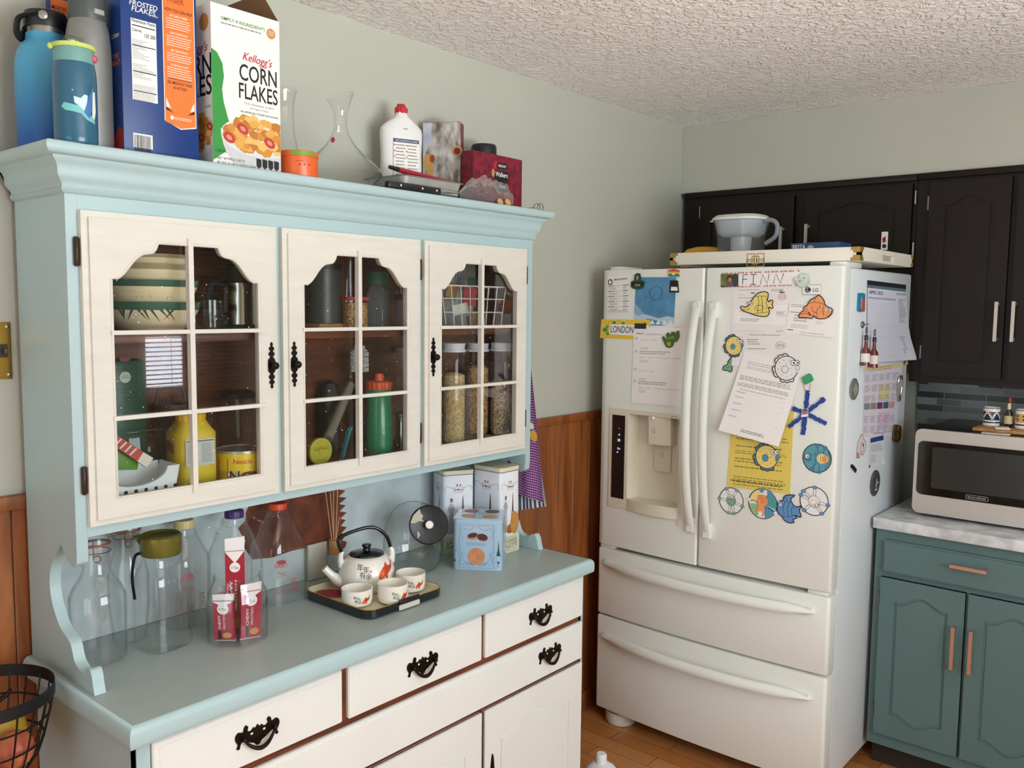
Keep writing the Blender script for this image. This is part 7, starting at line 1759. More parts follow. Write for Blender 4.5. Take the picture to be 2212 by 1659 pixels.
g = MB(M('panel_grey', 'c3c2bb', .5)).rect(-r_ * .62, ZL + .045, r_ * .72, zs - .022, Pn, .0004).use(ink_b).rect(-r_ * .58, zs - .028, r_ * .68, zs - .026, Pn, .0007).use(ink_).greek(-r_ * .55, zs - .032, -r_ * .02, ZL + .050, 15, Pn, .0007, 2, .6, .3).greek(r_ * .10, zs - .032, r_ * .66, ZL + .050, 15, Pn, .0007, 3, .6, .3)
U2 = v_(ang_ + .35 - PI / 2 + PI / 2); P2 = on_plane(Vector((x, y, 0)) + v_(ang_ + .35 - PI / 2) * (r_ + .0005), v_(ang_ + .35), (0, 0, 1))
g.use(M('label_brown', '8a4a24', .5)).poly([(-r_ * .3, zs - .05), (r_ * .6, zs - .055), (r_ * .6, zs - .034), (-r_ * .2, zs - .026)], P2, .0005); g.build('printed_label', t)
x, y = 0.411, -.182
r_ = 0.0577; zt_ = 1.2948
t = jar('cocoa_can', 'round yellow cocoa powder can with blue lettering at the lower right of the left door', 'can', x, y, ZL, None, [('can_body', M('can_yellow', 'ecc41f', .35, coat=.3), [(0, ZL), (r_, ZL), (r_, zt_ - .006), (0, zt_ - .006)]), ('lid', M('can_rim', 'b9b5ae', .3, .7), [(0, zt_ - .003), (r_ * .92, zt_ - .003), (r_ * .95, zt_), (r_ * 1.015, zt_), (r_ * 1.015, zt_ - .0058), (0, zt_ - .0058)])])
Pc = on_cyl(x, y, r_, facing(x, y)); tz1 = 1.2662; tz2 = 1.2232
g = MB(M('can_red', 'c8402a', .4)).text('Nestle', .004, tz1, .0115, Pc, .0005, bold=.03, width=.042).use(M('can_white', 'e9e6dd', .4)).text('Nesquik', .030, tz2 - .001, .031, Pc, .0004, bold=.07, sx=.95, width=.118).use(M('can_navy', '1d2a78', .4)).text('Nesquik', .030, tz2, .029, Pc, .0008, bold=.035, width=.112)
g.use(M('can_orange', 'cf5a24', .4)).rect(-.058, tz2 + .006, -.030, tz1 + .012, Pc, .0004).use(M('can_brown', '6a2a24', .4)).disc(.020, ZL + .010, .022, Pc, .0010, .010).use(ink_).greek(-.055, ZL + .022, -.032, ZL + .012, 3, Pc, .0005, 4); g.build('printed_label', t)
# white perforated basket with things in it
wb = M('basket_white', 'e3e4e6', .4); wx0, wx1 = .040, 0.23; wz = 1.286
t = thing('storage_basket', 'white plastic basket with round holes behind the left door', 'basket', ((wx0 + wx1) / 2, -.185, ZL))
Pw_ = on_y(-.2325); m = MB(wb); sx_ = (wx0 + wx1) / 2; hw_ = (wx1 - wx0) / 2
top = [(wx0, wz)] + [(sx_ + hw_ * .70 * math.cos(a), wz - .033 * math.sin(a)) for a in [PI - PI * i / 14 for i in range(15)]] + [(wx1, wz)]
m.prism([(wx0 + .012, ZL)] + top + [(wx1 - .012, ZL)], Pw_, -.003, 0)
m.span((wx0 + .006, -.150, ZL), (wx1 - .006, -.147, wz)).span((wx0 + .012, -.2294, ZL), (wx1 - .012, -.150, ZL + .003))
for xx, sg in ((wx0, 1), (wx1, -1)): m.add([(xx, -.2295, wz), (xx + sg * .012, -.2295, ZL), (xx + sg * .012, -.150, ZL), (xx, -.150, wz), (xx + sg * .003, -.2295, wz), (xx + sg * .015, -.2295, ZL), (xx + sg * .015, -.150, ZL), (xx + sg * .003, -.150, wz)], [[0, 1, 2, 3], [7, 6, 5, 4], [0, 4, 5, 1], [3, 2, 6, 7], [0, 3, 7, 4]])
m.build('basket_body', t)
m = MB(M('hole_shadow', '23211f', .8))
for r in range(3):
    for k in range(8): m.disc(wx0 + .028 + k * .0215, wz - .044 - r * .0205, .0042, Pw_, .0004, None, 14)
m.build('hole_pattern', t)
MB(M('basket_grey', '8f9092', .5)).tube([(sx_ + hw_ * .70 * math.cos(a), -.231, wz - .033 * math.sin(a)) for a in [PI - PI * i / 14 for i in range(15)]], .0022, 6).build('handle_rim', t)
c0_, c1_ = (0.103,1.349), (0.174,1.294)
A_, B_ = Vector((c0_[0], -.20, c0_[1])), Vector((c1_[0], -.20, c1_[1])); L_ = (B_ - A_).normalized(); N_ = Vector((-L_.z, 0, L_.x))
Pk = lambda u, v, h: A_ + L_ * u + N_ * v + Vector((0, -h, 0)); LL_ = (B_ - A_).length
m = MB(M('wafer_red', 'b84234', .45)).prism([(-.02, -.011), (LL_ * .72, -.011), (LL_ * .72, .011), (-.02, .011)], Pk, 0, .012).use(M('wafer_white', 'dcd3c6', .5)).prism([(LL_ * .72, -.011), (LL_, -.012), (LL_ * 1.02, .012), (LL_ * .72, .011)], Pk, .001, .011)
for k in range(4): m.poly([(.002 + k * .013, -.009), (.006 + k * .013, -.009), (.010 + k * .013, .009), (.006 + k * .013, .009)], Pk, .0124)
solo(m, 'chocolate_bar', 'red and white wrapped bar sticking out of the perforated basket', 'chocolate bar', tuple(A_))
q = (0.135,1.301)
solo(MB(M('packet_green', '5d9433', .45)).box((q[0], -.188, q[1] + .002), (.052, .006, .044), .002, rot('Y', .12)), 'snack_packet', 'bright green packet in the perforated basket', 'packet', (q[0], -.188, q[1] - .02))
tb = (0.245,1.325)
t = thing('plastic_box', 'clear plastic box behind the perforated basket', 'box', (tb[0], -.115, ZL))
MB(clear).span((tb[0] - .085, -.1455, ZL), (tb[0] + .008, -.112, tb[1] + .022), .008).build('box_body', t)
MB(clear).span((tb[0] - .088, -.1465, tb[1] + .0222), (tb[0] + .011, -.111, tb[1] + .030), .003).build('lid', t)
for k, (dx, cc_, nm) in enumerate(((-.032, '8a2f4a', 'pink'), (-.002, '33487f', 'blue'), (-.062, '3f7a35', 'green'))):
    solo(MB(M('sweet_' + nm, cc_, .4)).sphere((tb[0] + dx, -.129, ZL + .034 + .012 * k), .011, 16, 10, None, (1.3, 1, .8)), 'wrapped_sweet', nm + ' wrapped sweet in the clear plastic box behind the perforated basket', 'sweet', (tb[0] + dx, -.129, ZL + .026 + .012 * k))

# middle door, upper
x, y = 0.699, -.12; r_ = 0.0471; zt_ = 1.7411
zb_ = 1.5828
solo(MB(cbw).span((x - r_ * 1.05, y - r_, ZU), (x + r_ * 1.05, y + r_, zb_), .003), 'wood_block', 'pale wooden block under the dark grey canister', 'block', (x, y, ZU))
jar('canister', 'dark grey canister on a pale wooden block behind the middle door', 'canister', x, y, zb_, None, [('canister_body', M('canister_grey', '4a4a48', .4, .3), [(0, zb_ + .0003), (r_, zb_ + .0003), (r_, zt_ - .02), (0, zt_ - .02)]), ('lid', black_cap, [(0, zt_ - .0198), (r_ * 1.01, zt_ - .0198), (r_ * 1.01, zt_ - .004), (0, zt_)])])
x, y = 0.83, -.062
jar('flower_vase', 'narrow clear glass vase behind the red-lidded nut jar', 'vase', x, y, ZU, None, [('vase_body', clear, [(0, ZU), (.022, ZU), (.024, ZU + .01), (.021, ZU + .14), (.026, 1.7522)])])
x, y = 0.759, -.175; r_ = 0.0352; zt_ = 1.6524
nuts = M('peanuts', 'c99a60', .6, col2='6d4a28', vs=160, bump=.6, bs=130)
jar('nut_jar', 'clear jar of nuts with a bright red lid behind the middle door', 'jar', x, y, ZU, None, [('jar_body', clear, [(0, ZU), (r_, ZU), (r_, zt_ - .010)]), ('nuts', nuts, [(0, ZU + .002), (r_ * .95, ZU + .002), (r_ * .95, zt_ - .016), (0, zt_ - .013)]), ('lid', M('lid_red', 'b8263a', .4), [(0, zt_ - .0098), (r_ * 1.03, zt_ - .0098), (r_ * 1.03, zt_ - .001), (0, zt_)])])
x, y = 0.878, -.13; r_ = 0.0294; zn, zt_ = 1.6883, 1.7212
t = jar('plastic_bottle', 'clear square bottle with a wide dark green lid behind the middle door', 'bottle', x, y, ZU, None, [('lid', M('lid_green', '1f6b4c', .4), [(0, zn), (r_ * .95, zn), (r_ * 1.08, zt_), (0, zt_)])])
MB(glass('frosted_bottle', 'e4e8ee', 'b8c0cc', .8, .1, cloud=.12)).lathe([(0, ZU), (r_ * .98, ZU), (r_, ZU + .004), (r_, zn - .03), (r_ * .7, zn - .006), (r_ * .66, zn)], (x, y, 0), 36, sq=3.5, ang=.5).build('bottle_body', t)
x, y = 0.993, -.10
jar('glass_shaker', 'small clear shaker with a reddish top right of the green-lidded bottle', 'shaker', x, y, ZU, None, [('shaker_body', MATS['frosted_bottle'], [(0, ZU), (.021, ZU), (.020, 1.645), (0, 1.645)]), ('top', M('shaker_top', '7a3a33', .4), [(0, 1.6453), (.0205, 1.6453), (.017, 1.6629), (0, 1.6654)])])
# middle door, lower
x, y = 0.85, -.165
b_ = [(0.0394,1.2181),(0.0394,1.2759),(0.038,1.3271),(0.0329,1.3653),(0.0354,1.3844),(0.0366,1.4035)]
t = thing('sports_bottle', 'green sports bottle with an orange screw lid behind the middle door', 'water bottle', (x, y, ZL))
MB(M('bottle_green', '1f7a4e', .3, coat=.3)).lathe([(0, ZL), (b_[0][0] * .97, ZL)] + b_ + [(0, b_[-1][1])], (x, y, 0), 36).build('bottle_body', t)
z0, z1, z2 = b_[-1][1], 1.4263, 1.4466; r_ = b_[-1][0]
MB(M('lid_orange', 'd8512a', .4)).lathe([(0, z0), (r_ * .98, z0), (r_ * 1.0, z1 - .004), (r_ * .8, z1), (r_ * .34, z1 + .001), (r_ * .30, z2 - .002), (r_ * .2, z2), (0, z2)], (x, y, 0), 96, flute=.025, nf=16).build('lid', t)
Pc = on_cyl(x, y, b_[1][0] * 1.005, facing(x, y)); m = MB(M('mark_dark_green', '145a38', .5))
for k in range(3): m.rect(-.006, ZL + .055 + k * .038, .006, ZL + .0562 + k * .038, Pc, .0004)
m.build('measure_marks', t)
x, y = 0.934, -.165; r_ = 0.0196; zt_ = 1.3379
jar('pepper_mill', 'small steel pepper mill right of the green sports bottle', 'mill', x, y, ZL, None, [('mill_body', chrome, [(0, ZL), (r_, ZL), (r_ * .92, zt_ - .030), (0, zt_ - .030)]), ('head', steel, [(0, zt_ - .0298), (r_ * .9, zt_ - .0298), (r_ * .8, zt_ - .018), (r_ * .95, zt_ - .016), (r_ * .95, zt_ - .010), (r_ * .7, zt_ - .006), (r_ * .3, zt_), (0, zt_)])])
ca, cb = (0.676,1.285), (0.82,1.411)
solo(MB(M('tube_grey', '8f897c', .5, .2)).rod((ca[0], -.165, max(ca[1], ZL + .016)), (cb[0], -.080, cb[1]), .0125, None, 24), 'rolling_pin', 'grey tube leaning diagonally behind the middle door', 'rolling pin', (ca[0], -.165, ZL))
bz0, bz1 = (0.828,1.446), (0.835,1.513)
t = thing('bottle_brush', 'bottle brush with pale bristles standing behind the middle door', 'brush', (bz0[0] - .004, -.11, ZL))
MB(black_cap).rod((bz0[0] - .006, -.11, ZL), (bz0[0], -.11, bz0[1] + .002), .0065, .005).build('handle', t)
m = MB(M('bristle_white', 'e3e0d8', .6)); rnd = random.Random(4); ht_ = bz1[1] - bz0[1]
for k in range(420):
    f = rnd.random(); a = rnd.random() * 2 * PI; L_ = .025 * (1 if f < .8 else (1 - (f - .8) * 2.2)); zz = bz0[1] + ht_ * f
    d = Vector((math.cos(a), math.sin(a), .15 + (.9 if f > .92 else 0) * rnd.random())).normalized(); p = Vector((bz0[0], -.11, zz)); m.tube([p, p + d * L_], [.0011, .0008], 4)
m.rod((bz0[0], -.11, bz0[1]), (bz0[0], -.11, bz1[1] - .006), .002, None, 6); m.build('bristles', t)
lc = (0.617,1.263); lr = 0.0348
t = thing('glass_jar', 'jar lying on its side with a shiny gold lid facing out of the middle door', 'jar', (lc[0], -.17, ZL)); zc_ = max(ZL + lr + .001, lc[1])
gold_lid = M('gold_lid', 'd9cd4e', .28, .45)
Ry = rot('X', PI / 2)
MB(clear).lathe([(lr * .94, 0), (lr * 1.02, -.012), (lr * 1.02, -.085), (lr * .9, -.092), (0, -.092)], (lc[0], -.203, zc_), 36, Ry).build('jar_body', t)
MB(gold_lid).lathe([(lr * .97, -.002), (lr, 0), (lr, .010), (lr * .93, .0125), (lr * .80, .0125), (lr * .78, .0115), (lr * .22, .0115), (lr * .18, .0135), (0, .0137)], (lc[0], -.203, zc_), 40, Ry).build('lid', t)
MB(M('gold_ink', '8f8228', .3, .6)).text('CLASSICO', lc[0], zc_ + lr * .12, lr * .26, on_y(-.215), .0004, width=lr * 1.25).build('lettering', t)
c = (0.788,1.405)
solo(MB(M('dark_bundle', '1f1c1b', .6, bump=.6, bs=60)).lathe([(0, ZL), (.026, ZL), (.031, ZL + .05), (.030, c[1] - .02), (.020, c[1] + .012), (0, c[1] + .022)], (c[0] - .022, -.055, 0), 24, flute=.08, nf=5), 'dark_bag', 'dark crumpled bag at the back behind the middle door', 'bag', (c[0] - .022, -.055, ZL))
x, y = 1.051, -.066; zt_ = 1.5104
jar('storage_jar', 'tall clear jar with a pale lid in the back right corner behind the middle door', 'jar', x, y, ZL, None, [('jar_body', clear, [(0, ZL), (.040, ZL), (.040, zt_ - .02)]), ('lid', M('lid_pale', 'b9b6ac', .4), [(0, zt_ - .0198), (.041, zt_ - .0198), (.041, zt_ - .004), (.036, zt_), (0, zt_)])])
c = (0.722,1.282)
solo(MB(M('teal_ribbon', '1f8a8f', .5)).tube(smoothline([(c[0] - .022, -.19, ZL + .002), (c[0] - .008, -.192, c[1] - .004), (c[0] + .004, -.188, c[1] + .022), (c[0] + .012, -.19, c[1] + .03)], 5), .004, 6, flat=2), 'ribbon', 'twist of teal ribbon left of the green sports bottle', 'ribbon', (c[0], -.19, ZL))
# right door, upper: wire basket, ribbed rack
ww = M('white_wire', 'd9d7d0', .4); ax0, ax1 = 1.024, 1.301; az1 = 1.689
t = thing('wire_basket', 'white wire basket of packets behind the upper right door', 'basket', ((ax0 + ax1) / 2, -.15, ZU)); m = MB(ww)
def wpt(f, y, z): k = (z - ZU) / (az1 - ZU); ins = .022 * (1 - k); return Vector((ax0 + ins + (ax1 - ax0 - 2 * ins) * f, y, z))
y0_, y1_ = -.228, -.06
for z in (ZU + .0025, ZU + (az1 - ZU) * .38, ZU + (az1 - ZU) * .70, az1): m.tube([wpt(0, y0_, z), wpt(1, y0_, z), wpt(1, y1_, z), wpt(0, y1_, z)], .0016 if z < az1 else .0024, 6, closed=True)
for k in range(8):
    f = k / 7; m.tube([wpt(f, y0_, az1), wpt(f, y0_, ZU + .002), wpt(f, y1_, ZU + .002), wpt(f, y1_, az1)], .0014, 6)
for k in range(1, 5):
    yy = y0_ + (y1_ - y0_) * k / 5; m.tube([wpt(0, yy, az1), wpt(0, yy, ZU + .002), wpt(1, yy, ZU + .002), wpt(1, yy, az1)], .0014, 6)
m.build('wire_frame', t)
for k, (px, py, cc_, dd, ln_, nm) in enumerate([(975,628,'a8763c',0.035,0.03,'tan'),(1008,640,'b8303a',0.045,0.035,'red'),(1028,615,'20453a',0.03,0.028,'dark green'),(985,665,'d8d2c8',0.05,0.02,'white'),(1012,690,'7a5a3c',0.04,0.022,'brown')]):
    q = [(1.145,1.676),(1.2,1.66),(1.273,1.697),(1.123,1.622),(1.204,1.591)][k]; yy = (-.150, -.172, -.115, -.205, -.185)[k]
    hgt = min(.045, q[1] + .02 - ZU - .004)
    solo(MB(M('packet_' + nm, cc_, .4, var=.2, vs=50)).box((q[0], yy, max(q[1], ZU + ln_ * .5 + .006)), (dd * 1.3, .010, ln_ * 1.6), .004, rot('Y', .3 - .15 * k)), 'snack_packet', nm + ' packet lying in the white wire basket', 'packet', (q[0], yy, ZU + .006))
m = MB(M('rack_white', 'c9c9c6', .4)); r0, r1 = 1.225, 1.454; rz0, rz1 = 1.715, 1.771
for k in range(20): u = r0 + (r1 - r0) * k / 19; m.span((u, -.046, rz0), (u + .0032, -.030, rz1))
m.span((r0, -.0305, ZU), (r1 + .003, -.026, rz1 + .004))
solo(m, 'dish_rack', 'ribbed white rack standing at the back of the upper right shelf', 'rack', ((r0 + r1) / 2, -.03, ZU))
# right door, lower: three canisters
def canister(px, y, w, vt, vf, fill, label):
    x, rr_, zt_, zf_ = px; r_ = rr_
    t = thing('food_canister', label, 'canister', (x, y, ZL), 0, 'white-lidded food canisters')
    MB(clear).lathe([(0, ZL), (r_ * .96, ZL), (r_, ZL + .005), (r_, zt_ - .038), (r_ * .9, zt_ - .026)], (x, y, 0), 34).build('canister_body', t)
    MB(fill).lathe([(0, ZL + .003), (r_ * .94, ZL + .003), (r_ * .95, ZL + .008), (r_ * .95, zf_ - .006), (r_ * .6, zf_), (0, zf_ + .004)], (x, y, 0), 34).build('food', t)
    MB(M('canister_lid', 'dcdbe0', .35)).lathe([(0, zt_ - .0258), (r_ * 1.04, zt_ - .0258), (r_ * 1.04, zt_ - .019), (r_ * .93, zt_ - .017), (r_ * 1.0, zt_), (r_ * .94, zt_ - .002), (0, zt_ - .006)], (x, y, 0), 34).build('lid', t)
rice = M('rice_fill', 'e3c896', .7, col2='ac8850', vs=260, stretch=(1, 1, .6), bump=.8, bs=160); gran = M('granola_fill', 'd5a266', .7, col2='7d5028', vs=130, bump=.8, bs=90)
hoop = M('hoop_fill', 'dcbc94', .7, col2='75583c', vs=150, bump=1.0, bs=85)
canister((1.126,0.0358,1.5221,1.4331), -.178, 0, 0, 0, rice, 'white-lidded clear canister of rice, left of the three in a row')
canister((1.298,0.0367,1.5155,1.444), -.115, 0, 0, 0, gran, 'white-lidded clear canister of granola, middle one standing further back')
canister((1.348,0.0381,1.5179,1.4012), -.178, 0, 0, 0, hoop, 'white-lidded clear canister of cereal hoops, right of the three')
xh, rh, zh = (1.348,0.0381,1.4012)

# ------------------------------------------------------------------ on the hutch worktop
ZW = .8724
def wall_glass(x, y, rows, z0=ZW, t=.003, **k):
    return MB(clear).vessel([(rows[0][0] * .86, z0)] + [(r, max(z, z0 + .003)) for r, z in rows], (x, y, 0), t, 44, **k)
# swing-top bottles
def swing(x, y, rows, label, vis=True):
    t = thing('swing_top_bottle', label, 'bottle', (x, y, ZW)); wall_glass(x, y, rows).build('bottle_body', t)
    zt_ = rows[-1][1]; rn = rows[-1][0]
    MB(clear).lathe([(0, zt_ + .0004), (rn * .98, zt_ + .0004), (rn * .9, zt_ + .012), (rn * .4, zt_ + .020), (0, zt_ + .021)], (x, y, 0), 30).build('lid', t)
    MB(M('rubber_seal', '9c5a45', .6)).lathe([(rn * .9, zt_ - .0036), (rn * 1.05, zt_ - .0036), (rn * 1.05, zt_ + .0002), (rn * .9, zt_ + .0002)], (x, y, 0), 30).build('seal', t)
    a0 = facing(x, y); m = MB(wire); zr_ = zt_ - .018; rr_ = rn * 1.03
    m.tube([(x + rr_ * math.cos(a), y + rr_ * math.sin(a), zr_) for a in [i * PI / 12 for i in range(24)]], .0012, 6, closed=True)
    f_ = v_(a0 - .15); o_ = Vector((x, y, 0)) + f_ * (rr_ + .002); s_ = v_(a0 - .15 + PI / 2)
    m.tube([o_ + Vector((0, 0, zt_ + .01)), o_ + Vector((0, 0, zr_ - .004))] + [o_ + s_ * (.007 - .007 * math.cos(b)) + Vector((0, 0, zr_ - .010 - .007 * math.sin(b))) for b in [i * PI / 6 for i in range(12)]], .0013, 6)
    m.build('wire_bail', t)
P1_ = (0.088,-0.138)
swing(P1_[0], P1_[1], [(0.0516,0.8617),(0.0555,0.8761),(0.0572,0.986),(0.0566,1.0113),(0.0482,1.0315),(0.0364,1.0486),(0.0285,1.0687),(0.0265,1.0968),(0.0274,1.1128),(0.0284,1.1248)], 'tall empty swing-top glass bottle at the left end of the worktop')
P2_ = (0.187, -.072)
swing(P2_[0], P2_[1], [(0.042,0.9315),(0.0441,0.9553),(0.044,1.0198),(0.0387,1.0465),(0.0303,1.0679),(0.0261,1.0999),(0.0271,1.1158),(0.0281,1.1243)], 'second swing-top glass bottle standing behind the ribbed jug')
# ribbed square jug with a gold-green spout lid
x, y = (0.216,-0.169)
J_ = [(0.0578,0.8623),(0.0598,0.8751),(0.0595,1.0126),(0.0574,1.0357),(0.0471,1.0524),(0.043,1.0629),(0.0419,1.0838)]
t = thing('glass_jug', 'ribbed square glass jug with a gold-green spouted lid', 'jug', (x, y, ZW))
J_ = [(r * .86, z) for r, z in J_]
m = MB(clear).vessel([(J_[0][0] * .92, ZW)] + [(r, max(z, ZW + .003)) for r, z in J_], (x, y, 0), .003, 96, sq=4.0, ang=facing(x, y) + .62, flute=.010, nf=24); m.build('jug_body', t)
ol = M('olive_gold', '77702f', .32, .45); z0, z1 = J_[-1][1] - .004, 1.1255; rl = 0.044
MB(ol).lathe([(rl * .93, z0), (rl, z0 + .004), (rl, z1 - .004), (rl * .9, z1), (rl * .8, z1 - .006), (0, z1 - .008)], (x, y, 0), 40).build('lid', t)
sd = v_(facing(x, y) - 1.5)
MB(ol).add([Vector((x, y, z1 - .001)) + sd * rl * .8 + v_(facing(x, y) - .9) * .022, Vector((x, y, z1 - .001)) + sd * rl * .8 - v_(facing(x, y) - .9) * .022, Vector((x, y, z1 + .001)) + sd * rl * 1.32, Vector((x, y, z1 - .022)) + sd * rl * .98], [[0, 1, 2], [0, 2, 3], [1, 3, 2], [0, 3, 1]]).build('spout', t)
MB(M('dark_bronze_wire', '2b2926', .4, .6)).tube(smoothline([Vector((x, y, z0 + .006)) + sd * rl * 1.0, Vector((x, y, z0 - .002)) + sd * (rl + .010), Vector((x, y, z0 - .045)) + sd * (rl + .016), Vector((x, y, z0 - .095)) + sd * (rl + .012)], 6), .0032, 8, flat=1.8).build('handle', t)
# dairy bottles
def dairy(x, y, rows, capc, capname, rcap, vc0, vc1, label, handle, text):
    rows = [(r * (.86 if i < 5 else 1), z) for i, (r, z) in enumerate(rows)]
    t = thing('milk_bottle', label, 'bottle', (x, y, ZW)); wall_glass(x, y, rows, sq=3.6, ang=facing(x, y) + .62).build('bottle_body', t)
    rn = rows[-1][0]
    MB(M(capname, capc, .4)).lathe([(0, vc0), (rcap, vc0), (rcap, vc1 - .003), (rcap * .94, vc1), (0, vc1)], (x, y, 0), 96, flute=.015, nf=24).build('cap', t)
    MB(clear).lathe([(rn * .98, vc0 - .020), (rn * 1.25, vc0 - .016), (rn * 1.25, vc0 - .010), (rn * .98, vc0 - .006)], (x, y, 0), 32).build('neck_ring', t)
    a0 = facing(x, y)
    if handle:
        s_ = v_(a0 - PI / 2 + .1)
        MB(clear).tube(smoothline([Vector((x, y, vc0 - .004)) + s_ * rn, Vector((x, y, vc0 - .004)) + s_ * (rn + .020), Vector((x, y, vc0 - .016)) + s_ * (rn + .036), Vector((x, y, vc0 - .030)) + s_ * (rn + .016), Vector((x, y, vc0 - .034)) + s_ * (rn + .004)], 5), .0042, 8).build('handle', t)
    f_ = prof_r(rows); Pc = lambda u, v, h: on_cyl(x, y, lambda z: rows[2][0] * 1.06, a0 + .12)(u, v, h)
    g = MB(M('dairy_red', 'a8434a', .5)); zt_ = rows[2][1]
    g.text('DAIRY', .0, zt_ - .032, .011, Pc, .0012, bold=.015, width=.032).text('Fresh', .0, zt_ - .050, .009, Pc, .0012, shear=.3, width=.022).rect(-.012, zt_ - .054, .014, zt_ - .053, Pc, .0012).greek(-.014, zt_ - .085, .014, zt_ - .100, 3, Pc, .0012, 3).greek(.024, zt_ - .062, .044, zt_ - .10, 6, Pc, .0012, 5).disc(.0, zt_ - .018, .012, Pc, .0012, .006)
    g.build('printed_logo', t)
dairy(0.318, -0.083, [(0.0541,0.8516),(0.0584,0.8675),(0.0581,1.0198),(0.0547,1.0366),(0.0459,1.0534),(0.0306,1.0757),(0.024,1.0902),(0.0229,1.1035)], 'd8c48a', 'cap_cream', 0.0229, 1.1047, 1.1235, 'glass milk bottle with a cream cap behind the ribbed jug', False, '')
dairy(0.419, -0.135, [(0.0608,0.8583),(0.0653,0.8733),(0.0649,1.0194),(0.0615,1.0366),(0.0514,1.0594),(0.0368,1.0844),(0.0267,1.1026),(0.0245,1.1185)], '46246b', 'cap_purple', 0.0223, 1.1196, 1.1366, 'glass milk bottle with a purple cap behind the snack bar jar', True, '')
dairy(0.567, -0.097, [(0.0659,0.856),(0.0707,0.8708),(0.0703,1.0042),(0.0679,1.02),(0.0547,1.0467),(0.0404,1.0709),(0.0297,1.0879),(0.0249,1.1072)], 'dd4a26', 'cap_orange_red', 0.0232, 1.1084, 1.1241, 'glass milk bottle with an orange-red cap before the bare wood patch', True, '')
# jar of snack bars
x, y = (0.349,-0.255)
jr_ = [(0.0613,0.8565),(0.0665,0.8717),(0.0673,0.9563),(0.0641,0.9833),(0.0546,1.0016),(0.0514,1.0167),(0.0525,1.021)]
t = thing('glass_jar', 'open round glass jar holding red snack bars', 'jar', (x, y, ZW)); wall_glass(x, y, jr_, t=.0025).build('jar_body', t)
rb = jr_[2][0] * .60
def bar(px0, v0, v1, w, dep_, lean, tip, label, k):
    """upright foil bar: px0 = column, v0..v1 = rows of bottom and top"""
    c = Vector(px0); a0 = facing(x, y); U = v_(a0 + PI / 2 + .25 * (k - 1)); V = (Vector((0, 0, 1)) + U * lean).normalized(); N = U.cross(V)
    P = lambda u, v, h: c + U * u + V * v + N * h; L_ = v1
    m = MB(M('foil_red', '9c1f33', .3, coat=.3)); hw = w / 2
    m.prism([(-hw, .004), (hw, .004), (hw, L_ * .86), (-hw, L_ * .86)], P, -dep_ / 2, dep_ / 2)
    m.use(M('foil_white', 'e3e0de', .35)).prism([(-hw, L_ * .86), (hw, L_ * .86), (hw * 1.05, L_), (-hw * 1.0, L_ * .985)], P, -.002, .002).prism([(-hw, 0), (hw, 0), (hw, .004), (-hw, .004)], P, -.002, .002).poly([(-hw, L_ * .86), (hw, L_ * .86), (0, L_ * .74)], P, dep_ / 2 + .0004)
    q = dep_ / 2 + .0006
    m.disc(0, L_ * .70, hw * .55, P, q).use(M('badge_brown', '9c6a4a', .5)).text('10g', 0, L_ * .70 - .003, .006, P, q + .0003, width=hw * .7)
    m.use(M('foil_white', 'e3e0de', .35)).text('CHEWY', -hw * .25, L_ * .42, .0065, P, q, ang=PI / 2, bold=.03, width=L_ * .30).text('PROTEIN', hw * .18, L_ * .42, .0055, P, q, ang=PI / 2, width=L_ * .30).use(ink_b).rect(-hw * .55, L_ * .06, -hw * .25, L_ * .24, P, q).use(M('oat_print', 'b98a4a', .5)).disc(hw * .3, L_ * .14, hw * .45, P, q, L_ * .06, 12)
    solo(m, 'snack_bar', label, 'snack bar', tuple(c), 'red snack bars in the glass jar', recalc=False)
ctr = Vector((x, y, ZW + .0032)); aa = facing(x, y); fw_, sd_ = v_(aa), v_(aa + PI / 2)
bar(ctr + fw_ * .018 - sd_ * .027, 0, .108, .046, .016, -.03, 0, 'red snack bar at the front left of the glass jar', 0)
bar(ctr + fw_ * .018 + sd_ * .026, 0, .128, .046, .016, .03, 0, 'red snack bar with a white top at the front right of the jar', 2)
bar(ctr - fw_ * .008 - sd_ * .004, 0, .230, .042, .014, .0, 0, 'red snack bar standing tallest in the middle of the jar', 1)
bar(ctr - fw_ * .030 - sd_ * .016, 0, .110, .040, .014, -.05, 0, 'red snack bar at the back left of the glass jar', 0)
bar(ctr - fw_ * .030 + sd_ * .022, 0, .105, .040, .014, .05, 0, 'red snack bar at the back right of the glass jar', 2)

# tea set on its lacquer tray
lacq = M('lacquer_black', '15151a', .22, coat=.4); tcream = M('tray_cream', 'cfc4a8', .45); por = M('porcelain', 'ebe6da', .16, coat=.4, var=.03, vs=8); blackg = M('black_glaze', '0f0f11', .14, coat=.4)
tx0, tx1, ty0, ty1 = .608, .872, -.402, -.138; tcx, tcy = (tx0 + tx1) / 2, (ty0 + ty1) / 2
t = thing('tea_tray', 'black lacquer tray with a gold rim under the teapot and cups', 'tray', (tcx, tcy, ZW)); m = MB(lacq)
def loop(ins, z, r=.034): return [(a, b, z) for a, b in rrect(tx0 + ins, ty0 + ins, tx1 - ins, ty1 - ins, max(r - ins, .01), 6)]
L_ = [loop(.008, ZW), loop(.001, ZW + .005), loop(0, ZW + .024), loop(.0035, ZW + .025)]; n = len(L_[0])
m.add(sum(L_, []), [[j * n + i, j * n + (i + 1) % n, (j + 1) * n + (i + 1) % n, (j + 1) * n + i] for j in range(3) for i in range(n)] + [list(range(n))]); m.build('tray_body', t)
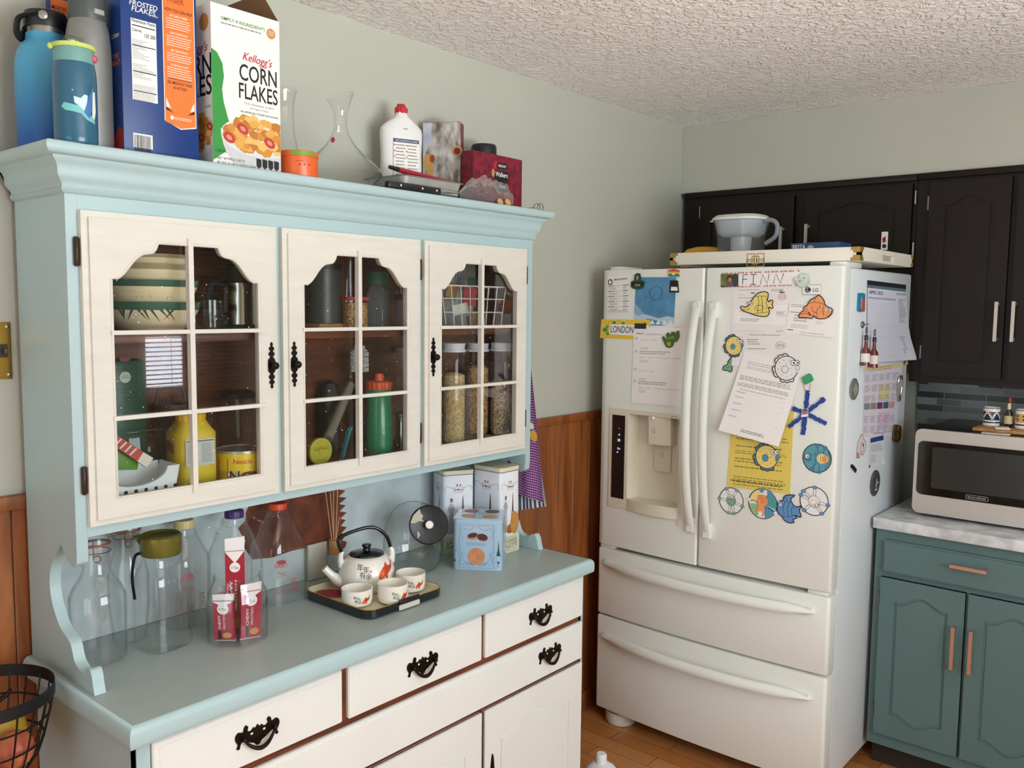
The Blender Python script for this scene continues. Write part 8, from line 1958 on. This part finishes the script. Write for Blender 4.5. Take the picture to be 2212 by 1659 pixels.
L_ = [loop(.0035, ZW + .0251), loop(.008, ZW + .0125), loop(.012, ZW + .0115)]; m = MB(tcream).add(sum(L_, []), [[j * n + i, j * n + (i + 1) % n, (j + 1) * n + (i + 1) % n, (j + 1) * n + i] for j in range(2) for i in range(n)] + [list(range(2 * n, 3 * n))])
Pt = on_top(ZW + .0116); m.use(M('tray_red', '8f1a2a', .4)).disc(tx0 + .055, ty1 - .060, .032, Pt, .0003, .048, 24, .4).use(blackg).disc(tx0 + .085, ty1 - .100, .030, Pt, .0005, .040, 24, .4).text('福', tcx + .0, ty0 + .040, .030, Pt, .0004)
m.build('tray_inside', t)
MB(M('gold_rim', 'c2a35a', .3, .7)).tube([(a, b, ZW + .0252) for a, b, _ in loop(.0022, 0)], .0013, 6, closed=True).build('gold_rim', t)
hx = tcx + .0
MB(lacq).box((hx, ty0 - .001, ZW + .0245), (.066, .008, .010), .003).build('handle', t)
m = MB(blackg)
for k in range(11): m.span((hx - .030 + k * .006, ty0 - .006, ZW + .021), (hx - .027 + k * .006, ty0 + .002, ZW + .031), .001, 1)
m.build('handle_ribs', t)
MB(M('label_strip', 'c9c3b4', .4)).prism(rrect(hx - .034, ZW + .004, hx + .036, ZW + .017, .004, 3), on_y(ty0), .0006, .0024).build('handle_slot', t)
ZTR = ZW + .0122
fish = M('koi_red', 'cf4a22', .4); fish2 = M('koi_orange', 'e2743a', .4); brush = M('brush_ink', '232122', .5); seal = M('seal_pink', 'd99a98', .5)
def koi(g, u, v, s_, P, h=.0006):
    B = lambda pts: [(u + a * s_, v + b * s_) for a, b in pts]
    g.use(fish).poly(B([(-.50, -.36), (-.42, -.10), (-.20, .18), (.10, .26), (.34, .18), (.44, .30), (.60, .62), (.62, .30), (.56, .06), (.36, -.06), (.18, -.22), (-.06, -.34), (-.28, -.46)]), P, h, .005)
    g.use(fish2).poly(B([(-.44, -.34), (-.36, -.12), (-.18, .02), (-.10, -.18), (-.24, -.38)]), P, h + .0003, .005)
    g.use(fish).poly(B([(-.02, -.30), (.10, -.62), (.18, -.26)]), P, h, .005).poly(B([(-.16, .18), (-.02, .42), (.16, .24)]), P, h, .005); g.use(brush)
    for a in (-.05, .10, .24, .36): g.line(B([(a, .20), (a + .07, .02), (a + .02, -.16)]), s_ * .025, P, h + .0004)
    g.disc(u - .33 * s_, v - .24 * s_, .035 * s_, P, h + .0005, None, 8)
def motto(g, u, v, s_, P, h=.0006):
    g.use(brush)
    for ch, a, b in (('年', 0, 0), ('年', .95, -.35), ('有', .35, -1.15), ('余', 1.35, -1.40)): g.text(ch, u + a * s_, v + b * s_, s_ * .80, P, h)
    g.use(seal).disc(u + 1.70 * s_, v - .25 * s_, s_ * .2, P, h, s_ * .28, 10)
x, y = (0.76,-0.217)
tp = [(0.0519,0.8595),(0.0617,0.8671),(0.0703,0.8849),(0.0746,0.9114),(0.0733,0.9366),(0.0665,0.9555),(0.0566,0.9668),(0.0492,0.9719)]
t = thing('teapot', 'white porcelain teapot with a black lid, a red fish and brush characters', 'teapot', (x, y, ZTR))
MB(por).lathe([(0, ZTR), (tp[0][0] * .95, ZTR)] + [(r, max(z, ZTR + .002)) for r, z in tp] + [(tp[-1][0] * .85, tp[-1][1] + .001), (0, tp[-1][1])], (x, y, 0), 48).build('pot_body', t)
zl = tp[-1][1]; rl = tp[-1][0]
MB(blackg).lathe([(0, zl + .0012), (rl * .94, zl + .0012), (rl * .90, zl + .005), (rl * .5, zl + .011), (rl * .22, zl + .012), (rl * .17, zl + .018), (rl * .26, zl + .023), (rl * .22, zl + .028), (0, zl + .030)], (x, y, 0), 40).build('lid', t)
a0 = facing(x, y); rs = v_(a0 + PI / 2); ff_ = v_(a0)
tipz = 0.9442; R_ = tp[3][0]
sp0 = Vector((x, y, ZTR + .022)) - rs * R_ * .78 + ff_ * .016; sp3 = Vector((x, y, tipz)) - rs * 0.1096 + ff_ * .02
m = MB(por).tube(smoothline([sp0, sp0 - rs * .018 + Vector((0, 0, .006)), sp0.lerp(sp3, .62) + Vector((0, 0, -.006)), sp3], 5), [.020, .0205, .020, .0195, .0185, .0175, .016, .0145, .013, .012, .011, .0105, .0100, .0098, .0098, .0100], 18); m.build('spout', t)
hd = (rs * .97 + ff_ * -.22).normalized()     # plane of the bail
for sg in (-1, 1):
    b = Vector((x, y, zl - .016)) + hd * sg * R_ * .80
    MB(por).tube([b - Vector((0, 0, .010)) + hd * sg * .006, b + hd * sg * .010 + Vector((0, 0, .008)), b + hd * sg * .009 + Vector((0, 0, .022)), b + hd * sg * .004 + Vector((0, 0, .030))], [.010, .008, .0065, .005], 12).build('lug', t)
lz = zl + .010; hw = R_ * .80 + .006; tz_ = 1.0433
hp = smoothline([Vector((x, y, lz)) - hd * hw, Vector((x, y, lz + (tz_ - lz) * .55)) - hd * (hw + .010), Vector((x, y, lz + (tz_ - lz) * .80)) - hd * hw * .82, Vector((x, y, tz_)) - hd * hw * .05, Vector((x, y, tz_ - .004)) + hd * hw * .42, Vector((x, y, lz + (tz_ - lz) * .55)) + hd * hw * .82, Vector((x, y, lz)) + hd * hw], 6)
MB(blackg).tube(hp, .0048, 10).build('handle', t)
Pc = on_cyl(x, y, prof_r([(r, z) for r, z in tp]), a0); s_ = R_ * .30; g = MB(brush)
motto(g, -R_ * .22, ZTR + .064, s_ * .72, Pc); g.build('painted_characters', t); g = MB(fish); koi(g, R_ * .72, ZTR + .058, R_ * .62, Pc); g.build('painted_fish', t)
for k, (px, lab_) in enumerate(((0, 'white tea cup with a red fish, at the left front of the tray'), (1, 'white tea cup with a red fish, in the middle by the tray grip'), (2, 'white tea cup with a red fish, at the right back of the tray'))):
    x, y = [(0.652,-0.308),(0.726,-0.359),(0.818,-0.325)][k]
    cp_ = [[(0.0301,0.8812),(0.0359,0.8896),(0.0388,0.9027),(0.0391,0.9276)],[(0.0305,0.8812),(0.0363,0.8897),(0.0392,0.9041),(0.0389,0.9341)],[(0.0305,0.8809),(0.036,0.8896),(0.039,0.9047),(0.039,0.9334)]][k]
    t = thing('tea_cup', lab_, 'cup', (x, y, ZTR), 0, 'tea cups on the lacquer tray')
    MB(por).vessel([(cp_[0][0] * .9, ZTR)] + [(r, max(z, ZTR + .002)) for r, z in cp_], (x, y, 0), .0028, 40).build('cup_body', t)
    Pc = on_cyl(x, y, prof_r(cp_), facing(x, y)); g = MB(brush); r_ = cp_[2][0]; zc_ = (ZTR + cp_[-1][1]) / 2
    motto(g, r_ * (-.12 + .15 * (k == 1)), zc_ + .004, r_ * .22, Pc); g.build('painted_characters', t); g = MB(fish); koi(g, r_ * (.58 + .2 * (k == 1)), zc_ - .001, r_ * .52, Pc); g.build('painted_fish', t)

# reed diffuser, tile
x, y = 0.778, -.058; dz0, dz1 = 0.9488, 0.9778
t = thing('reed_diffuser', 'reed diffuser with a wooden collar and thin sticks behind the teapot', 'diffuser', (x, y, ZW))
MB(clear).lathe([(0, ZW), (.021, ZW), (.022, ZW + .004), (.022, dz0 - .012), (.012, dz0 - .001)], (x, y, 0), 28).build('glass_base', t)
MB(wood('diffuser_wood', 'a5743f', 'c9995c', (1, 1, 6), 5)).lathe([(0, dz0 - .010), (.0165, dz0 - .010), (.0165, dz1), (0, dz1)], (x, y, 0), 28).build('collar', t)
m_ = M('reed', 'c9a67c', .6)
for a, b, tz in ((-.030, .004, 1.168), (-.024, -.004, 1.166), (.004, .004, 1.168), (.012, -.002, 1.168), (.017, .0, 1.04)):
    MB(m_).rod((x + a * .12, y + b, dz1 - .02), (x + a, y + b * 2, min(tz, 1.1688)), .0013, None, 6).build('reed', t)
tq0, tq1 = (0.703,0.971), (0.77,0.93)
solo(MB(M('stone_tile', 'c3bfb2', .5, var=.1, vs=18)).span((tq0[0], -.040, ZW), (tq1[0], -.030, 0.973), .002), 'stone_tile', 'square pale stone tile leaning on the back panel beside the diffuser', 'tile', ((tq0[0] + tq1[0]) / 2, -.035, ZW))
# tilted-lid cookie jar
x, y = .985, -.155
cj = [(0.07,0.8746),(0.0821,0.8911),(0.0873,0.935),(0.0818,0.9898),(0.067,1.0308),(0.0468,1.0553),(0.0268,1.0634)]
t = thing('cookie_jar', 'clear glass cookie jar with a slanted black lid and white knob', 'jar', (x, y, ZW))
m = wall_glass(x, y, cj, t=.0025)
m.build('jar_body', t)
lcn = (926,1134)
u_, v__ = (0.971,1.015)
lc_ = Vector((u_, -.235, v__)); nrm_ = (Vector((-.71686, -1.97611, 1.63)) - lc_).normalized(); nrm_ = (nrm_ + Vector((.10, .0, -.02))).normalized()
Rl = nrm_.to_track_quat('Z', 'Y').to_matrix(); lr = 0.0554
MB(clear).lathe([(lr * .90, -.05), (lr * .92, -.006)], lc_, 36, Rl).build('mouth_ring', t)
MB(M('black_enamel', '121213', .38)).lathe([(0, -.006), (lr * .95, -.006), (lr, -.002), (lr, .002), (lr * .95, .004), (lr * .90, .0028), (0, .0034)], lc_, 40, Rl).build('lid', t)
MB(M('knob_white', 'e6e2da', .3)).lathe([(0, .0036), (.0065, .0036), (.0065, .014), (.0115, .017), (.012, .022), (.010, .026), (0, .0265)], lc_, 28, Rl).build('knob', t)
Pl = lambda u, v, h: lc_ + Rl @ Vector((u, v, .0036 + h))
MB(M('bare_lid', 'b9b09a', .5)).poly([(-lr * .93, lr * .12), (-lr * .78, lr * .5), (-lr * .45, lr * .82), (-lr * .40, lr * .60), (-lr * .28, lr * .46), (-lr * .36, lr * .30), (-lr * .22, lr * .16), (-lr * .50, lr * .20), (-lr * .70, lr * .10)], Pl, .0002).build('worn_patch', t)
# biscuit tins
tinw = M('tin_pale_blue', 'cfd9e4', .25, coat=.4, col2='e9eaee', vs=6); tinc = M('tin_cream', 'd9d2b4', .35); sepia = M('tin_sepia', '6d5a4a', .5); grey_i = M('tin_grey', '6f7480', .5); bisc = M('biscuit_gold', 'c98b42', .5, var=.15, vs=60); tgreen = M('tin_green_cream', 'd3d6b8', .4); tred = M('tin_dark_red', '8a3540', .5); bis2 = M('biscuit_brown', '9c5a26', .5)
def tin_face(g, P, w, h, figure=True):
    g.use(grey_i).line(smoothline([(w * .06, h * .80), (w * .10, h * .86), (w * .28, h * .84), (w * .34, h * .82)], 5), .0010, P, .0005).line(smoothline([(w * .94, h * .80), (w * .90, h * .86), (w * .72, h * .84), (w * .66, h * .82)], 5), .0010, P, .0005)
    g.use(tred).line([(w * .33, h * .84), (w * .36, h * .78), (w * .64, h * .78), (w * .67, h * .84), (w * .5, h * .855)], .0009, P, .0005, True).text('St Michel', w * .5, h * .80, h * .032, P, .0006, width=w * .27, bold=.01).use(blackg).disc(w * .45, h * .872, w * .02, P, .0006, h * .014, 10).use(tred).disc(w * .55, h * .872, w * .02, P, .0006, h * .014, 10)
    ex = w * .64
    g.use(sepia).poly([(ex - w * .09, h * .40), (ex - w * .05, h * .40), (ex - w * .02, h * .50), (ex + w * .02, h * .50), (ex + w * .05, h * .40), (ex + w * .09, h * .40), (ex + w * .04, h * .54), (ex + w * .015, h * .70), (ex, h * .745), (ex - w * .015, h * .70), (ex - w * .04, h * .54)], P, .0005)
    if figure:
        fx = w * .28
        g.use(M('dress_grey', 'a9a6aa', .5)).poly([(fx - w * .16, h * .26), (fx + w * .10, h * .26), (fx + w * .05, h * .52), (fx + w * .10, h * .58), (fx + w * .03, h * .64), (fx - w * .06, h * .64), (fx - w * .13, h * .58), (fx - w * .07, h * .52)], P, .0006).use(M('photo_skin', 'a97862', .6)).disc(fx - w * .01, h * .675, w * .045, P, .0007, h * .022, 12).use(sepia).disc(fx - w * .01, h * .695, w * .05, P, .0008, h * .016, 12).line([(fx - w * .10, h * .56), (fx - w * .03, h * .60), (fx + w * .06, h * .56)], .0008, P, .0009)
    g.use(bisc).disc(w * .74, h * .36, w * .22, P, .0009, h * .14, 24).use(bis2).disc(w * .50, h * .30, w * .16, P, .0008, h * .05, 18).disc(w * .52, h * .27, w * .18, P, .0007, h * .03, 18)
    g.use(tgreen).rect(.001, .001, w - .001, h * .215, P, .0010).use(sepia).text('LA GRANDE', w * .5, h * .125, h * .048, P, .0013, width=w * .74, bold=.01).text('GALETTE', w * .5, h * .068, h * .048, P, .0013, width=w * .78, bold=.01).greek(w * .2, h * .20, w * .8, h * .178, 2, P, .0013, 3, .5, .1).greek(w * .12, h * .058, w * .88, h * .045, 1, P, .0013, 4).line(smoothline([(w * .15, h * .02), (w * .4, h * .035), (w * .6, h * .02), (w * .85, h * .035)], 4), .0010, P, .0013)
def tall_tin(x0, y0, w, d, ztop, rz, label):
    """x0,y0 = front-left corner; rz turns it about that corner"""
    o = Vector((x0, y0, ZW)); ex, ey = rotz(rz) @ Vector((1, 0, 0)), rotz(rz) @ Vector((0, 1, 0)); H_ = ztop - ZW
    t = thing('biscuit_tin', label, 'tin', o + ex * w / 2 + ey * d / 2)
    Pz = lambda u, v, h: o + ex * u + ey * v + Vector((0, 0, h))
    MB(tinw).prism(rrect(0, 0, w, d, .010, 4), Pz, 0, H_ - .014).build('tin_body', t)
    MB(tinc).prism(rrect(-.001, -.001, w + .001, d + .001, .011, 4), Pz, H_ - .0138, H_ - .002).use(grey_i).prism(rrect(-.0013, -.0013, w + .0013, d + .0013, .011, 4), Pz, H_ - .0165, H_ - .0142).build('lid', t)
    g = MB(grey_i); hh = H_ - .016
    tin_face(g, lambda u, v, h: o + ex * u - ey * h + Vector((0, 0, v)), w, hh)
    tin_face(g, lambda u, v, h: o + ey * (d - u) - ex * h + Vector((0, 0, v)), d, hh, False)
    g.build('printed_scene', t, recalc=False)
tall_tin(1.247, -.262, .090, .115, 1.1427, 0.0, 'tall biscuit tin with a cream lid, right twin, beside the white bracket')
tall_tin(1.135, -.128, .100, .100, 1.1321, -.46, 'tall biscuit tin with a cream lid, left twin, behind the square blue tin')
bA, bB = (1.05,-0.253), (1.132,-0.37)
o = Vector((bA[0], bA[1], ZW)); ex = (Vector((bB[0], bB[1], 0)) - Vector((bA[0], bA[1], 0))); w = ex.length; ex = ex.normalized(); ey = Vector((-ex.y, ex.x, 0)); d = w * .92
H_ = 1.0223 - ZW
t = thing('biscuit_tin', 'square light blue biscuit tin with pictured cookies in front of the tall tins', 'tin', o + ex * w / 2 + ey * d / 2)
tblue = M('tin_light_blue', '9fbdd2', .22, coat=.5); Pz = lambda u, v, h: o + ex * u + ey * v + Vector((0, 0, h))
MB(tblue).prism(rrect(0, 0, w, d, .014, 5), Pz, 0, H_ - .012).build('tin_body', t)
m = MB(tblue).prism(rrect(-.0012, -.0012, w + .0012, d + .0012, .015, 5), Pz, H_ - .0118, H_ - .002).prism(rrect(.004, .004, w - .004, d - .004, .012, 5), Pz, H_ - .0025, H_)
Pt = lambda u, v, h: Pz(u, v, H_ + h)
for a, b, mm in ((.28, .28, M('cookie_pink', 'c9967c', .5)), (.72, .28, bisc), (.28, .74, M('cookie_plum', '8d6a68', .5)), (.72, .74, M('cookie_dark', '5d3a38', .5))): m.use(mm).disc(w * a, d * b, w * .15, Pt, .0004)
m.use(grey_i).text('St Michel', w * .5, d * .5, .009, Pt, .0005, width=w * .3); m.build('lid', t)
Pf = lambda u, v, h: o + ex * u - ey * h + Vector((0, 0, v)); hh = H_ - .013; g = MB(grey_i)
q = [(w * .12, hh * .04), (w * .84, hh * .04), (w * .84, hh * .97), (w * .12, hh * .97)]
g.line(q, .0009, Pf, .0005, True).line([(u * 1.0 + (.003 if u < w * .5 else -.003), v + (.003 if v < hh * .5 else -.003)) for u, v in q], .0005, Pf, .0005, True)
for sx_ in (-1, 1):
    for sz_ in (0, 1):
        zz = hh * (.14 if sz_ == 0 else .88); sgz = 1 if sz_ == 0 else -1
        g.line(smoothline([(w * .48 + sx_ * w * .04, zz - sgz * hh * .05), (w * .48 + sx_ * w * .16, zz + sgz * hh * .03), (w * .48 + sx_ * w * .30, zz - sgz * hh * .02), (w * .48 + sx_ * w * .31, zz + sgz * hh * .16), (w * .48 + sx_ * w * .25, zz + sgz * hh * .22)], 5), .0008, Pf, .0006)
    g.line(smoothline([(w * .48 + sx_ * w * .12, hh * .10), (w * .48 + sx_ * w * .26, hh * .22), (w * .48 + sx_ * w * .31, hh * .40)], 5), .0008, Pf, .0006)
g.use(M('cookie_orange', 'd08a5e', .5, var=.2, vs=70)).disc(w * .48, hh * .30, w * .175, Pf, .0007).use(M('cookie_tan', 'b9886a', .5)).disc(w * .41, hh * .73, w * .13, Pf, .0007, w * .075, 20, .25).use(M('choc', '4a2620', .45)).disc(w * .40, hh * .745, w * .10, Pf, .0009, w * .050, 18, .25).disc(w * .60, hh * .715, w * .11, Pf, .0010, w * .070, 18, -.15).use(MATS['cookie_tan']).disc(w * .60, hh * .70, w * .115, Pf, .0008, w * .075, 18, -.15)
g.use(grey_i).greek(w * .28, hh * .60, w * .68, hh * .52, 3, Pf, .0006, 4, .4, .1).text('LA GRANDE GALETTE', w * .48, hh * .115, .0038, Pf, .0006, width=w * .4)
g.use(M('tower_ink', '3a4450', .5)).poly([(w * .885, hh * .32), (w * .97, hh * .32), (w * .945, hh * .45), (w * .93, hh * .66), (w * .915, hh * .45)], Pf, .0006).disc(w * .93, hh * .18, w * .025, Pf, .0006, None, 8).line([(w * .93, hh * .16), (w * .93, hh * .08)], .0009, Pf, .0006).disc(w * .04, hh * .2, w * .025, Pf, .0006, None, 8).line([(w * .02, hh * .42), (w * .09, hh * .40)], .001, Pf, .0006)
g.build('printed_scene', t, recalc=False)

# ------------------------------------------------------------------ towels on the right side of the hutch
def check_mat(name, c1, c2, sc_, stripes=False):
    m = M(name, c1, .85); nt = m.node_tree; b = nt.nodes['Principled BSDF']; tc = nt.nodes.new('ShaderNodeTexCoord'); L = nt.links.new
    sp = nt.nodes.new('ShaderNodeSeparateXYZ'); L(tc.outputs['UV'], sp.inputs[0])
    def wave(o, s_, th):
        a = nt.nodes.new('ShaderNodeMath'); a.operation = 'MULTIPLY'; a.inputs[1].default_value = s_; L(sp.outputs[o], a.inputs[0])
        f = nt.nodes.new('ShaderNodeMath'); f.operation = 'FRACT'; L(a.outputs[0], f.inputs[0])
        g = nt.nodes.new('ShaderNodeMath'); g.operation = 'GREATER_THAN'; g.inputs[1].default_value = th; L(f.outputs[0], g.inputs[0]); return g.outputs[0]
    if stripes: fac = wave('X', sc_[0], .52)
    else:
        mu = nt.nodes.new('ShaderNodeMath'); mu.operation = 'MULTIPLY'; L(wave('X', sc_[0], .52), mu.inputs[0]); L(wave('Y', sc_[1], .52), mu.inputs[1]); fac = mu.outputs[0]
    mx = nt.nodes.new('ShaderNodeMixRGB'); mx.inputs['Color1'].default_value = lin(c1); mx.inputs['Color2'].default_value = lin(c2); L(fac, mx.inputs['Fac']); L(mx.outputs[0], b.inputs['Base Color']); return m
def towel(name, label, mat, ztop, zbl, zbr, yL0, yL1, x0, xb, wob, extra=None):
    m = MB(mat); NU, NV = 24, 40
    def fn(a, b):
        zb = zbl + (zbr - zbl) * a; z = ztop + (zb - ztop) * b; s_ = b ** .8
        y = -.165 + ((yL0 + (yL1 - yL0) * a) + .165) * (.40 + .60 * s_)
        x = x0 + (xb * a * (.35 + .65 * s_)) + wob * (1 + math.sin(a * 15 + b * 1.2)) * (.4 + .6 * s_)
        return Vector((x, y, z))
    m.sheet(fn, NU, NV); me_o = solo(m, name, label, 'towel', (x0, -.165, min(zbl, zbr)), smooth=80, recalc=False)
    uv = me_o.data.uv_layers.new(name='UVMap'); k = 0
    idx = [l.vertex_index for l in me_o.data.loops]
    for li, vi in enumerate(idx):
        i, j = vi % (NU + 1), vi // (NU + 1)
        uv.data[li].uv = (i / NU, j / NV)
    so_ = me_o.modifiers.new('thickness', 'SOLIDIFY'); so_.thickness = .0022; so_.offset = 1
    return me_o, fn
tw, fn = towel('kitchen_towel', 'purple and white gingham towel with an embroidered yellow patch hanging by the hutch', check_mat('gingham', '6d1f6e', 'd9c3dd', (26, 62)), 1.535, 1.035, 1.000, -.115, -.262, 1.4085, .046, .004)
pm = MB(M('stitch_yellow', 'd9a23a', .8)); 
def Pt_(u, v, h): p = fn(u, v); return p + Vector((-.3, -.95, 0)) * (h + .0035)
pm.add([Pt_(.86 + .10 * math.cos(a), .60 + .035 * math.sin(a), .001) for a in [i * PI / 8 for i in range(16)]], [list(range(16))]); pm.use(M('stitch_pale', 'e3d3b8', .8)).add([Pt_(.82 + .06 * math.cos(a), .54 + .020 * math.sin(a), .001) for a in [i * PI / 8 for i in range(16)]], [list(range(16))])
po_ = pm.build('embroidery', tw, world=False, recalc=False)
for p in po_.data.vertices: p.co = p.co - tw.location
towel('kitchen_towel', 'navy and white striped towel hanging lower behind the gingham towel', check_mat('navy_stripe', '39485f', 'dcdbd6', (11, 1), True), 1.30, .950, .985, -.112, -.258, 1.4300, .046, .003)

# ------------------------------------------------------------------ white jug on the floor by the fridge
x, y = 1.60, -.41
jp = (0.1534,0.1212,0.1132,0.0185,0.0569)
t = thing('plastic_jug', 'white plastic jug standing on the floor between hutch and fridge', 'jug', (x, y, .0005)); hd_ = M('jug_white', 'dfe1e4', .4)
MB(hd_).lathe([(0, .0005), (jp[4] * .95, .0005), (jp[4], .006), (jp[4], jp[2] - .03), (jp[4] * .7, jp[2] - .004), (jp[3] * 1.25, jp[1] + .001), (0, jp[1] + .001)], (x, y, 0), 40, sq=3).build('jug_body', t)
MB(M('cap_white', 'eceef0', .4)).lathe([(0, jp[1] + .0012), (jp[3], jp[1] + .0012), (jp[3], jp[0] - .006), (jp[3] * .8, jp[0]), (0, jp[0])], (x, y, 0), 28).build('cap', t)
# ------------------------------------------------------------------ black wire fruit basket, bottom left
bk = M('black_wire', '1b1a19', .45, .4); x, y, zr, R_ = -.147, -.172, .88, .122
t = thing('fruit_stand', 'black wire fruit basket on a pole at the lower left corner', 'basket', (x, y, .0005)); m = MB(bk)
zb_ = .735
rad = lambda z: R_ * (.62 + .38 * ((z - zb_) / (zr - zb_)) ** .6)
for z in (zb_, zb_ + .05, zb_ + .10): m.tube([(x + rad(z) * math.cos(a), y + rad(z) * math.sin(a), z) for a in [i * PI / 20 for i in range(40)]], .0022, 6, closed=True)
for k in range(22):
    a = k * 2 * PI / 22; m.tube([(x + rad(z) * math.cos(a), y + rad(z) * math.sin(a), z) for z in [zb_ + (zr - .004 - zb_) * i / 8 for i in range(9)]], .0018, 6)
for k in range(5):
    o_ = -.06 + k * .03; h_ = math.sqrt(max(0, rad(zb_) ** 2 - o_ ** 2)); m.tube([(x + o_, y - h_, zb_), (x + o_, y + h_, zb_)], .0016, 6); m.tube([(x - h_, y + o_, zb_ + .003), (x + h_, y + o_, zb_ + .003)], .0016, 6)
m.build('wire_bowl', t)
m = MB(bk); ring_ = [(x + R_ * math.cos(a), y + R_ * math.sin(a)) for a in [i * PI / 24 for i in range(48)]]; vs = [(a, b, zr - .012) for a, b in ring_] + [(a, b, zr + .012) for a, b in ring_]
vs += [(x + (a - x) * .985, y + (b - y) * .985, c) for a, b, c in vs[48:]] + [(x + (a - x) * .985, y + (b - y) * .985, c) for a, b, c in vs[:48]]
m.add(vs, [[j * 48 + i, j * 48 + (i + 1) % 48, ((j + 1) % 4) * 48 + (i + 1) % 48, ((j + 1) % 4) * 48 + i] for j in range(4) for i in range(48)]); m.build('rim_band', t)
px_, py_ = (-0.159,-0.287)
a_ = math.atan2(-.30, -.10); px_, py_ = x + (R_ + .007) * math.cos(a_), y + (R_ + .007) * math.sin(a_)
MB(bk).rod((px_, py_, .004), (px_, py_, zr), .0055, None, 12).build('pole', t)
MB(bk).tube([(x + .12 * math.cos(a), y + .12 * math.sin(a), .006) for a in [i * PI / 20 for i in range(40)]], .0055, 8, closed=True).rod((x - .12, y, .006), (x + .12, y, .006), .004).build('base_ring', t)
m = MB(bk).tube([(x - R_ * .5, y - .02, zr - .055), (x + R_ * .55, y + .055, zr - .030)], .0042, 8)
for k in range(26): f = k / 25; p = Vector((x - R_ * .5, y - .02, zr - .055)).lerp(Vector((x + R_ * .55, y + .055, zr - .030)), f); m.tube([p + Vector((-.0012, 0, 0)), p + Vector((.0012, 0, 0))], .0056, 8)
m.build('coiled_handle', t)
pa = M('peach_skin', 'cb7c4c', .5, col2='a5432f', vs=14); mg = M('mango_yellow', 'd3b43a', .45, col2='b08a2c', vs=12); bn = M('banana_skin', 'd9b94a', .5, var=.25, vs=30)
zf_ = zb_ + .005
solo(MB(pa).sphere((x + .034, y - .046, zf_ + .036), .036, 24, 14), 'peach', 'reddish peach low in the black wire basket', 'peach', (x + .034, y - .046, zf_))
solo(MB(mg).sphere((x + .040, y + .026, zf_ + .043), .042, 24, 14, rotz(.5), (1.15, .9, 1.0)), 'mango', 'yellow mango behind the peach in the wire basket', 'mango', (x + .040, y + .026, zf_ + .001))
bpts = smoothline([(x - .062, y + .02, zf_ + .030), (x - .050, y - .03, zf_ + .055), (x - .030, y - .062, zf_ + .088)], 6); nb = len(bpts)
solo(MB(bn).tube(bpts, [.006 + .011 * math.sin(PI * min(1, (i + 1) / nb)) for i in range(nb)], 10).use(M('stem_brown', '3a2a1c', .7)).tube([bpts[-1], (bpts[-1][0] + .004, bpts[-1][1] - .006, bpts[-1][2] + .014)], .0045, 8), 'banana', 'spotted banana at the left of the black wire basket', 'banana', (x - .062, y + .02, zf_))
